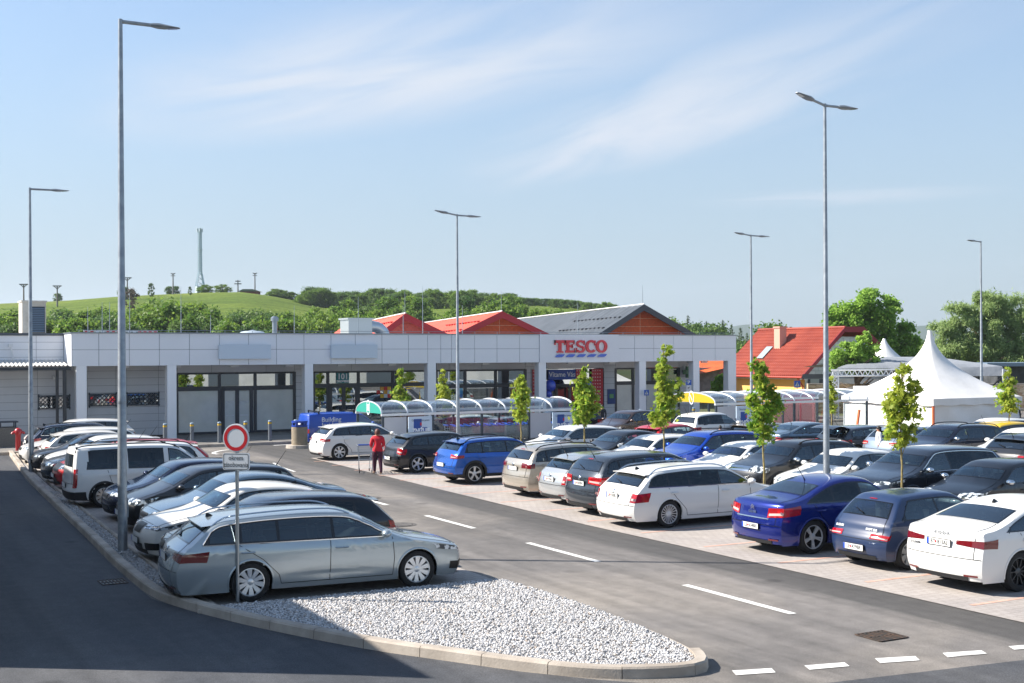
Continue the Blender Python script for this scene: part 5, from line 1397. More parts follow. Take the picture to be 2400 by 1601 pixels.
def leaves(mesh_name, clumps, nleaf, size, m, seed, shape='quad', droop=0.):
    """leaf faces spread through and over a set of clumps (x,y,z,r)"""
    rs = np.random.RandomState(seed); C = np.array(clumps)
    w = C[:, 3] ** 2; ci = rs.choice(len(C), nleaf, p=w / w.sum())
    d = rs.normal(size=(nleaf, 3)); d /= np.linalg.norm(d, axis=1)[:, None]
    rad = C[ci, 3] * np.minimum(np.abs(rs.normal(.55, .45, nleaf)), 1.75)
    P = C[ci, :3] + d * rad[:, None] * np.array([1, 1, .85])
    nrm = d * .45 + rs.normal(size=(nleaf, 3)) * .62 + np.array([0, 0, .35]); nrm /= np.linalg.norm(nrm, axis=1)[:, None]
    a = np.cross(nrm, rs.normal(size=(nleaf, 3))); a /= np.linalg.norm(a, axis=1)[:, None]
    if droop: a = a * (1 - droop) + np.array([0, 0, -1]) * droop; a /= np.linalg.norm(a, axis=1)[:, None]
    b = np.cross(nrm, a); sz = size * rs.uniform(.6, 1.35, nleaf)
    if shape == 'quad': pts = [(-.5, -.38), (.5, -.30), (.42, .36), (-.46, .30)]
    elif shape == 'long': pts = [(-.7, 0), (0, -.16), (.7, 0), (0, .16)]
    else: pts = [(-.55, -.03), (-.22, -.16), (-.30, -.52), (.06, -.26), (.36, -.50), (.30, -.14), (.68, 0.), (.30, .14), (.36, .50), (.06, .26), (-.30, .52), (-.22, .16)]
    V = np.stack([P + (a * px_ + b * py_ + nrm * (.12 * (px_ * px_ - .2))) * sz[:, None] for px_, py_ in pts], 1)
    k = len(pts); F = np.arange(nleaf * k).reshape(-1, k)
    me = bpy.data.meshes.new(mesh_name); me.vertices.add(nleaf * k); me.vertices.foreach_set('co', V.reshape(-1).astype(np.float32))
    me.loops.add(F.size); me.loops.foreach_set('vertex_index', F.reshape(-1).astype(np.int32))
    me.polygons.add(nleaf); me.polygons.foreach_set('loop_start', (np.arange(nleaf) * k).astype(np.int32)); me.polygons.foreach_set('loop_total', np.full(nleaf, k, np.int32))
    me.materials.append(m); me.update(); me.validate()
    return me
def trunk_mesh(h, r, limbs, seed, m=BARK, lean=.03):
    rr = random.Random(seed); q = MB()
    pts = [(rr.uniform(-1, 1) * lean * h * i / 6, rr.uniform(-1, 1) * lean * h * i / 6, h * i / 6) for i in range(7)]
    q.tube(pts, [r * (1.25 - .15 * i) if i == 0 else r * (1 - .13 * i) for i in range(7)], 8)
    for k in range(limbs):
        i = rr.randint(2, 5); p = Vector(pts[i]); an = rr.uniform(0, 6.28); ln = h * rr.uniform(.18, .36)
        e = p + Vector((math.cos(an) * ln, math.sin(an) * ln, ln * rr.uniform(.5, 1.0)))
        q.tube([p, (p + e) / 2 + Vector((0, 0, ln * .06)), e], [r * .42, r * .28, r * .1], 5)
    return q.mesh('trunk', m, 60)
def crown_clumps(h0, h1, rad, n, seed, r0=.22, r1=.42):
    rr = random.Random(seed); out = []
    for k in range(n):
        f = rr.random(); z = h0 + (h1 - h0) * f
        prof = math.sin(math.pi * min(1, (f * .86 + .12))) ** .6
        d = rad * prof * math.sqrt(rr.random()) * .95; an = rr.uniform(0, 6.28)
        out.append((d * math.cos(an), d * math.sin(an), z, rad * rr.uniform(r0, r1)))
    return out
# --- young maples between the parking rows: an uneven column of clumps on a thin stem
def young_maple(x, y, spec, label, seed, ztop_px, stem_top=None):
    """spec: (photo column offset, photo row, half width px) of each foliage bulge"""
    o = empty('young_maple', (x, y, 0), 0, label, 'young tree', 'young maples planted between the parking rows')
    Z = SY * x + CY * y; px_m = KP * Z / FPX; rr = random.Random(seed); cl = []
    for dx, row, hw in spec:
        z = Zat(row, x, y); rad = hw * px_m
        for k in range(8):
            an = rr.uniform(0, 6.28); d = rad * .78 * math.sqrt(rr.random())
            cl.append((CY * dx * px_m + d * math.cos(an), -SY * dx * px_m + d * math.sin(an), z + rr.uniform(-.85, .85) * rad, rad * rr.uniform(.34, .7)))
    tot = sum(c[3] ** 2 for c in cl)
    me = leaves('crown', cl, int(min(3200, 420 + tot * 560)), .13, LEAF_MAPLE, seed, 'maple')
    h = Zat(ztop_px, x, y)
    q = MB(); pts = [(rr.uniform(-.02, .02), rr.uniform(-.02, .02), h * k / 8) for k in range(9)]
    q.tube(pts, [.035 - .0033 * k for k in range(9)], 6)
    for k in range(9):
        c = cl[rr.randrange(len(cl))]; z = min(max(c[2] - .35, .9), h * .95); q.tube([(0, 0, z), (c[0] * .6, c[1] * .6, z + .2), (c[0], c[1], c[2] + .05)], [.014, .010, .005], 4)
    q.build('trunk', BARKY, o, 60)
    link_mesh('crown', me, o)
    return o
X0 = 22.5
young_maple(X0, YatX(2068, X0), [(8, 850, 13), (2, 868, 22), (-6, 885, 20), (28, 878, 12), (10, 902, 24), (34, 905, 14), (-14, 925, 26), (18, 930, 28), (-20, 948, 26), (10, 960, 36), (-6, 985, 34), (14, 1005, 22), (2, 1015, 20)], 'tallest young maple of the row, in front of the white tent', 11, 836)
young_maple(X0, YatX(1752, X0), [(-8, 838, 20), (-14, 850, 20), (-4, 868, 18), (-4, 888, 18), (6, 900, 16), (26, 905, 16), (-24, 925, 20), (18, 925, 26), (-8, 945, 32), (6, 960, 36), (-8, 985, 28), (4, 1005, 20)], 'young maple with a narrow top in front of the orange house wall', 12, 826)
young_maple(X0, YatX(1523, X0), [(6, 803, 12), (2, 820, 14), (-2, 838, 15), (2, 855, 15), (-4, 873, 16), (2, 890, 14), (30, 898, 22), (0, 915, 26), (-4, 935, 30), (6, 950, 28), (-28, 958, 14), (-6, 965, 20)], 'slender young maple between the silver hatchbacks and the pharmacy window', 13, 796)
young_maple(X0, YatX(1342, X0), [(2, 853, 12), (-2, 868, 16), (2, 883, 16), (-6, 900, 24), (0, 918, 30), (6, 935, 29), (-2, 950, 26), (2, 965, 15)], 'round bushy young maple in front of the shop entrance', 14, 846)
young_maple(X0, YatX(1195, X0), [(0, 872, 10), (-2, 884, 14), (4, 898, 19), (-2, 914, 21), (4, 930, 22), (2, 946, 18), (0, 958, 10)], 'young maple in front of the middle of the long trolley shelter', 15, 866)
x, y = polar(920, 63.0); young_maple(x, y, [(0, 852, 8), (-1, 864, 11), (1, 878, 11), (-2, 890, 14), (1, 905, 18), (0, 920, 20)], 'small young maple behind the left half of the long shelter', 16, 846)
x, y = polar(1018, 63.0); young_maple(x, y, [(0, 856, 7), (-1, 868, 10), (0, 880, 11), (-1, 893, 16), (2, 905, 17), (-2, 920, 18)], 'small young maple beside the lamp post behind the long shelter', 17, 850)
x, y = polar(1909, 58); young_maple(x, y, [(-2, 880, 12), (0, 895, 13), (2, 912, 14), (0, 928, 13), (0, 942, 10)], 'young maple half hidden by the tall lamp post', 18, 872)
x, y = polar(2316, 50); young_maple(x, y, [(0, 858, 9), (-1, 872, 12), (2, 886, 14), (-4, 900, 20), (2, 914, 25), (0, 928, 25), (0, 940, 16)], 'young maple at the right end of the white tent', 19, 850)
# --- hill
def ridge_h(px_):
    xs = [-900, -300, 0, 150, 270, 460, 560, 640, 740, 900, 1180, 1300, 1420, 1500, 1700, 2000, 2600]
    ys = [716, 706, 692, 686, 677, 669, 668, 680, 702, 706, 700, 705, 722, 748, 785, 795, 796]
    return np.interp(px_, xs, ys)
ZR, ZF = 330., 125.
def hill_h(px_, Z):
    top = (HOR - ridge_h(px_) * KP) / FPX * ZR + CAMH
    f = np.clip((Z - ZF) / (ZR - ZF), 0, 1); g = np.clip((Z - ZR) / 500, 0, 1)
    return top * (.35 * f + .65 * f * f * (3 - 2 * f)) * (1 - .8 * g * g)
def hill_at(px_, Z):
    x_, y_ = polar(px_, Z); return x_, y_, float(hill_h(px_, Z))
rows = []
hz_ = np.r_[np.linspace(100, 330, 24), np.linspace(350, 900, 12)]
cols_ = np.linspace(-900, 2600, 90)
for Z in hz_: rows.append([(*polar(p, Z), float(hill_h(p, Z)) - .05) for p in cols_])
q = MB(); q.grid(rows); tag(q.build('hill', GRASSM, smooth=180), kind='structure')
# far blue mountains
MTN = mat('far_mountain', (.04, .07, .045), 1.0)
for k, (pts, Z) in enumerate([([(1560, 800), (1640, 765), (1690, 746), (1735, 742), (1790, 757), (1850, 766), (1950, 765), (2090, 757), (2150, 744), (2240, 770), (2400, 790), (2600, 800)], 3200)]):
    P_ = np.array(pts, float); xs = np.linspace(P_[0, 0], P_[-1, 0], 80); ys = np.interp(xs, P_[:, 0], P_[:, 1]); ys = np.convolve(np.pad(ys, 4, mode='edge'), np.ones(9) / 9, 'valid')
    rows = []
    for dz, f in ((-700, 0.), (-350, .45), (0, 1.), (500, .6), (1000, .0)):
        rows.append([(*polar(a, Z + dz), max(0, CAMH + (HOR - b * KP) / FPX * Z) * f - (8 if f == 0 else 0)) for a, b in zip(xs, ys)])
    q = MB(); q.grid(rows); tag(q.build('mountains', MTN, smooth=180), kind='structure')
# --- tree kinds for the background; copies share their meshes
def tree_kind(h, rad, nclump, nleaf, size, m, seed, h0=.06, shape='quad', trunk_r=.2, limbs=5, r0=.13, r1=.32):
    return (leaves('crown', crown_clumps(h * h0, h * .92, rad, nclump, seed, r0, r1), nleaf, size, m, seed, shape), trunk_mesh(h * .8, trunk_r, limbs, seed))
KINDS = {'a': tree_kind(9, 3.6, 60, 11000, .25, LEAF_A, 1), 'b': tree_kind(9, 3.1, 52, 10000, .25, LEAF_A, 2), 'c': tree_kind(8, 3.9, 60, 11000, .25, LEAF_B, 3),
         'd': tree_kind(9, 2.7, 44, 8500, .24, LEAF_B, 4), 'e': tree_kind(7.5, 3.6, 54, 10000, .25, LEAF_A, 5), 'br': tree_kind(9, 2.4, 40, 4500, .22, LEAF_BR, 9, .25)}
def cone_clumps(h, rad, seed):
    rr = random.Random(seed); out = []
    for k in range(46):
        f = (k + .5) / 46; z = h * (.10 + .88 * f); r_ = rad * (1 - f) ** .85
        for _ in range(3):
            an = rr.uniform(0, 6.28); d = r_ * rr.uniform(.3, .8); out.append((d * math.cos(an), d * math.sin(an), z, max(.18, r_ * .42)))
    return out
KINDS['s'] = (leaves('crown', cone_clumps(10, 2.4, 3), 8000, .26, LEAF_S, 8, 'long'), trunk_mesh(9, .18, 0, 3))
LBL = {'a': 'round mid green broadleaf tree on the wooded slope behind the shops', 'b': 'upright mid green broadleaf tree on the wooded slope', 'c': 'wide dark green tree on the wooded slope',
       'd': 'narrow dark green tree on the wooded slope', 'e': 'low light green tree on the wooded slope', 's': 'dark pointed conifer beyond the right end of the supermarket', 'br': 'brown half dry tree on the hill edge'}
GRP = {'a': 'round trees on the slope', 'b': 'upright trees on the slope', 'c': 'wide dark trees on the slope', 'd': 'narrow dark trees on the slope', 'e': 'light trees on the slope', 's': 'conifers beyond the shops', 'br': 'dry trees on the hill'}
NAT = {'a': 9, 'b': 9, 'c': 8, 'd': 9, 'e': 7.5, 'br': 9, 's': 10}
def put_tree(kind, px_, Z, top_row=None, h=None, label=None, group=True, ground=None, wide=1.):
    x_, y_ = polar(px_, Z); g = float(hill_h(px_, Z)) if ground is None else ground
    if h is None: h = CAMH + (HOR - top_row * KP) / FPX * Z - g
    h = max(2.2, h); s_ = h / NAT[kind]
    sink_ = 0 if kind == 's' else .10
    s_ *= 1 + sink_
    o = empty('spruce_tree' if kind == 's' else 'broadleaf_tree', (x_, y_, g - .15 - sink_ * h), R.uniform(0, 6.28), label or LBL[kind], 'tree', GRP[kind] if group and not label else None)
    w_ = s_ * wide * R.uniform(.9, 1.1); o.scale = (w_, w_, s_)
    c, t = KINDS[kind]
    link_mesh('crown', c, o); link_mesh('trunk', t, o)
    return o
# lower belt behind the left half of the shop: tops follow the photograph's outline
for px_, row, k, Z in [(-60, 700, 'a', 150), (-20, 708, 'e', 140), (15, 702, 'a', 160), (40, 712, 'b', 140), (62, 706, 'a', 165), (110, 708, 'c', 150), (118, 730, 'b', 135), (140, 702, 'd', 160), (150, 726, 'e', 135), (165, 712, 'a', 165),
                       (182, 733, 'e', 132), (200, 712, 'b', 160), (222, 706, 'a', 170), (236, 720, 'c', 140), (250, 704, 'b', 165), (266, 712, 'a', 150), (285, 715, 'd', 145), (300, 720, 'c', 150),
                       (338, 684, 'a', 140), (362, 676, 'a', 150), (390, 690, 'e', 138), (425, 700, 'a', 150), (455, 690, 'b', 160), (470, 706, 'a', 140), (492, 720, 'a', 145), (520, 732, 'e', 132), (545, 712, 'c', 165), (575, 708, 'c', 170),
                       (600, 728, 'e', 138), (606, 714, 'b', 165), (635, 712, 'c', 165), (655, 736, 'e', 130), (672, 714, 'a', 165), (690, 728, 'a', 140), (712, 712, 'b', 165), (735, 700, 'a', 175), (722, 736, 'e', 132), (752, 722, 'a', 150), (770, 695, 'b', 185), (790, 712, 'a', 160),
                       (450, 726, 'c', 136), (410, 728, 'd', 134), (310, 735, 'd', 132), (575, 735, 'd', 135), (20, 728, 'd', 135), (240, 738, 'd', 130), (630, 730, 'd', 140)]:
    put_tree(k, px_, Z, row - R.choice((2, 7, 12)), wide=R.uniform(.85, 1.15))
# ridge trees beyond the meadow and the wooded slope right of it
rr = random.Random(21)
ridge_rows = [(690, 672), (715, 650), (740, 658), (765, 660), (790, 664), (815, 662), (845, 662), (870, 658), (905, 660), (935, 664), (965, 665), (1000, 660), (1030, 668), (1060, 664), (1085, 662), (1110, 668), (1140, 672), (1165, 668), (1190, 680), (1225, 690), (1260, 692), (1300, 690), (1330, 690), (1360, 700), (1385, 690), (1410, 694), (1440, 710)]
for px_ in np.arange(690, 1445, 7.5):
    row = float(np.interp(px_, [p for p, _ in ridge_rows], [r_ for _, r_ in ridge_rows]))
    put_tree(rr.choice('cdcae'), px_ + rr.uniform(-4, 4), rr.uniform(295, 335), row + rr.choice((0, 2, 5, 9)) + rr.uniform(-3, 3), wide=rr.uniform(1.1, 1.7))
for k in range(90):
    px_ = rr.uniform(760, 1460); Z = rr.choice([150, 175, 200, 225, 250, 275, 300]) + rr.uniform(-10, 10)
    h = rr.uniform(5.5, 8.5) * (1.0 if Z > 200 else .9)
    g = float(hill_h(px_, Z)); top = HOR / KP - (g + h - CAMH) / Z * FPX / KP
    if top < np.interp(px_, [p for p, _ in ridge_rows], [r_ for _, r_ in ridge_rows]) + 6: continue
    put_tree(rr.choice('aabbecd' if Z < 240 else 'cdcab'), px_, Z, h=h)
for px_, row, k, Z in [(812, 706, 'a', 160), (835, 716, 'e', 140), (865, 700, 'b', 170), (1045, 700, 'a', 170), (1150, 678, 'a', 180), (1158, 690, 'b', 170), (1178, 672, 'a', 230)]: put_tree(k, px_, Z, row)
for px_, row in [(132, 684), (390, 655), (405, 654), (1000, 662)]: put_tree('c', px_, 320, row)
for px_, row in [(512, 660), (472, 663), (633, 659), (655, 667), (672, 668), (645, 670), (700, 676)]: put_tree('e', px_, 322, row, h=None, wide=2.0)
for px_, row in [(348, 643), (437, 652)]: put_tree('d', px_, 300, row, label='thin upright tree standing on the hill crest near the mast' if px_ > 400 else 'thin airy tree on the hill crest right of the near lamp post', wide=.7)
put_tree('br', 303, 250, 648, label='brown half dry tree on the hill edge beside the near lamp post')
put_tree('c', 287, 290, 652, label='small dark green tree behind the brown dry tree')
# forest right of the grey hall
for px_, row, k, Z in [(1530, 726, 'a', 230), (1555, 728, 'a', 220), (1580, 722, 's', 210), (1600, 734, 'd', 200), (1622, 735, 's', 200), (1640, 738, 'c', 190), (1660, 733, 's', 190), (1680, 742, 's', 180), (1700, 750, 's', 170), (1715, 762, 's', 160), (1690, 780, 'c', 150), (1660, 760, 'd', 160), (1625, 760, 'd', 170), (1590, 755, 'b', 180), (1725, 790, 's', 140)]:
    put_tree(k, px_, Z, row, ground=0.)
for px_ in np.arange(1560, 2420, 26):
    put_tree(rr.choice('cd'), px_ + rr.uniform(-8, 8), rr.uniform(420, 520), rr.uniform(778, 792), ground=0., label='small distant tree on the far wood edge').__setitem__('group', 'distant trees on the far wood edge')
put_tree('e', 1778, 130, 739, label='small tree with a dark crown behind the red roof ridge', ground=0.)
put_tree('c', 1790, 140, 752, label='low bush behind the red roof ridge', ground=0.)
# --- individual big trees on the right
def big_tree(name, label, px_, Z, spec, nleaf, size, m, seed, shape='quad', droop=0., h=None):
    x_, y_ = polar(px_, Z); o = empty(name, (x_, y_, 0), 0, label, 'tree')
    pm_ = KP * Z / FPX; rr = random.Random(seed); cl = []
    for dx, row, hw in spec:
        z = Zat(row, x_, y_); rad = hw * pm_
        for k in range(16):
            an = rr.uniform(0, 6.28); d = rad * .85 * math.sqrt(rr.random())
            cl.append((CY * dx * pm_ + d * math.cos(an), -SY * dx * pm_ + d * math.sin(an), z + rr.uniform(-.65, .65) * rad, rad * rr.uniform(.24, .5)))
    link_mesh('crown', leaves('crown', cl, nleaf, size, m, seed, shape, droop), o)
    zt = Zat(min(s_[1] for s_ in spec), x_, y_)
    link_mesh('trunk', trunk_mesh(zt * .85, .28, 8, seed), o)
    return o
big_tree('broadleaf_tree', 'large bright green tree rising behind the red roofed house', 1985, 112, [(0, 715, 42), (-45, 725, 34), (40, 725, 38), (-70, 735, 24), (10, 690, 28), (55, 700, 26), (-25, 765, 40), (30, 775, 40), (95, 755, 20), (105, 785, 24), (75, 770, 24), (60, 810, 34), (100, 820, 26), (-60, 770, 30)], 42000, .21, LEAF_L, 31)
big_tree('willow_tree', 'big grey green willow at the far right behind the stage roof', 2255, 105, [(0, 715, 40), (-50, 730, 36), (50, 720, 42), (-85, 770, 32), (-40, 780, 44), (30, 770, 50), (90, 745, 38), (100, 800, 44), (-85, 815, 36), (0, 820, 50), (60, 825, 50), (120, 700, 30), (0, 690, 20)], 95000, .24, LEAF_W, 32, 'long', .35)
big_tree('apple_tree', 'light green bushy tree in front of the house gable', 1965, 78, [(0, 812, 26), (-35, 822, 24), (35, 815, 24), (18, 790, 16), (26, 772, 10), (-50, 840, 20), (0, 840, 30), (40, 842, 22), (-20, 800, 16)], 9000, .15, LEAF_L, 33)
big_tree('broadleaf_tree', 'small bright green bush left of the yellow house wall', 1655, 82, [(0, 878, 14), (-6, 892, 16), (6, 896, 15), (0, 868, 8)], 1600, .2, LEAF_L, 34)
# ------------------------------------------------------------------ mast and poles on the hill
STEELB = mat('mast_steel', '#a9bcc8', .5, .2)
x_, y_, g_ = hill_at(460, 325); g_ -= .1
mast = empty('radio_mast', (x_, y_, g_), 0, 'tall lattice radio mast on top of the grassy hill', 'mast')
H_ = CAMH + (HOR - 517 * KP) / FPX * 325 - g_; px1 = KP * 325 / FPX
q = MB(); q.box(-9 * px1, 9 * px1, -1, 1, 0, 15 * px1); q.box(9 * px1, 14 * px1, -.7, .7, 0, 5 * px1); q.build('base_block', mat('mast_base', '#a9b6bb', .6), mast)
q = MB(); b0 = 15 * px1; wb, wt = 9 * px1, 3.2 * px1; zl = b0 + 33 * px1
for sx in (-1, 1):
    for sy in (-1, 1):
        q.tube([(sx * wb, sy * wb * .6, b0), (sx * wt, sy * wt, zl), (sx * wt * .85, sy * wt * .85, H_ * .93)], .15, 4)
n_ = 22
for i in range(n_):
    z0, z1 = zl + (H_ * .93 - zl) * i / n_, zl + (H_ * .93 - zl) * (i + 1) / n_
    for sy in (-1, 1):
        q.bar((-wt, sy * wt, z0), (wt, sy * wt, z1), .09); q.bar((wt, sy * wt, z0), (-wt, sy * wt, z1), .09); q.bar((sy * wt, -wt, z0), (sy * wt, wt, z1), .09)
for i in range(3):
    f0, f1 = i / 3, (i + 1) / 3; w0, w1 = wb + (wt - wb) * f0, wb + (wt - wb) * f1
    q.bar((-w0, -w0 * .6, b0 + (zl - b0) * f0), (w1, -w1 * .6, b0 + (zl - b0) * f1), .12); q.bar((w0, -w0 * .6, b0 + (zl - b0) * f0), (-w1, -w1 * .6, b0 + (zl - b0) * f1), .12)
q.build('lattice', STEELB, mast)
q = MB()
for z in (H_ * .97, H_ * .66):
    for k in range(3):
        an = k * 2.09 + .4; r_ = 5.5 * px1 if z > H_ * .8 else 4.5 * px1; hh = 8 * px1 if z > H_ * .8 else 3 * px1
        q.box(r_ * math.cos(an) - .2, r_ * math.cos(an) + .2, r_ * math.sin(an) - .2, r_ * math.sin(an) + .2, z - hh, z)
        q.bar((0, 0, z - hh / 2), (r_ * math.cos(an), r_ * math.sin(an), z - hh / 2), .1)
q.build('antennas', mat('antenna_grey', '#aab6bd', .5), mast)
POLEM = mat('pole_dark', '#6a6765', .8)
def power_pole(px_, Z, row_top, row_bot, kind, label):
    x_, y_ = polar(px_, Z); zt = CAMH + (HOR - row_top * KP) / FPX * Z; g = float(hill_h(px_, Z)) - .2
    o = empty('power_pole', (x_, y_, g), -YAW, label, 'power pole', 'power poles on the hill'); h = zt - g; p1 = KP * Z / FPX
    q = MB(); q.tube([(0, 0, 0), (0, 0, h)], [.2, .13], 6); q.build('pole', POLEM, o)
    q = MB()
    if kind == 'T': q.bar((-10 * p1, 0, h), (10 * p1, 0, h), .22); q.bar((-8 * p1, 0, h), (0, 0, h - 7 * p1), .16); q.bar((8 * p1, 0, h), (0, 0, h - 7 * p1), .16)
    elif kind == 'X': q.bar((-6 * p1, 0, h - 3 * p1), (6 * p1, 0, h - 3 * p1), .25); q.bar((-8 * p1, 0, h - 9 * p1), (8 * p1, 0, h - 9 * p1), .25)
    else:
        q.bar((0, 0, h - 3 * p1), (-5 * p1, 0, h), .2); q.bar((0, 0, h - 3 * p1), (5 * p1, 0, h), .2); q.bar((-5 * p1, 0, h - 6 * p1), (5 * p1, 0, h - 6 * p1), .16)
    q.build('crossarm', POLEM, o)
for a in [(55, 260, 648, 700, 'T', 'power pole with a cross arm behind the roof cooler'), (132, 280, 652, 690, 'T', 'power pole with a wide cross arm on the bare hill crest'), (293, 290, 634, 660, 'T', 'power pole with a wide cross arm above the brown tree'),
          (398, 315, 624, 656, 'V', 'dark power pole between two small trees left of the mast'), (547, 330, 640, 667, 'X', 'wooden power pole with two cross arms right of the mast'), (586, 330, 624, 668, 'V', 'thin power pole beside the small red hut'), (879, 320, 660, 700, 'V', 'thin power pole among the ridge trees')]:
    power_pole(*a)
x_, y_, g_ = hill_at(575, 330); hut = empty('hut', (x_, y_, g_ - .3), -YAW, 'small red hut with a low pitched roof on the hill crest', 'hut'); p1 = KP * 330 / FPX
q = MB(); q.box(-20 * p1, 20 * p1, -2, 2, 0, 6 * p1); q.build('wall', mat('hut_red', '#8e4a38', .8), hut)
q = MB(); q.prism([(-24 * p1, 5.5 * p1), (24 * p1, 5.5 * p1), (10 * p1, 10.5 * p1), (-12 * p1, 10.5 * p1)], -2.6, 2.6, M=Matrix.Rotation(math.radians(90), 4, 'X')); q.build('roof', mat('hut_roof', '#5d6a55', .8), hut)
# ------------------------------------------------------------------ trolley shelters
POLY = glass('polycarbonate', (.72, .77, .80), .16, .08)
SHGLASS = glass('shelter_glass', (.84, .88, .89), .03, .01)
ALU = mat('white_aluminium', '#d6dade', .35, .35)
POSTG = mat('shelter_post', '#3d464f', .45, .4)
POSTER = mat('poster_paper', '#c9d8e6', .6, noise=(1.2, '#b9cce0', .4, .6)); POSTERB = mat('poster_back', '#b7b9bf', .7)
PBLUE = mat('poster_ink_blue', '#1d4c9c', .6); PRED = mat('poster_ink_red', '#c62438', .6); PWHITE = mat('poster_ink_white', '#e7ecf2', .6); PINK_ = mat('poster_ink_dark', '#33415c', .6)
def shelter(x0, x1, y, d, n, zg, zr, endm, label, logo, posters, clear):
    o = empty('trolley_shelter', (x0, y, 0), 0, label, 'trolley shelter', 'trolley shelters in the car park')
    L_ = x1 - x0; ra_ = zr - zg
    arc = lambda s_: [(d / 2 * (1 - math.cos(a)), zg + ra_ * math.sin(a)) for a in np.linspace(0, math.pi, s_)]
    q = MB(); q.grid([[(xx, p, z) for p, z in arc(17)] for xx in np.linspace(0, L_, n + 1)]); q.build('roof_sheet', POLY, o, 60)
    for k in range(n + 1):
        q = MB(); xx = L_ * k / n; q.tube([(xx, p, z + .012) for p, z in arc(15)], .035, 6); q.build('roof_rib', ALU, o, 60)
    for yy in (0, d):
        q = MB(); q.box(-.03, L_ + .03, yy - .05, yy + .05, zg - .10, zg); q.build('gutter', ALU, o)
    q = MB(); pts = arc(19); q.add([(-.02, p, z) for p, z in pts], [tuple(range(19))]); q.add([(.01, p, z) for p, z in pts], [tuple(range(18, -1, -1))]); e = q.build('end_panel', endm, o)
    q = MB(); q.lathe([(.20, 0), (.24, 0)], 20, Matrix.Translation((-.03, d / 2, zg + ra_ * .48)) @ Matrix.Rotation(AR(90), 4, 'Y') @ Matrix.Diagonal((1.35, .8, 1, 1)))
    q.add([(-.03, d / 2 + a, zg + ra_ * .48 + b) for a, b in ((-.07, -.14), (.07, -.14), (.07, .14), (-.07, .14))], [(0, 1, 2, 3)]) if logo == 'bar' else q.bar((-.03, d / 2 - .08, zg + ra_ * .48 - .13), (-.03, d / 2 + .08, zg + ra_ * .48 + .13), .03)
    q.build('end_emblem', PWHITE, e)
    for k in range(0, n + 1, 2):
        for yy in (.02, d - .02):
            q = MB(); xx = min(max(L_ * k / n, .05), L_ - .05); q.bar((xx, yy, 0), (xx, yy, zg - .1), .09); q.build('post', POSTG, o)
    q = MB()
    for yy in (.02, d - .02):
        for z in (.35,): q.bar((0, yy, z), (L_, yy, z), .05)
    q.build('rail', POSTG, o)
    for k in range(n):
        xa, xb = L_ * k / n + .06, L_ * (k + 1) / n - .06
        for yy in (.02, d - .02):
            if yy < 1 and k in posters:
                q = MB(); q.box(xa - .02, xb + .02, yy - .03, yy + .03, .42, zg - .16); pn = q.build('poster_board', POSTER, o)
                cx_ = (xa + xb) / 2; w = (xb - xa); M = Matrix.Translation((cx_, yy - .034, 1.12)) @ M_SOUTH
                q = MB(); q.box(cx_ - .30 * w, cx_ + .05 * w, yy - .036, yy - .031, 1.02, 1.42); q.box(cx_ - .28 * w, cx_ + .30 * w, yy - .034, yy - .031, .78, 1.06); q.build('poster_print', PBLUE, pn)
                q = MB(); q.box(cx_ - .02 * w, cx_ + .05 * w, yy - .040, yy - .036, 1.14, 1.26); q.build('poster_print', PRED, pn)
                put_text(text_mesh('ZNIŽUJE', .27, .002, bold=.012, sx=.9 * w / 1.2), PWHITE, Matrix.Translation((cx_ + .02, yy - .040, .91)) @ M_SOUTH, pn, 'poster_lettering')
                put_text(text_mesh('Clubcard vám šetrí peniaze', .12, .001, sx=.8 * w / 1.35), PINK_, Matrix.Translation((cx_, yy - .036, zg - .32)) @ M_SOUTH, pn, 'poster_lettering')
            elif yy < 1 and k in (posters[0] - 1, posters[-1] - 1 if len(posters) > 1 else -9):
                q = MB(); q.box(xa, xb, yy - .02, yy + .02, .42, zg - .16); q.build('poster_board', POSTERB, o)
            else:
                q = MB(); q.box(xa, xb, yy - .006, yy + .006, .42, zg - .16); q.build('glass_panel', SHGLASS, o)
    return o, L_
TEAL = mat('end_teal', '#2b9484', .5); YEL = mat('end_yellow', '#b39a12', .5)
S1Y = 48.8
s1x0, s1x1 = XatY(876, S1Y), XatY(1318, S1Y)
zg1 = Zat(949, s1x0, S1Y); zr1 = Zat(921, s1x0, S1Y + 1.45)
shelter(s1x0, s1x1, S1Y, 2.9, 8, zg1, zr1, TEAL, 'long arched trolley shelter with a green end panel in front of the shop windows', 'bar', (1, 7), None)
S2Y = 46.2
s2x0, s2x1 = XatY(1642, S2Y), XatY(1992, S2Y)
zg2 = Zat(928, s2x0, S2Y); zr2 = Zat(904, s2x0, S2Y + 1.45)
shelter(s2x0, s2x1, S2Y, 3.6, 8, zg2, zr2, YEL, 'arched trolley shelter with a yellow end panel near the pink banners', 'slash', (1,), None)
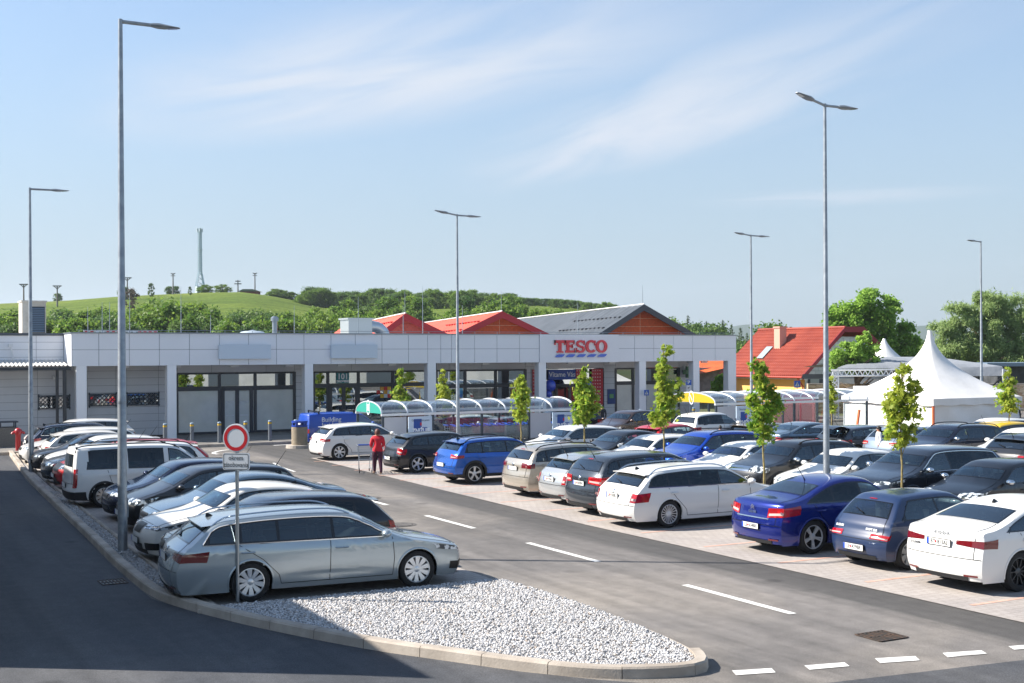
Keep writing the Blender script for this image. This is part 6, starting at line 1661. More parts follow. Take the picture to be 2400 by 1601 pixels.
# trolleys standing in the first shelter
WIRE = mat('trolley_wire', '#a9b1ba', .35, .6); TBLUE = mat('trolley_handle_blue', '#1c4fae', .4)
def trolley(x, y, rz, label, group=None, proto=None):
    if proto:
        c = copy_tree(proto); c.location = (x, y, PAVE_Z); c.rotation_euler = (0, 0, rz); c['label'] = label
        return c
    o = empty('shopping_trolley', (x, y, PAVE_Z), rz, label, 'shopping trolley', group)
    q = MB(); t_ = .011
    for i in range(7):                                   # basket wires
        f = i / 6; z0 = .45; z1 = .95
        for yy in (-1, 1): q.bar((-.38 + .8 * f, yy * .20, z0), (-.42 + .86 * f, yy * .26, z1), t_)
        q.bar((-.38 + .8 * f, -.2, z0), (-.38 + .8 * f, .2, z0), t_)
    for j in range(6):
        z = .45 + .5 * j / 5; w = .20 + .06 * j / 5; xa, xb = -.38 - .04 * j / 5, .42 + .02 * j / 5
        for a, b in (((xa, -w, z), (xb, -w, z)), ((xb, -w, z), (xb, w, z)), ((xb, w, z), (xa, w, z)), ((xa, w, z), (xa, -w, z))): q.bar(a, b, .016 if j == 5 else t_)
    q.build('basket', WIRE, o)
    q = MB()
    for yy in (-1, 1):
        q.tube([(-.42, yy * .25, .98), (-.36, yy * .24, .5), (-.34, yy * .24, .12), (.40, yy * .18, .14)], .014, 5); q.tube([(.40, yy * .18, .14), (.36, yy * .2, .45)], .012, 5)
    q.build('frame', WIRE, o)
    q = MB(); q.tube([(-.46, -.26, 1.0), (-.46, .26, 1.0)], .026, 8); q.build('handle', TBLUE, o)
    for xx in (-.34, .40):
        for yy in (-.22, .22):
            q = MB(); q.lathe([(.0, -.015), (.055, -.015), (.055, .015), (.0, .015)], 10, Matrix.Translation((xx, yy * (1 if xx < 0 else .8), .055)) @ Matrix.Rotation(AR(90), 4, 'X')); q.build('castor', BLACK, o)
    return o
tp = trolley(s1x0 + 4.2, S1Y + .65, 0, 'shopping trolley nested in the rows inside the long shelter', 'trolleys nested in the long shelter')
for i in range(17):
    for j in range(2):
        if i == 0 and j == 0: continue
        trolley(s1x0 + 4.2 + i * .33, S1Y + .65 + j * .95, 0, 'shopping trolley nested in the rows inside the long shelter', proto=tp)
# ------------------------------------------------------------------ bins, bollards, hydrant, signs
AGG = mat('exposed_aggregate', '#a39783', .9, noise=(55, '#6f6453', .42, .58, 3), bump=(60, .6, .01))
def bin_(x, y, base, top, label, h=.95, r=.36, m=AGG, square=False):
    o = empty('litter_bin', (x, y, 0), 0, label, 'litter bin')
    q = MB()
    if square: q.box(-r, r, -r, r, .1, h)
    else: q.lathe([(r, .1), (r, h - .03), (r - .03, h)], 24, close=True)
    q.build('drum', m, o, 40)
    q = MB()
    if top == 'blue':
        for k in range(4):
            a = k * math.pi / 2 + .78; q.box(.30 * math.cos(a) - .05, .30 * math.cos(a) + .05, .30 * math.sin(a) - .05, .30 * math.sin(a) + .05, h, h + .2)
        q.lathe([(r, h + .18), (r, h + .26), (.0, h + .28)], 20); q.lathe([(r, h), (r, h + .07), (r - .05, h + .07), (r - .05, h)], 20)
    else:
        for k in range(4):
            a = k * math.pi / 2 + .78; q.bar((.38 * r / .36 * math.cos(a), .38 * r / .36 * math.sin(a), h), (.38 * r / .36 * math.cos(a), .38 * r / .36 * math.sin(a), h + .24), .05)
        q.box(-r, r, -r, r, h + .22, h + .27)
    q.build('lid', mat('bin_blue', '#1d3f9b', .4) if top == 'blue' else mat('bin_dark', '#3a434d', .6), o, 40)
    q = MB()
    if base == 'slab': q.lathe([(.62, 0), (.60, .13), (0, .14)], 26)
    else:
        for yy in (-.35, 0, .35): q.box(-.6, .6, yy - .06, yy + .06, 0, .09)
        for k in range(5): q.box(-.6 + .26 * k, -.44 + .26 * k, -.42, .42, .09, .11)
    q.build('base', CONCRETE if base == 'slab' else mat('pallet_wood', '#a68a5e', .85), o)
    return o
bx_, by_ = G(687, 1026); bin_(bx_, by_, 'slab', 'blue', 'round pebble concrete litter bin with a blue lid beside the blue van')
bx_, by_ = XatY(16, 60.2), 60.2; bin_(bx_, by_, 'pallet', 'grey', 'square speckled litter bin on a wooden pallet at the far left wall', .98, .42, mat('aggregate_grey', '#85837e', .9, noise=(50, '#5a5852', .42, .58, 3)), True)
bx_, by_ = XatY(1352, 52.5), 52.5; bin_(bx_, by_, 'slab', 'blue', 'round concrete litter bin with a blue lid at the right end of the long shelter')
BOL = mat('bollard_grey', '#6f767e', .5, .3); BOLY = mat('bollard_yellow', '#d8b02a', .5)
def bollard(px_, y, row=None, label='', proto=None):
    x = XatY(px_, y)
    if proto: c = copy_tree(proto); c.location = (x, y, PVZ); c['label'] = label; return c
    o = empty('bollard', (x, y, PVZ), 0, label, 'bollard', 'grey bollards along the shop pavement')
    q = MB(); q.tube([(0, 0, 0), (0, 0, .92)], .085, 14); q.build('post', BOL, o, 60)
    q = MB(); q.tube([(0, 0, .80), (0, 0, .88)], .088, 14); q.build('yellow_band', BOLY, o, 60)
    q = MB(); q.lathe([(.088, .92), (.075, .96), (.0, .975)], 14); q.build('cap', mat('bollard_cap', '#9fb4c4', .4), o, 60)
    return o
bp = bollard(378, 57.4, label='grey bollard with a yellow band beside the second facade column')
for px_, lb in [(440, 'grey bollard with a yellow band in front of the left frosted pane'), (503, 'grey bollard with a yellow band left of the automatic door'), (563, 'grey bollard with a yellow band behind the round no entry sign'), (619, 'grey bollard with a yellow band in front of the right frosted pane'), (678, 'grey bollard with a yellow band behind the bin with the blue lid'),
                (1469, 'grey bollard with a yellow band in front of the frosted window right of the entrance'), (1592, 'grey bollard with a yellow band below the pharmacy cross')]:
    bollard(px_, 57.4, label=lb, proto=bp)
x_, y_ = G(41, 1036); hy = empty('fire_hydrant', (x_, y_, .05), 0, 'red fire hydrant in the gravel at the far end of the kerb', 'fire hydrant')
HR = mat('hydrant_red', '#a8101c', .35, coat=.4)
q = MB(); q.lathe([(.11, 0), (.11, .72), (.13, .74), (.13, .80)], 16, close=True); q.build('barrel', HR, hy, 50)
q = MB(); q.lathe([(.16, .80), (.17, .90), (.13, .98), (.07, 1.03), (.0, 1.05)], 16); q.build('bonnet', HR, hy, 60)
for an in (0, math.pi): q = MB(); q.tube([(.1 * math.cos(an), 0, .88), (.22 * math.cos(an), 0, .84), (.25 * math.cos(an), 0, .78)], .055, 10); q.build('outlet', HR, hy, 60)
# prohibition sign with its plate
sx_, sy_ = G(541, 1387)
sg = empty('traffic_sign', (sx_, sy_, .05), -YAW + AR(-14), 'round red ringed sign above a text plate on a grey post in gravel', 'road sign')
SG = lambda row: Zat(row, sx_, sy_) - .05
p1 = KP * (SY * sx_ + CY * sy_) / FPX
q = MB(); q.tube([(0, .035, 0), (0, .035, SG(975))], .03, 12); q.build('post', mat('sign_post', '#9aa1a6', .3, .85), sg, 60)
zc, rd = SG(1003), 32.5 * p1
SIGNW = mat('sign_white', '#cfd2d4', .4); SIGNR = mat('sign_ring_red', '#c0101e', .4); SIGNB = mat('sign_back_grey', '#8a9096', .5, .4)
MS = Matrix.Translation((0, 0, zc)) @ Matrix.Rotation(AR(90), 4, 'X')
q = MB(); q.lathe([(0, .0), (rd * .99, .0), (rd, -.012), (rd, -.03), (0, -.03)][::-1] if False else [(rd * .96, -.02), (rd, -.016), (rd, .004), (rd * .985, .010), (0, .010)], 48, MS); q.build('disc', SIGNW, sg, 40)
q = MB(); q.lathe([(rd * .66, .013), (rd * .91, .013)], 48, MS); q.build('red_ring', SIGNR, sg)
q = MB(); q.lathe([(0, -.022), (rd * .96, -.022)], 48, MS); q.build('disc_back', SIGNB, sg)
def rrect(w, h, r, n=5): return [(cx_ + r * math.cos(a), cy_ + r * math.sin(a)) for cx_, cy_, a0 in ((w - r, h - r, 0), (-w + r, h - r, 90), (-w + r, -h + r, 180), (w - r, -h + r, 270)) for a in [AR(a0 + 90 * k / n) for k in range(n + 1)]]
z2 = SG(1057); w2, h2 = 33 * p1, 19.5 * p1
M2 = Matrix.Translation((0, 0, z2)) @ Matrix.Rotation(AR(90), 4, 'X')
q = MB(); q.prism(rrect(w2, h2, .04), -.02, .008, M2); pl_ = q.build('text_plate', SIGNW, sg)
o1, o2 = rrect(w2 * .95, h2 * .92, .035), rrect(w2 * .95 - .009, h2 * .92 - .009, .03); n_ = len(o1)
q = MB(); q.add([tuple(M2 @ Vector((*p, .0095))) for p in o1 + o2], [(i, (i + 1) % n_, n_ + (i + 1) % n_, n_ + i) for i in range(n_)]); q.build('plate_border', INK, pl_)
put_text(text_mesh('okrem', h2 * .82, .0005, sx=.86), INK, Matrix.Translation((0, -.0105, z2 + h2 * .42)) @ M_SOUTH, pl_, 'plate_lettering')
put_text(text_mesh('zásobovania', h2 * .82, .0005, sx=.80), INK, Matrix.Translation((0, -.0105, z2 - h2 * .38)) @ M_SOUTH, pl_, 'plate_lettering')
SBLUE = mat('sign_panel_blue', '#1a56b0', .4)
def square_sign(px_, Z, row_c, hw, kind, label, rows=None):
    x, y = polar(px_, Z); o = empty('road_sign', (x, y, 0), -YAW, label, 'road sign'); p = KP * Z / FPX
    zc = Zat(row_c, x, y); w = hw * p
    q = MB(); q.tube([(0, .04, 0), (0, .04, zc + w)], .03, 8); q.build('post', GALV, o, 60)
    if kind == 'diamond':
        q = MB(); q.prism([(0, w), (-w, 0), (0, -w), (w, 0)], -.01, .01, Matrix.Translation((0, 0, zc)) @ Matrix.Rotation(AR(90), 4, 'X')); q.build('panel', SIGNB, o)
        q = MB(); q.bar((-w * .45, -.02, zc + w * .3), (w * .45, -.02, zc + w * .3), .05); q.build('clamp', POSTG, o); return o
    h = w * (1.15 if kind == 'cross' else 1.0)
    q = MB(); q.box(-w, w, -.012, .012, zc - h, zc + h); pn = q.build('panel', SBLUE, o)
    if kind == 'cross':
        q = MB(); M = Matrix.Translation((0, -.013, zc)) @ Matrix.Rotation(AR(90), 4, 'X'); q.prism([(-w * .72, -h * .62), (w * .72, -h * .62), (0, h * .72)], 0, .003, M); q.build('white_triangle', SIGNW, pn)
        q = MB(); q.box(-w * .1, w * .1, -.020, -.016, zc - h * .3, zc + h * .22); q.add([(w * .08, -.018, zc - h * .25), (w * .3, -.018, zc - h * .52), (w * .16, -.018, zc - h * .52), (-w * .02, -.018, zc - h * .25)], [(0, 1, 2, 3)]); q.add([(-w * .08, -.018, zc - h * .25), (-w * .3, -.018, zc - h * .52), (-w * .16, -.018, zc - h * .52), (w * .02, -.018, zc - h * .25)], [(0, 1, 2, 3)])
        q.lathe([(0, 0), (w * .1, 0)], 10, Matrix.Translation((0, -.019, zc + h * .34)) @ Matrix.Rotation(AR(90), 4, 'X')); q.build('pedestrian_symbol', INK, pn)
    else:
        put_text(text_mesh('P', w * 1.9, .001, bold=w * .05), SIGNW, Matrix.Translation((0, -.015, zc)) @ M_SOUTH, pn, 'lettering')
        for k, t_ in enumerate(('', '2x')):
            z = zc - h - w * .95 - k * w * 1.75
            q = MB(); q.box(-w * .95, w * .95, -.012, .012, z - w * .82, z + w * .82); pp = q.build('text_plate', SIGNW, o)
            if t_: put_text(text_mesh(t_, w * .9, .001), INK, Matrix.Translation((0, -.015, z)) @ M_SOUTH, pp, 'lettering')
            else:
                q = MB(); q.bar((-w * .4, -.016, z - w * .3), (w * .35, -.016, z + w * .3), .03); q.lathe([(w * .18, 0), (w * .26, 0)], 14, Matrix.Translation((-.02, -.016, z - w * .15)) @ Matrix.Rotation(AR(90), 4, 'X')); q.build('wheelchair_symbol', INK, pp)
    return o
square_sign(1484, 74, 903, 5.6, 'cross', 'blue pedestrian crossing sign right of the shop entrance')
square_sign(1115, 74.5, 896, 4.6, 'cross', 'small blue pedestrian crossing sign before the middle shop window')
square_sign(1581, 73, 880, 6.0, 'P', 'blue parking sign with two white plates beside the pharmacy window')
square_sign(1830, 80, 885, 7.0, 'cross', 'blue pedestrian crossing sign beside the downpipe of the yellow house')
square_sign(1734, 78, 899, 9.5, 'diamond', 'grey back of a diamond shaped road sign before the yellow wall')
# balloons at the entrance
for k, (px_, row, r_, c) in enumerate([(1263, 886, .34, '#1d3fb4'), (1259, 905, .2, '#1d3fb4'), (1262, 912, .15, '#2d55c8'), (1256, 917, .14, '#e4e6ea'), (1260, 924, .16, '#d9dde6'), (1265, 920, .13, '#e8e8ec'), (1328, 883, .30, '#0f1a4a'), (1346, 884, .34, '#1a2f8c'), (1330, 897, .18, '#b9d4ef')]):
    x = XatY(px_, FY + .9); q = MB(); z = Zat(row, x, FY + .9)
    q.lathe([(0, -r_)] + [(r_ * math.sin(a), -r_ * math.cos(a) * 1.08) for a in np.linspace(.15, math.pi - .05, 10)] + [(0, r_ * 1.08)], 16)
    lab = ['big blue balloon left of the shop door', 'small dark blue balloon under the big one', 'tiny blue balloon in the left cluster', 'white balloon at the left door edge', 'lower white balloon in the left cluster', 'small white balloon in the left cluster nearest the door', 'black balloon right of the shop door', 'big blue balloon right of the shop door', 'pale blue balloon under the dark pair'][k]
    tag(q.build('balloon', mat('balloon_' + c[1:], c, .2, coat=.8), smooth=60, loc=(x, FY + .9, z)), lab, 'balloon', 'balloons at the shop entrance')
# ------------------------------------------------------------------ tents, stage, stone wall, shed, house
CANVAS = mat('tent_canvas', '#e6e4e1', .7, noise=(.6, '#dcdad6', .4, .6), bump=(1.2, .35, .05)); ORANGE = mat('orange_strap', '#d9602a', .6)
def pagoda(x0, y0, a, ze, zp, label, walls=True, pw=2.0):
    o = empty('pagoda_tent', (x0 + a / 2, y0 + a / 2, 0), 0, label, 'tent', 'white pagoda tents'); h = a / 2
    q = MB(); rows = []
    n = 20
    for k in range(n + 1):
        f = k / n; z = ze + (zp - ze) * f
        r_ = h * ((1 - f) ** pw * .94 + .06 * (1 - f) + .035)
        ring_ = []
        for s_ in range(33):
            an = 2 * math.pi * s_ / 32 + math.pi / 4
            c, s2 = math.cos(an), math.sin(an); m_ = max(abs(c), abs(s2))
            sq = (c / m_, s2 / m_); bl = min(1, (1 - f) ** 1.1)
            ring_.append((r_ * (sq[0] * bl + c * 1.0 * (1 - bl)), r_ * (sq[1] * bl + s2 * (1 - bl)), z - .10 * (1 - f) ** 2 * (1 - abs(sq[0] * sq[1])) * .6))
        rows.append(ring_)
    q.grid(rows); q.add(rows[-1][:-1], [tuple(range(32))])
    q.build('canopy', CANVAS, o, 50)
    q = MB(); e = h * 1.035
    for (xa, ya, xb, yb) in ((-e, -e, e, -e), (e, -e, e, e), (e, e, -e, e), (-e, e, -e, -e)):
        q.grid([[(xa + (xb - xa) * f, ya + (yb - ya) * f, ze + .02), (xa + (xb - xa) * f, ya + (yb - ya) * f, ze - .32 + .03 * math.sin(f * 25))] for f in np.linspace(0, 1, 14)])
    q.build('valance', CANVAS, o, 40)
    if walls:
        for i, (xa, ya, xb, yb) in enumerate(((-h, -h, h, -h), (h, -h, h, h), (h, h, -h, h), (-h, h, -h, -h))):
            q = MB(); nx_, ny_ = (yb - ya) / a, -(xb - xa) / a
            q.grid([[(xa + (xb - xa) * f + nx_ * .05 * math.sin(f * 19 + z * 3) * (1 if 0 < f < 1 else 0), ya + (yb - ya) * f + ny_ * .05 * math.sin(f * 19 + z * 3) * (1 if 0 < f < 1 else 0), z) for z in np.linspace(0, ze - .25, 6)] for f in np.linspace(0, 1, 28)])
            q.build('side_wall', CANVAS, o, 60)
    for sx in (-1, 1):
        for sy in (-1, 1):
            q = MB(); q.bar((sx * h, sy * h, 0), (sx * h, sy * h, ze), .07); q.build('pole', ALU, o)
    q = MB(); q.box(-h - .06, -h - .04, -h - .05, -h + .03, .3, ze - .3) if walls else q.box(-h, -h + .01, -h, -h + .01, 0, ze)
    q.box(-h - .02, -h + .02, -h - .07, -h - .05, .3, ze - .3); q.build('strap', ORANGE, o)
    return o
tcx, tcy = polar(2142, 61); zt_ = Zat(921, tcx, tcy)
pagoda(tcx, tcy, 6.1, zt_, Zat(763, tcx + 3, tcy + 3), 'big white pagoda tent with closed walls and a tall pointed roof')
x_, y_ = polar(2030, 84); pagoda(x_ - 2.4, y_ - 2.4, 4.8, 2.4, Zat(781, x_, y_), 'smaller white pagoda tent whose tip rises behind the stage roof', False, 1.4)
# low white canopy left of the big tent
wt_ = empty('party_tent', (*polar(2040, 70), 0), 0, 'low white ridge tent between the stage truss and the big tent', 'tent')
p1 = KP * 70 / FPX; wtx, wty = polar(2040, 70); e0, e1 = Zat(916, wtx, wty), Zat(893, wtx, wty)
q = MB(); C_, S_ = CY, -SY
def cam_pt(dx, dz, z): return (CY * dx + SY * dz, -SY * dx + CY * dz, z)
q.add([cam_pt(-82 * p1, 0, e0), cam_pt(70 * p1, 0, e0), cam_pt(60 * p1, 3, e1), cam_pt(-48 * p1, 3, e1), cam_pt(60 * p1, 6, e0), cam_pt(-82 * p1, 6, e0)], [(0, 1, 2, 3), (3, 2, 4, 5)]); q.build('canopy', CANVAS, wt_)
q = MB()
for dx, dz in ((-80, .1), (66, .1), (-80, 5.8), (66, 5.8)): q.bar(cam_pt(dx * p1, dz, 0), cam_pt(dx * p1, dz, e0), .07)
q.build('poles', ALU, wt_)
# stage roof with truss
stx, sty = polar(2080, 76); st_ = empty('stage_roof', (stx, sty, 0), 0, 'open stage with a grey tarpaulin roof on white lattice trusses', 'stage')
p1 = KP * 76 / FPX; zz_ = lambda row: Zat(row, stx, sty)
TARP = mat('grey_tarpaulin', '#8c9095', .6, noise=(.5, '#7d8288', .4, .6), bump=(1.5, .5, .1))
q = MB(); L0, R0 = -175 * p1, 232 * p1
pts = [(L0 + 35 * p1, 849, 0), (-70 * p1, 849, -.2), (60 * p1, 868, -.3), (R0 - 25 * p1, 865, 0)]
q.grid([[cam_pt(-160 * p1, 0, zz_(850)), cam_pt(-40 * p1, 0, zz_(850)), cam_pt(80 * p1, 0, zz_(868)), cam_pt(232 * p1, 0, zz_(868))], [cam_pt(-150 * p1, .3, zz_(846)), cam_pt(-40 * p1, .3, zz_(840)), cam_pt(80 * p1, .3, zz_(850)), cam_pt(225 * p1, .3, zz_(846))],
        [cam_pt(-50 * p1, 4, zz_(826)), cam_pt(0, 4, zz_(824)), cam_pt(110 * p1, 4, zz_(824)), cam_pt(130 * p1, 4, zz_(826))], [cam_pt(-160 * p1, 9, zz_(850)), cam_pt(-40 * p1, 9, zz_(850)), cam_pt(80 * p1, 9, zz_(860)), cam_pt(232 * p1, 9, zz_(860))]])
q.build('tarpaulin', TARP, st_, 50)
TRUSS = mat('truss_aluminium', '#d3d6d8', .35, .4)
def truss(a, b, h, n, parent):
    q = MB(); a, b = Vector(a), Vector(b); u = (b - a); up = Vector((0, 0, h)) if abs(u.normalized().z) < .5 else Vector((CY, -SY, 0)) * h
    q.tube([a, b], .05, 5); q.tube([a + up, b + up], .05, 5)
    for k in range(n):
        p0, p1_ = a + u * k / n, a + u * (k + 1) / n
        q.tube([p0, (p0 + p1_) / 2 + up], .033, 4); q.tube([(p0 + p1_) / 2 + up, p1_], .033, 4)
    q.build('truss', TRUSS, parent)
truss(cam_pt(-172 * p1, 0, zz_(866)), cam_pt(20 * p1, 0, zz_(866)), zz_(853) - zz_(866), 16, st_)
truss(cam_pt(-168 * p1, 0, 0), cam_pt(-168 * p1, 0, zz_(853)), .32, 12, st_); truss(cam_pt(222 * p1, 0, 0), cam_pt(222 * p1, 0, zz_(853)), .32, 12, st_)
q = MB(); q.add([cam_pt(-160 * p1, 8.9, zz_(868)), cam_pt(10 * p1, 8.9, zz_(868)), cam_pt(10 * p1, 8.9, zz_(880)), cam_pt(-160 * p1, 8.9, zz_(880))], [(0, 1, 2, 3)]); q.build('back_cloth', mat('stage_back', '#6f7378', .8), st_)
q = MB(); a = cam_pt(162 * p1, -.2, zz_(872)); q.box(a[0] - .25, a[0] + .25, a[1] - .2, a[1] + .2, a[2] - .35, a[2] + .1); q.build('stage_light', BLACK, st_)
q = MB(); q.tube([cam_pt(215 * p1, -.2, zz_(872)), cam_pt(178 * p1, -.4, zz_(906))], .05, 5); q.build('stay', BLACK, st_)
def stone_nodes(n, l, b):
    t = n.new('ShaderNodeTexCoord'); mp = n.new('ShaderNodeMapping'); mp.inputs['Scale'].default_value = (1.0, 1.0, 2.6); l.new(t.outputs['Object'], mp.inputs[0])
    v = n.new('ShaderNodeTexVoronoi'); v.inputs['Scale'].default_value = 2.2; l.new(mp.outputs[0], v.inputs['Vector'])
    v2 = n.new('ShaderNodeTexVoronoi'); v2.feature = 'DISTANCE_TO_EDGE'; v2.inputs['Scale'].default_value = 2.2; l.new(mp.outputs[0], v2.inputs['Vector'])
    sp_ = n.new('ShaderNodeSeparateColor'); l.new(v.outputs['Color'], sp_.inputs[0])
    c = ramp(n, l, sp_.outputs[0], [(0, '#b08d6c'), (.5, '#cfb696'), (1, '#d9c8ae')]); e = ramp(n, l, v2.outputs['Distance'], [(0, (.4,) * 3), (.06, (1,) * 3)])
    l.new(mixc(n, l, 1., c.outputs[0], e.outputs[0], 'MULTIPLY'), b.inputs['Base Color']); b.inputs['Roughness'].default_value = .9
STONEW = tex_mat('rubble_stone', stone_nodes)
for (pa, pb, Z, r0, lb) in ((1855, 2010, 86, 886, 'beige rubble stone wall beside the yellow house'), (2255, 2560, 88, 888, 'beige rubble stone wall at the far right behind the tent')):
    a, b = Vector((*polar(pa, Z), 0)), Vector((*polar(pb, Z), 0)); zt = Zat(r0, a.x, a.y)
    u = (b - a).normalized(); nrm = Vector((-u.y, u.x, 0)) * .4
    o = empty('stone_wall', a, 0, lb, 'stone wall'); q = MB(); d = b - a
    q.add([(0, 0, -.1), tuple(d + Vector((0, 0, -.1))), tuple(d + Vector((0, 0, zt))), (0, 0, zt), tuple(nrm + Vector((0, 0, -.1))), tuple(d + nrm + Vector((0, 0, -.1))), tuple(d + nrm + Vector((0, 0, zt))), tuple(nrm + Vector((0, 0, zt)))], [(0, 1, 2, 3), (5, 4, 7, 6), (3, 2, 6, 7), (0, 3, 7, 4), (1, 5, 6, 2)])
    q.build('masonry', STONEW, o)
    q = MB(); q.add([tuple(Vector(p) + Vector((0, 0, zt + .004))) for p in ((0, 0, 0), d, d + nrm, nrm)] + [tuple(Vector(p) + Vector((0, 0, zt + .07))) for p in ((0, 0, 0), d, d + nrm, nrm)], [(0, 1, 5, 4), (1, 2, 6, 5), (2, 3, 7, 6), (3, 0, 4, 7), (4, 5, 6, 7)]); q.build('coping', CONCRETE, o)
sx_, sy_ = polar(2330, 96); sh = empty('timber_shed', (sx_, sy_, 0), -YAW, 'dark timber shed with a flat roof at the far right edge', 'shed'); p1 = KP * 96 / FPX
q = MB(); q.box(-40 * p1, 160 * p1, 0, 5, 0, Zat(846, sx_, sy_)); q.build('wall', mat('dark_timber', '#43464b', .8, noise=(1.2, '#2f3236', .4, .6)), sh)
q = MB(); q.box(-70 * p1, 165 * p1, -.6, 5.4, Zat(846, sx_, sy_), Zat(838, sx_, sy_)); q.build('roof', mat('shed_roof', '#6d7f92', .5), sh)
# house
hz0 = Vector((*polar(1842, 88), 0)); Lh, rise = 8.8, 3.1
ho = empty('house', hz0, 0, 'yellow house with a bright red tiled roof and a bare block gable', 'house')
ze_, zr_, run = 2.78, 5.9, 3.6
flat, run2 = 1.7, 4.4                                     # the ridge ends in a clipped gable, the east slope is longer
XE = run + flat + run2
q = MB(); q.box(.25, XE - .25, .05, Lh - .3, 0, ze_ - .12); wl_ = q.build('wall', mat('yellow_render', '#ecb768', .8, noise=(.8, '#e6b062', .4, .6)), ho)
def block_nodes(n, l, b):
    t = n.new('ShaderNodeTexCoord'); br = n.new('ShaderNodeTexBrick'); mp = n.new('ShaderNodeMapping'); mp.inputs['Rotation'].default_value = (AR(90), 0, 0); l.new(t.outputs['Object'], mp.inputs[0]); l.new(mp.outputs[0], br.inputs['Vector'])
    br.inputs['Scale'].default_value = 1; br.inputs['Brick Width'].default_value = .6; br.inputs['Row Height'].default_value = .26; br.inputs['Mortar Size'].default_value = .012
    br.inputs['Color1'].default_value = (*lin('#a6b0ad'), 1); br.inputs['Color2'].default_value = (*lin('#bcc3bf'), 1); br.inputs['Mortar'].default_value = (*lin('#6f7876'), 1)
    l.new(br.outputs['Color'], b.inputs['Base Color']); b.inputs['Roughness'].default_value = .85
BLOCK = tex_mat('aerated_blocks', block_nodes)
q = MB(); q.add([(.25, .03, 0), (XE - .25, .03, 0), (XE - .25, .03, ze_ - .1), (run + flat - .1, .03, zr_ - .62), (run + .1, .03, zr_ - .62), (.25, .03, ze_ - .1)], [(0, 1, 2, 3, 4, 5)]); q.build('gable_wall', BLOCK, ho)
q = MB(); q.box(.5, 3.6, -.02, .02, .6, ze_ - .5); q.build('gable_opening', mat('opening_dark', '#3a4146', .8), ho); q = MB(); q.box(.7, 1.5, -.05, -.02, 1.7, 2.55); q.box(1.9, 3.2, -.05, -.02, 1.3, 1.6); q.build('board_patch', mat('board_patch', '#8f9a94', .8), ho)
ROOFT = tex_mat('red_roof_tiles', lambda n, l, b: rooft(n, l, b))if False else None
def rooft(n, l, b):
    t = n.new('ShaderNodeTexCoord'); x = nz(n, l, t.outputs['Object'], .6, 5)
    l.new(ramp(n, l, x.outputs['Fac'], [(.35, '#86392b'), (.65, '#974634')]).outputs[0], b.inputs['Base Color']); b.inputs['Roughness'].default_value = .42; b.inputs['Specular IOR Level'].default_value = .4
ROOFT = tex_mat('red_roof_tiles', rooft)
q = MB(); rows = []; ny, nxr = 88, 15                       # profiled tile sheet on the west slope
for j in range(ny + 1):
    y = -.45 + (Lh + .7) * j / ny; row = []
    for k in range(nxr * 2 + 1):
        f = k / (nxr * 2); st_p = .045 * (1 - (f * nxr) % 1)
        x = -.35 + (run + .35) * f; z = ze_ - .30 + (zr_ - ze_ + .30) * f + .035 * math.cos(j * math.pi) + st_p
        row.append((x, y, z))
    rows.append(row)
q.grid(rows); q.build('roof', ROOFT, ho)
q = MB(); q.add([(run, -.45, zr_), (run + flat, -.45, zr_ - .02), (XE + .35, -.45, ze_ - .3), (XE + .35, Lh + .25, ze_ - .3), (run + flat, Lh + .25, zr_ - .02), (run, Lh + .25, zr_)], [(0, 1, 4, 5), (1, 2, 3, 4)]); q.build('roof', ROOFT, ho)
q = MB(); q.tube([(run, -.45, zr_ + .05), (run, Lh + .25, zr_ + .05)], .1, 8); q.build('ridge_tiles', ROOFT, ho, 60)
MAROON = mat('maroon_verge', '#7c1420', .5)
for sgn in (-1, 1):
    q = MB(); x0, x1 = (-.38, run) if sgn < 0 else (XE + .38, run + flat)
    q.add([(x0, -.5, ze_ - .55), (x0, -.5, ze_ - .22), (x1, -.5, zr_ + .12), (x1, -.5, zr_ - .22), (x0, -.42, ze_ - .55), (x0, -.42, ze_ - .22), (x1, -.42, zr_ + .12), (x1, -.42, zr_ - .22)], [(0, 1, 2, 3), (7, 6, 5, 4), (0, 3, 7, 4), (1, 5, 6, 2)]); q.build('verge_board', MAROON, ho)
q = MB(); q.box(run - .02, run + flat + .02, -.505, -.425, zr_ - .30, zr_ + .10); q.build('verge_board', MAROON, ho)
q = MB(); cy_ = Lh * .56; cx_ = run * .62; zc_ = ze_ + (zr_ - ze_) * .62
q.box(cx_ - .32, cx_ + .32, cy_ - .32, cy_ + .32, zc_ - .6, zr_ + .1); q.box(cx_ - .38, cx_ + .38, cy_ - .38, cy_ + .38, zr_ + .1, zr_ + .2); q.build('chimney', mat('chimney_render', '#c39c8a', .9), ho)
q = MB(); fx = run * .40; zf = ze_ - .3 + (zr_ - ze_ + .3) * ((fx + .35) / (run + .35)); s_ = (zr_ - ze_ + .3) / (run + .35)
q.add([(fx - .5, cy_ + .5, zf - .5 * s_ + .16), (fx - .5, cy_ + 1.2, zf - .5 * s_ + .16), (fx + .5, cy_ + 1.2, zf + .5 * s_ + .16), (fx + .5, cy_ + .5, zf + .5 * s_ + .16)], [(0, 1, 2, 3)]); q.build('roof_window', mat('roof_window_glass', '#9aa7ac', .1, coat=1.), ho)
q = MB(); q.tube([(-.38, -.4, ze_ - .36), (-.38, Lh + .2, ze_ - .36)], .08, 8); q.tube([(-.38, .1, ze_ - .4), (-.2, .1, ze_ - .6), (.0, .15, ze_ - .8), (.16, .15, ze_ - 1.0), (.16, .15, 0)], .05, 6); q.build('gutter', mat('red_gutter', '#a33a2c', .5), ho, 50)
q = MB(); q.box(-.25, .25, -.02, Lh - .3, ze_ - .52, ze_ - .42); q.build('eaves_soffit', WHITE, ho)
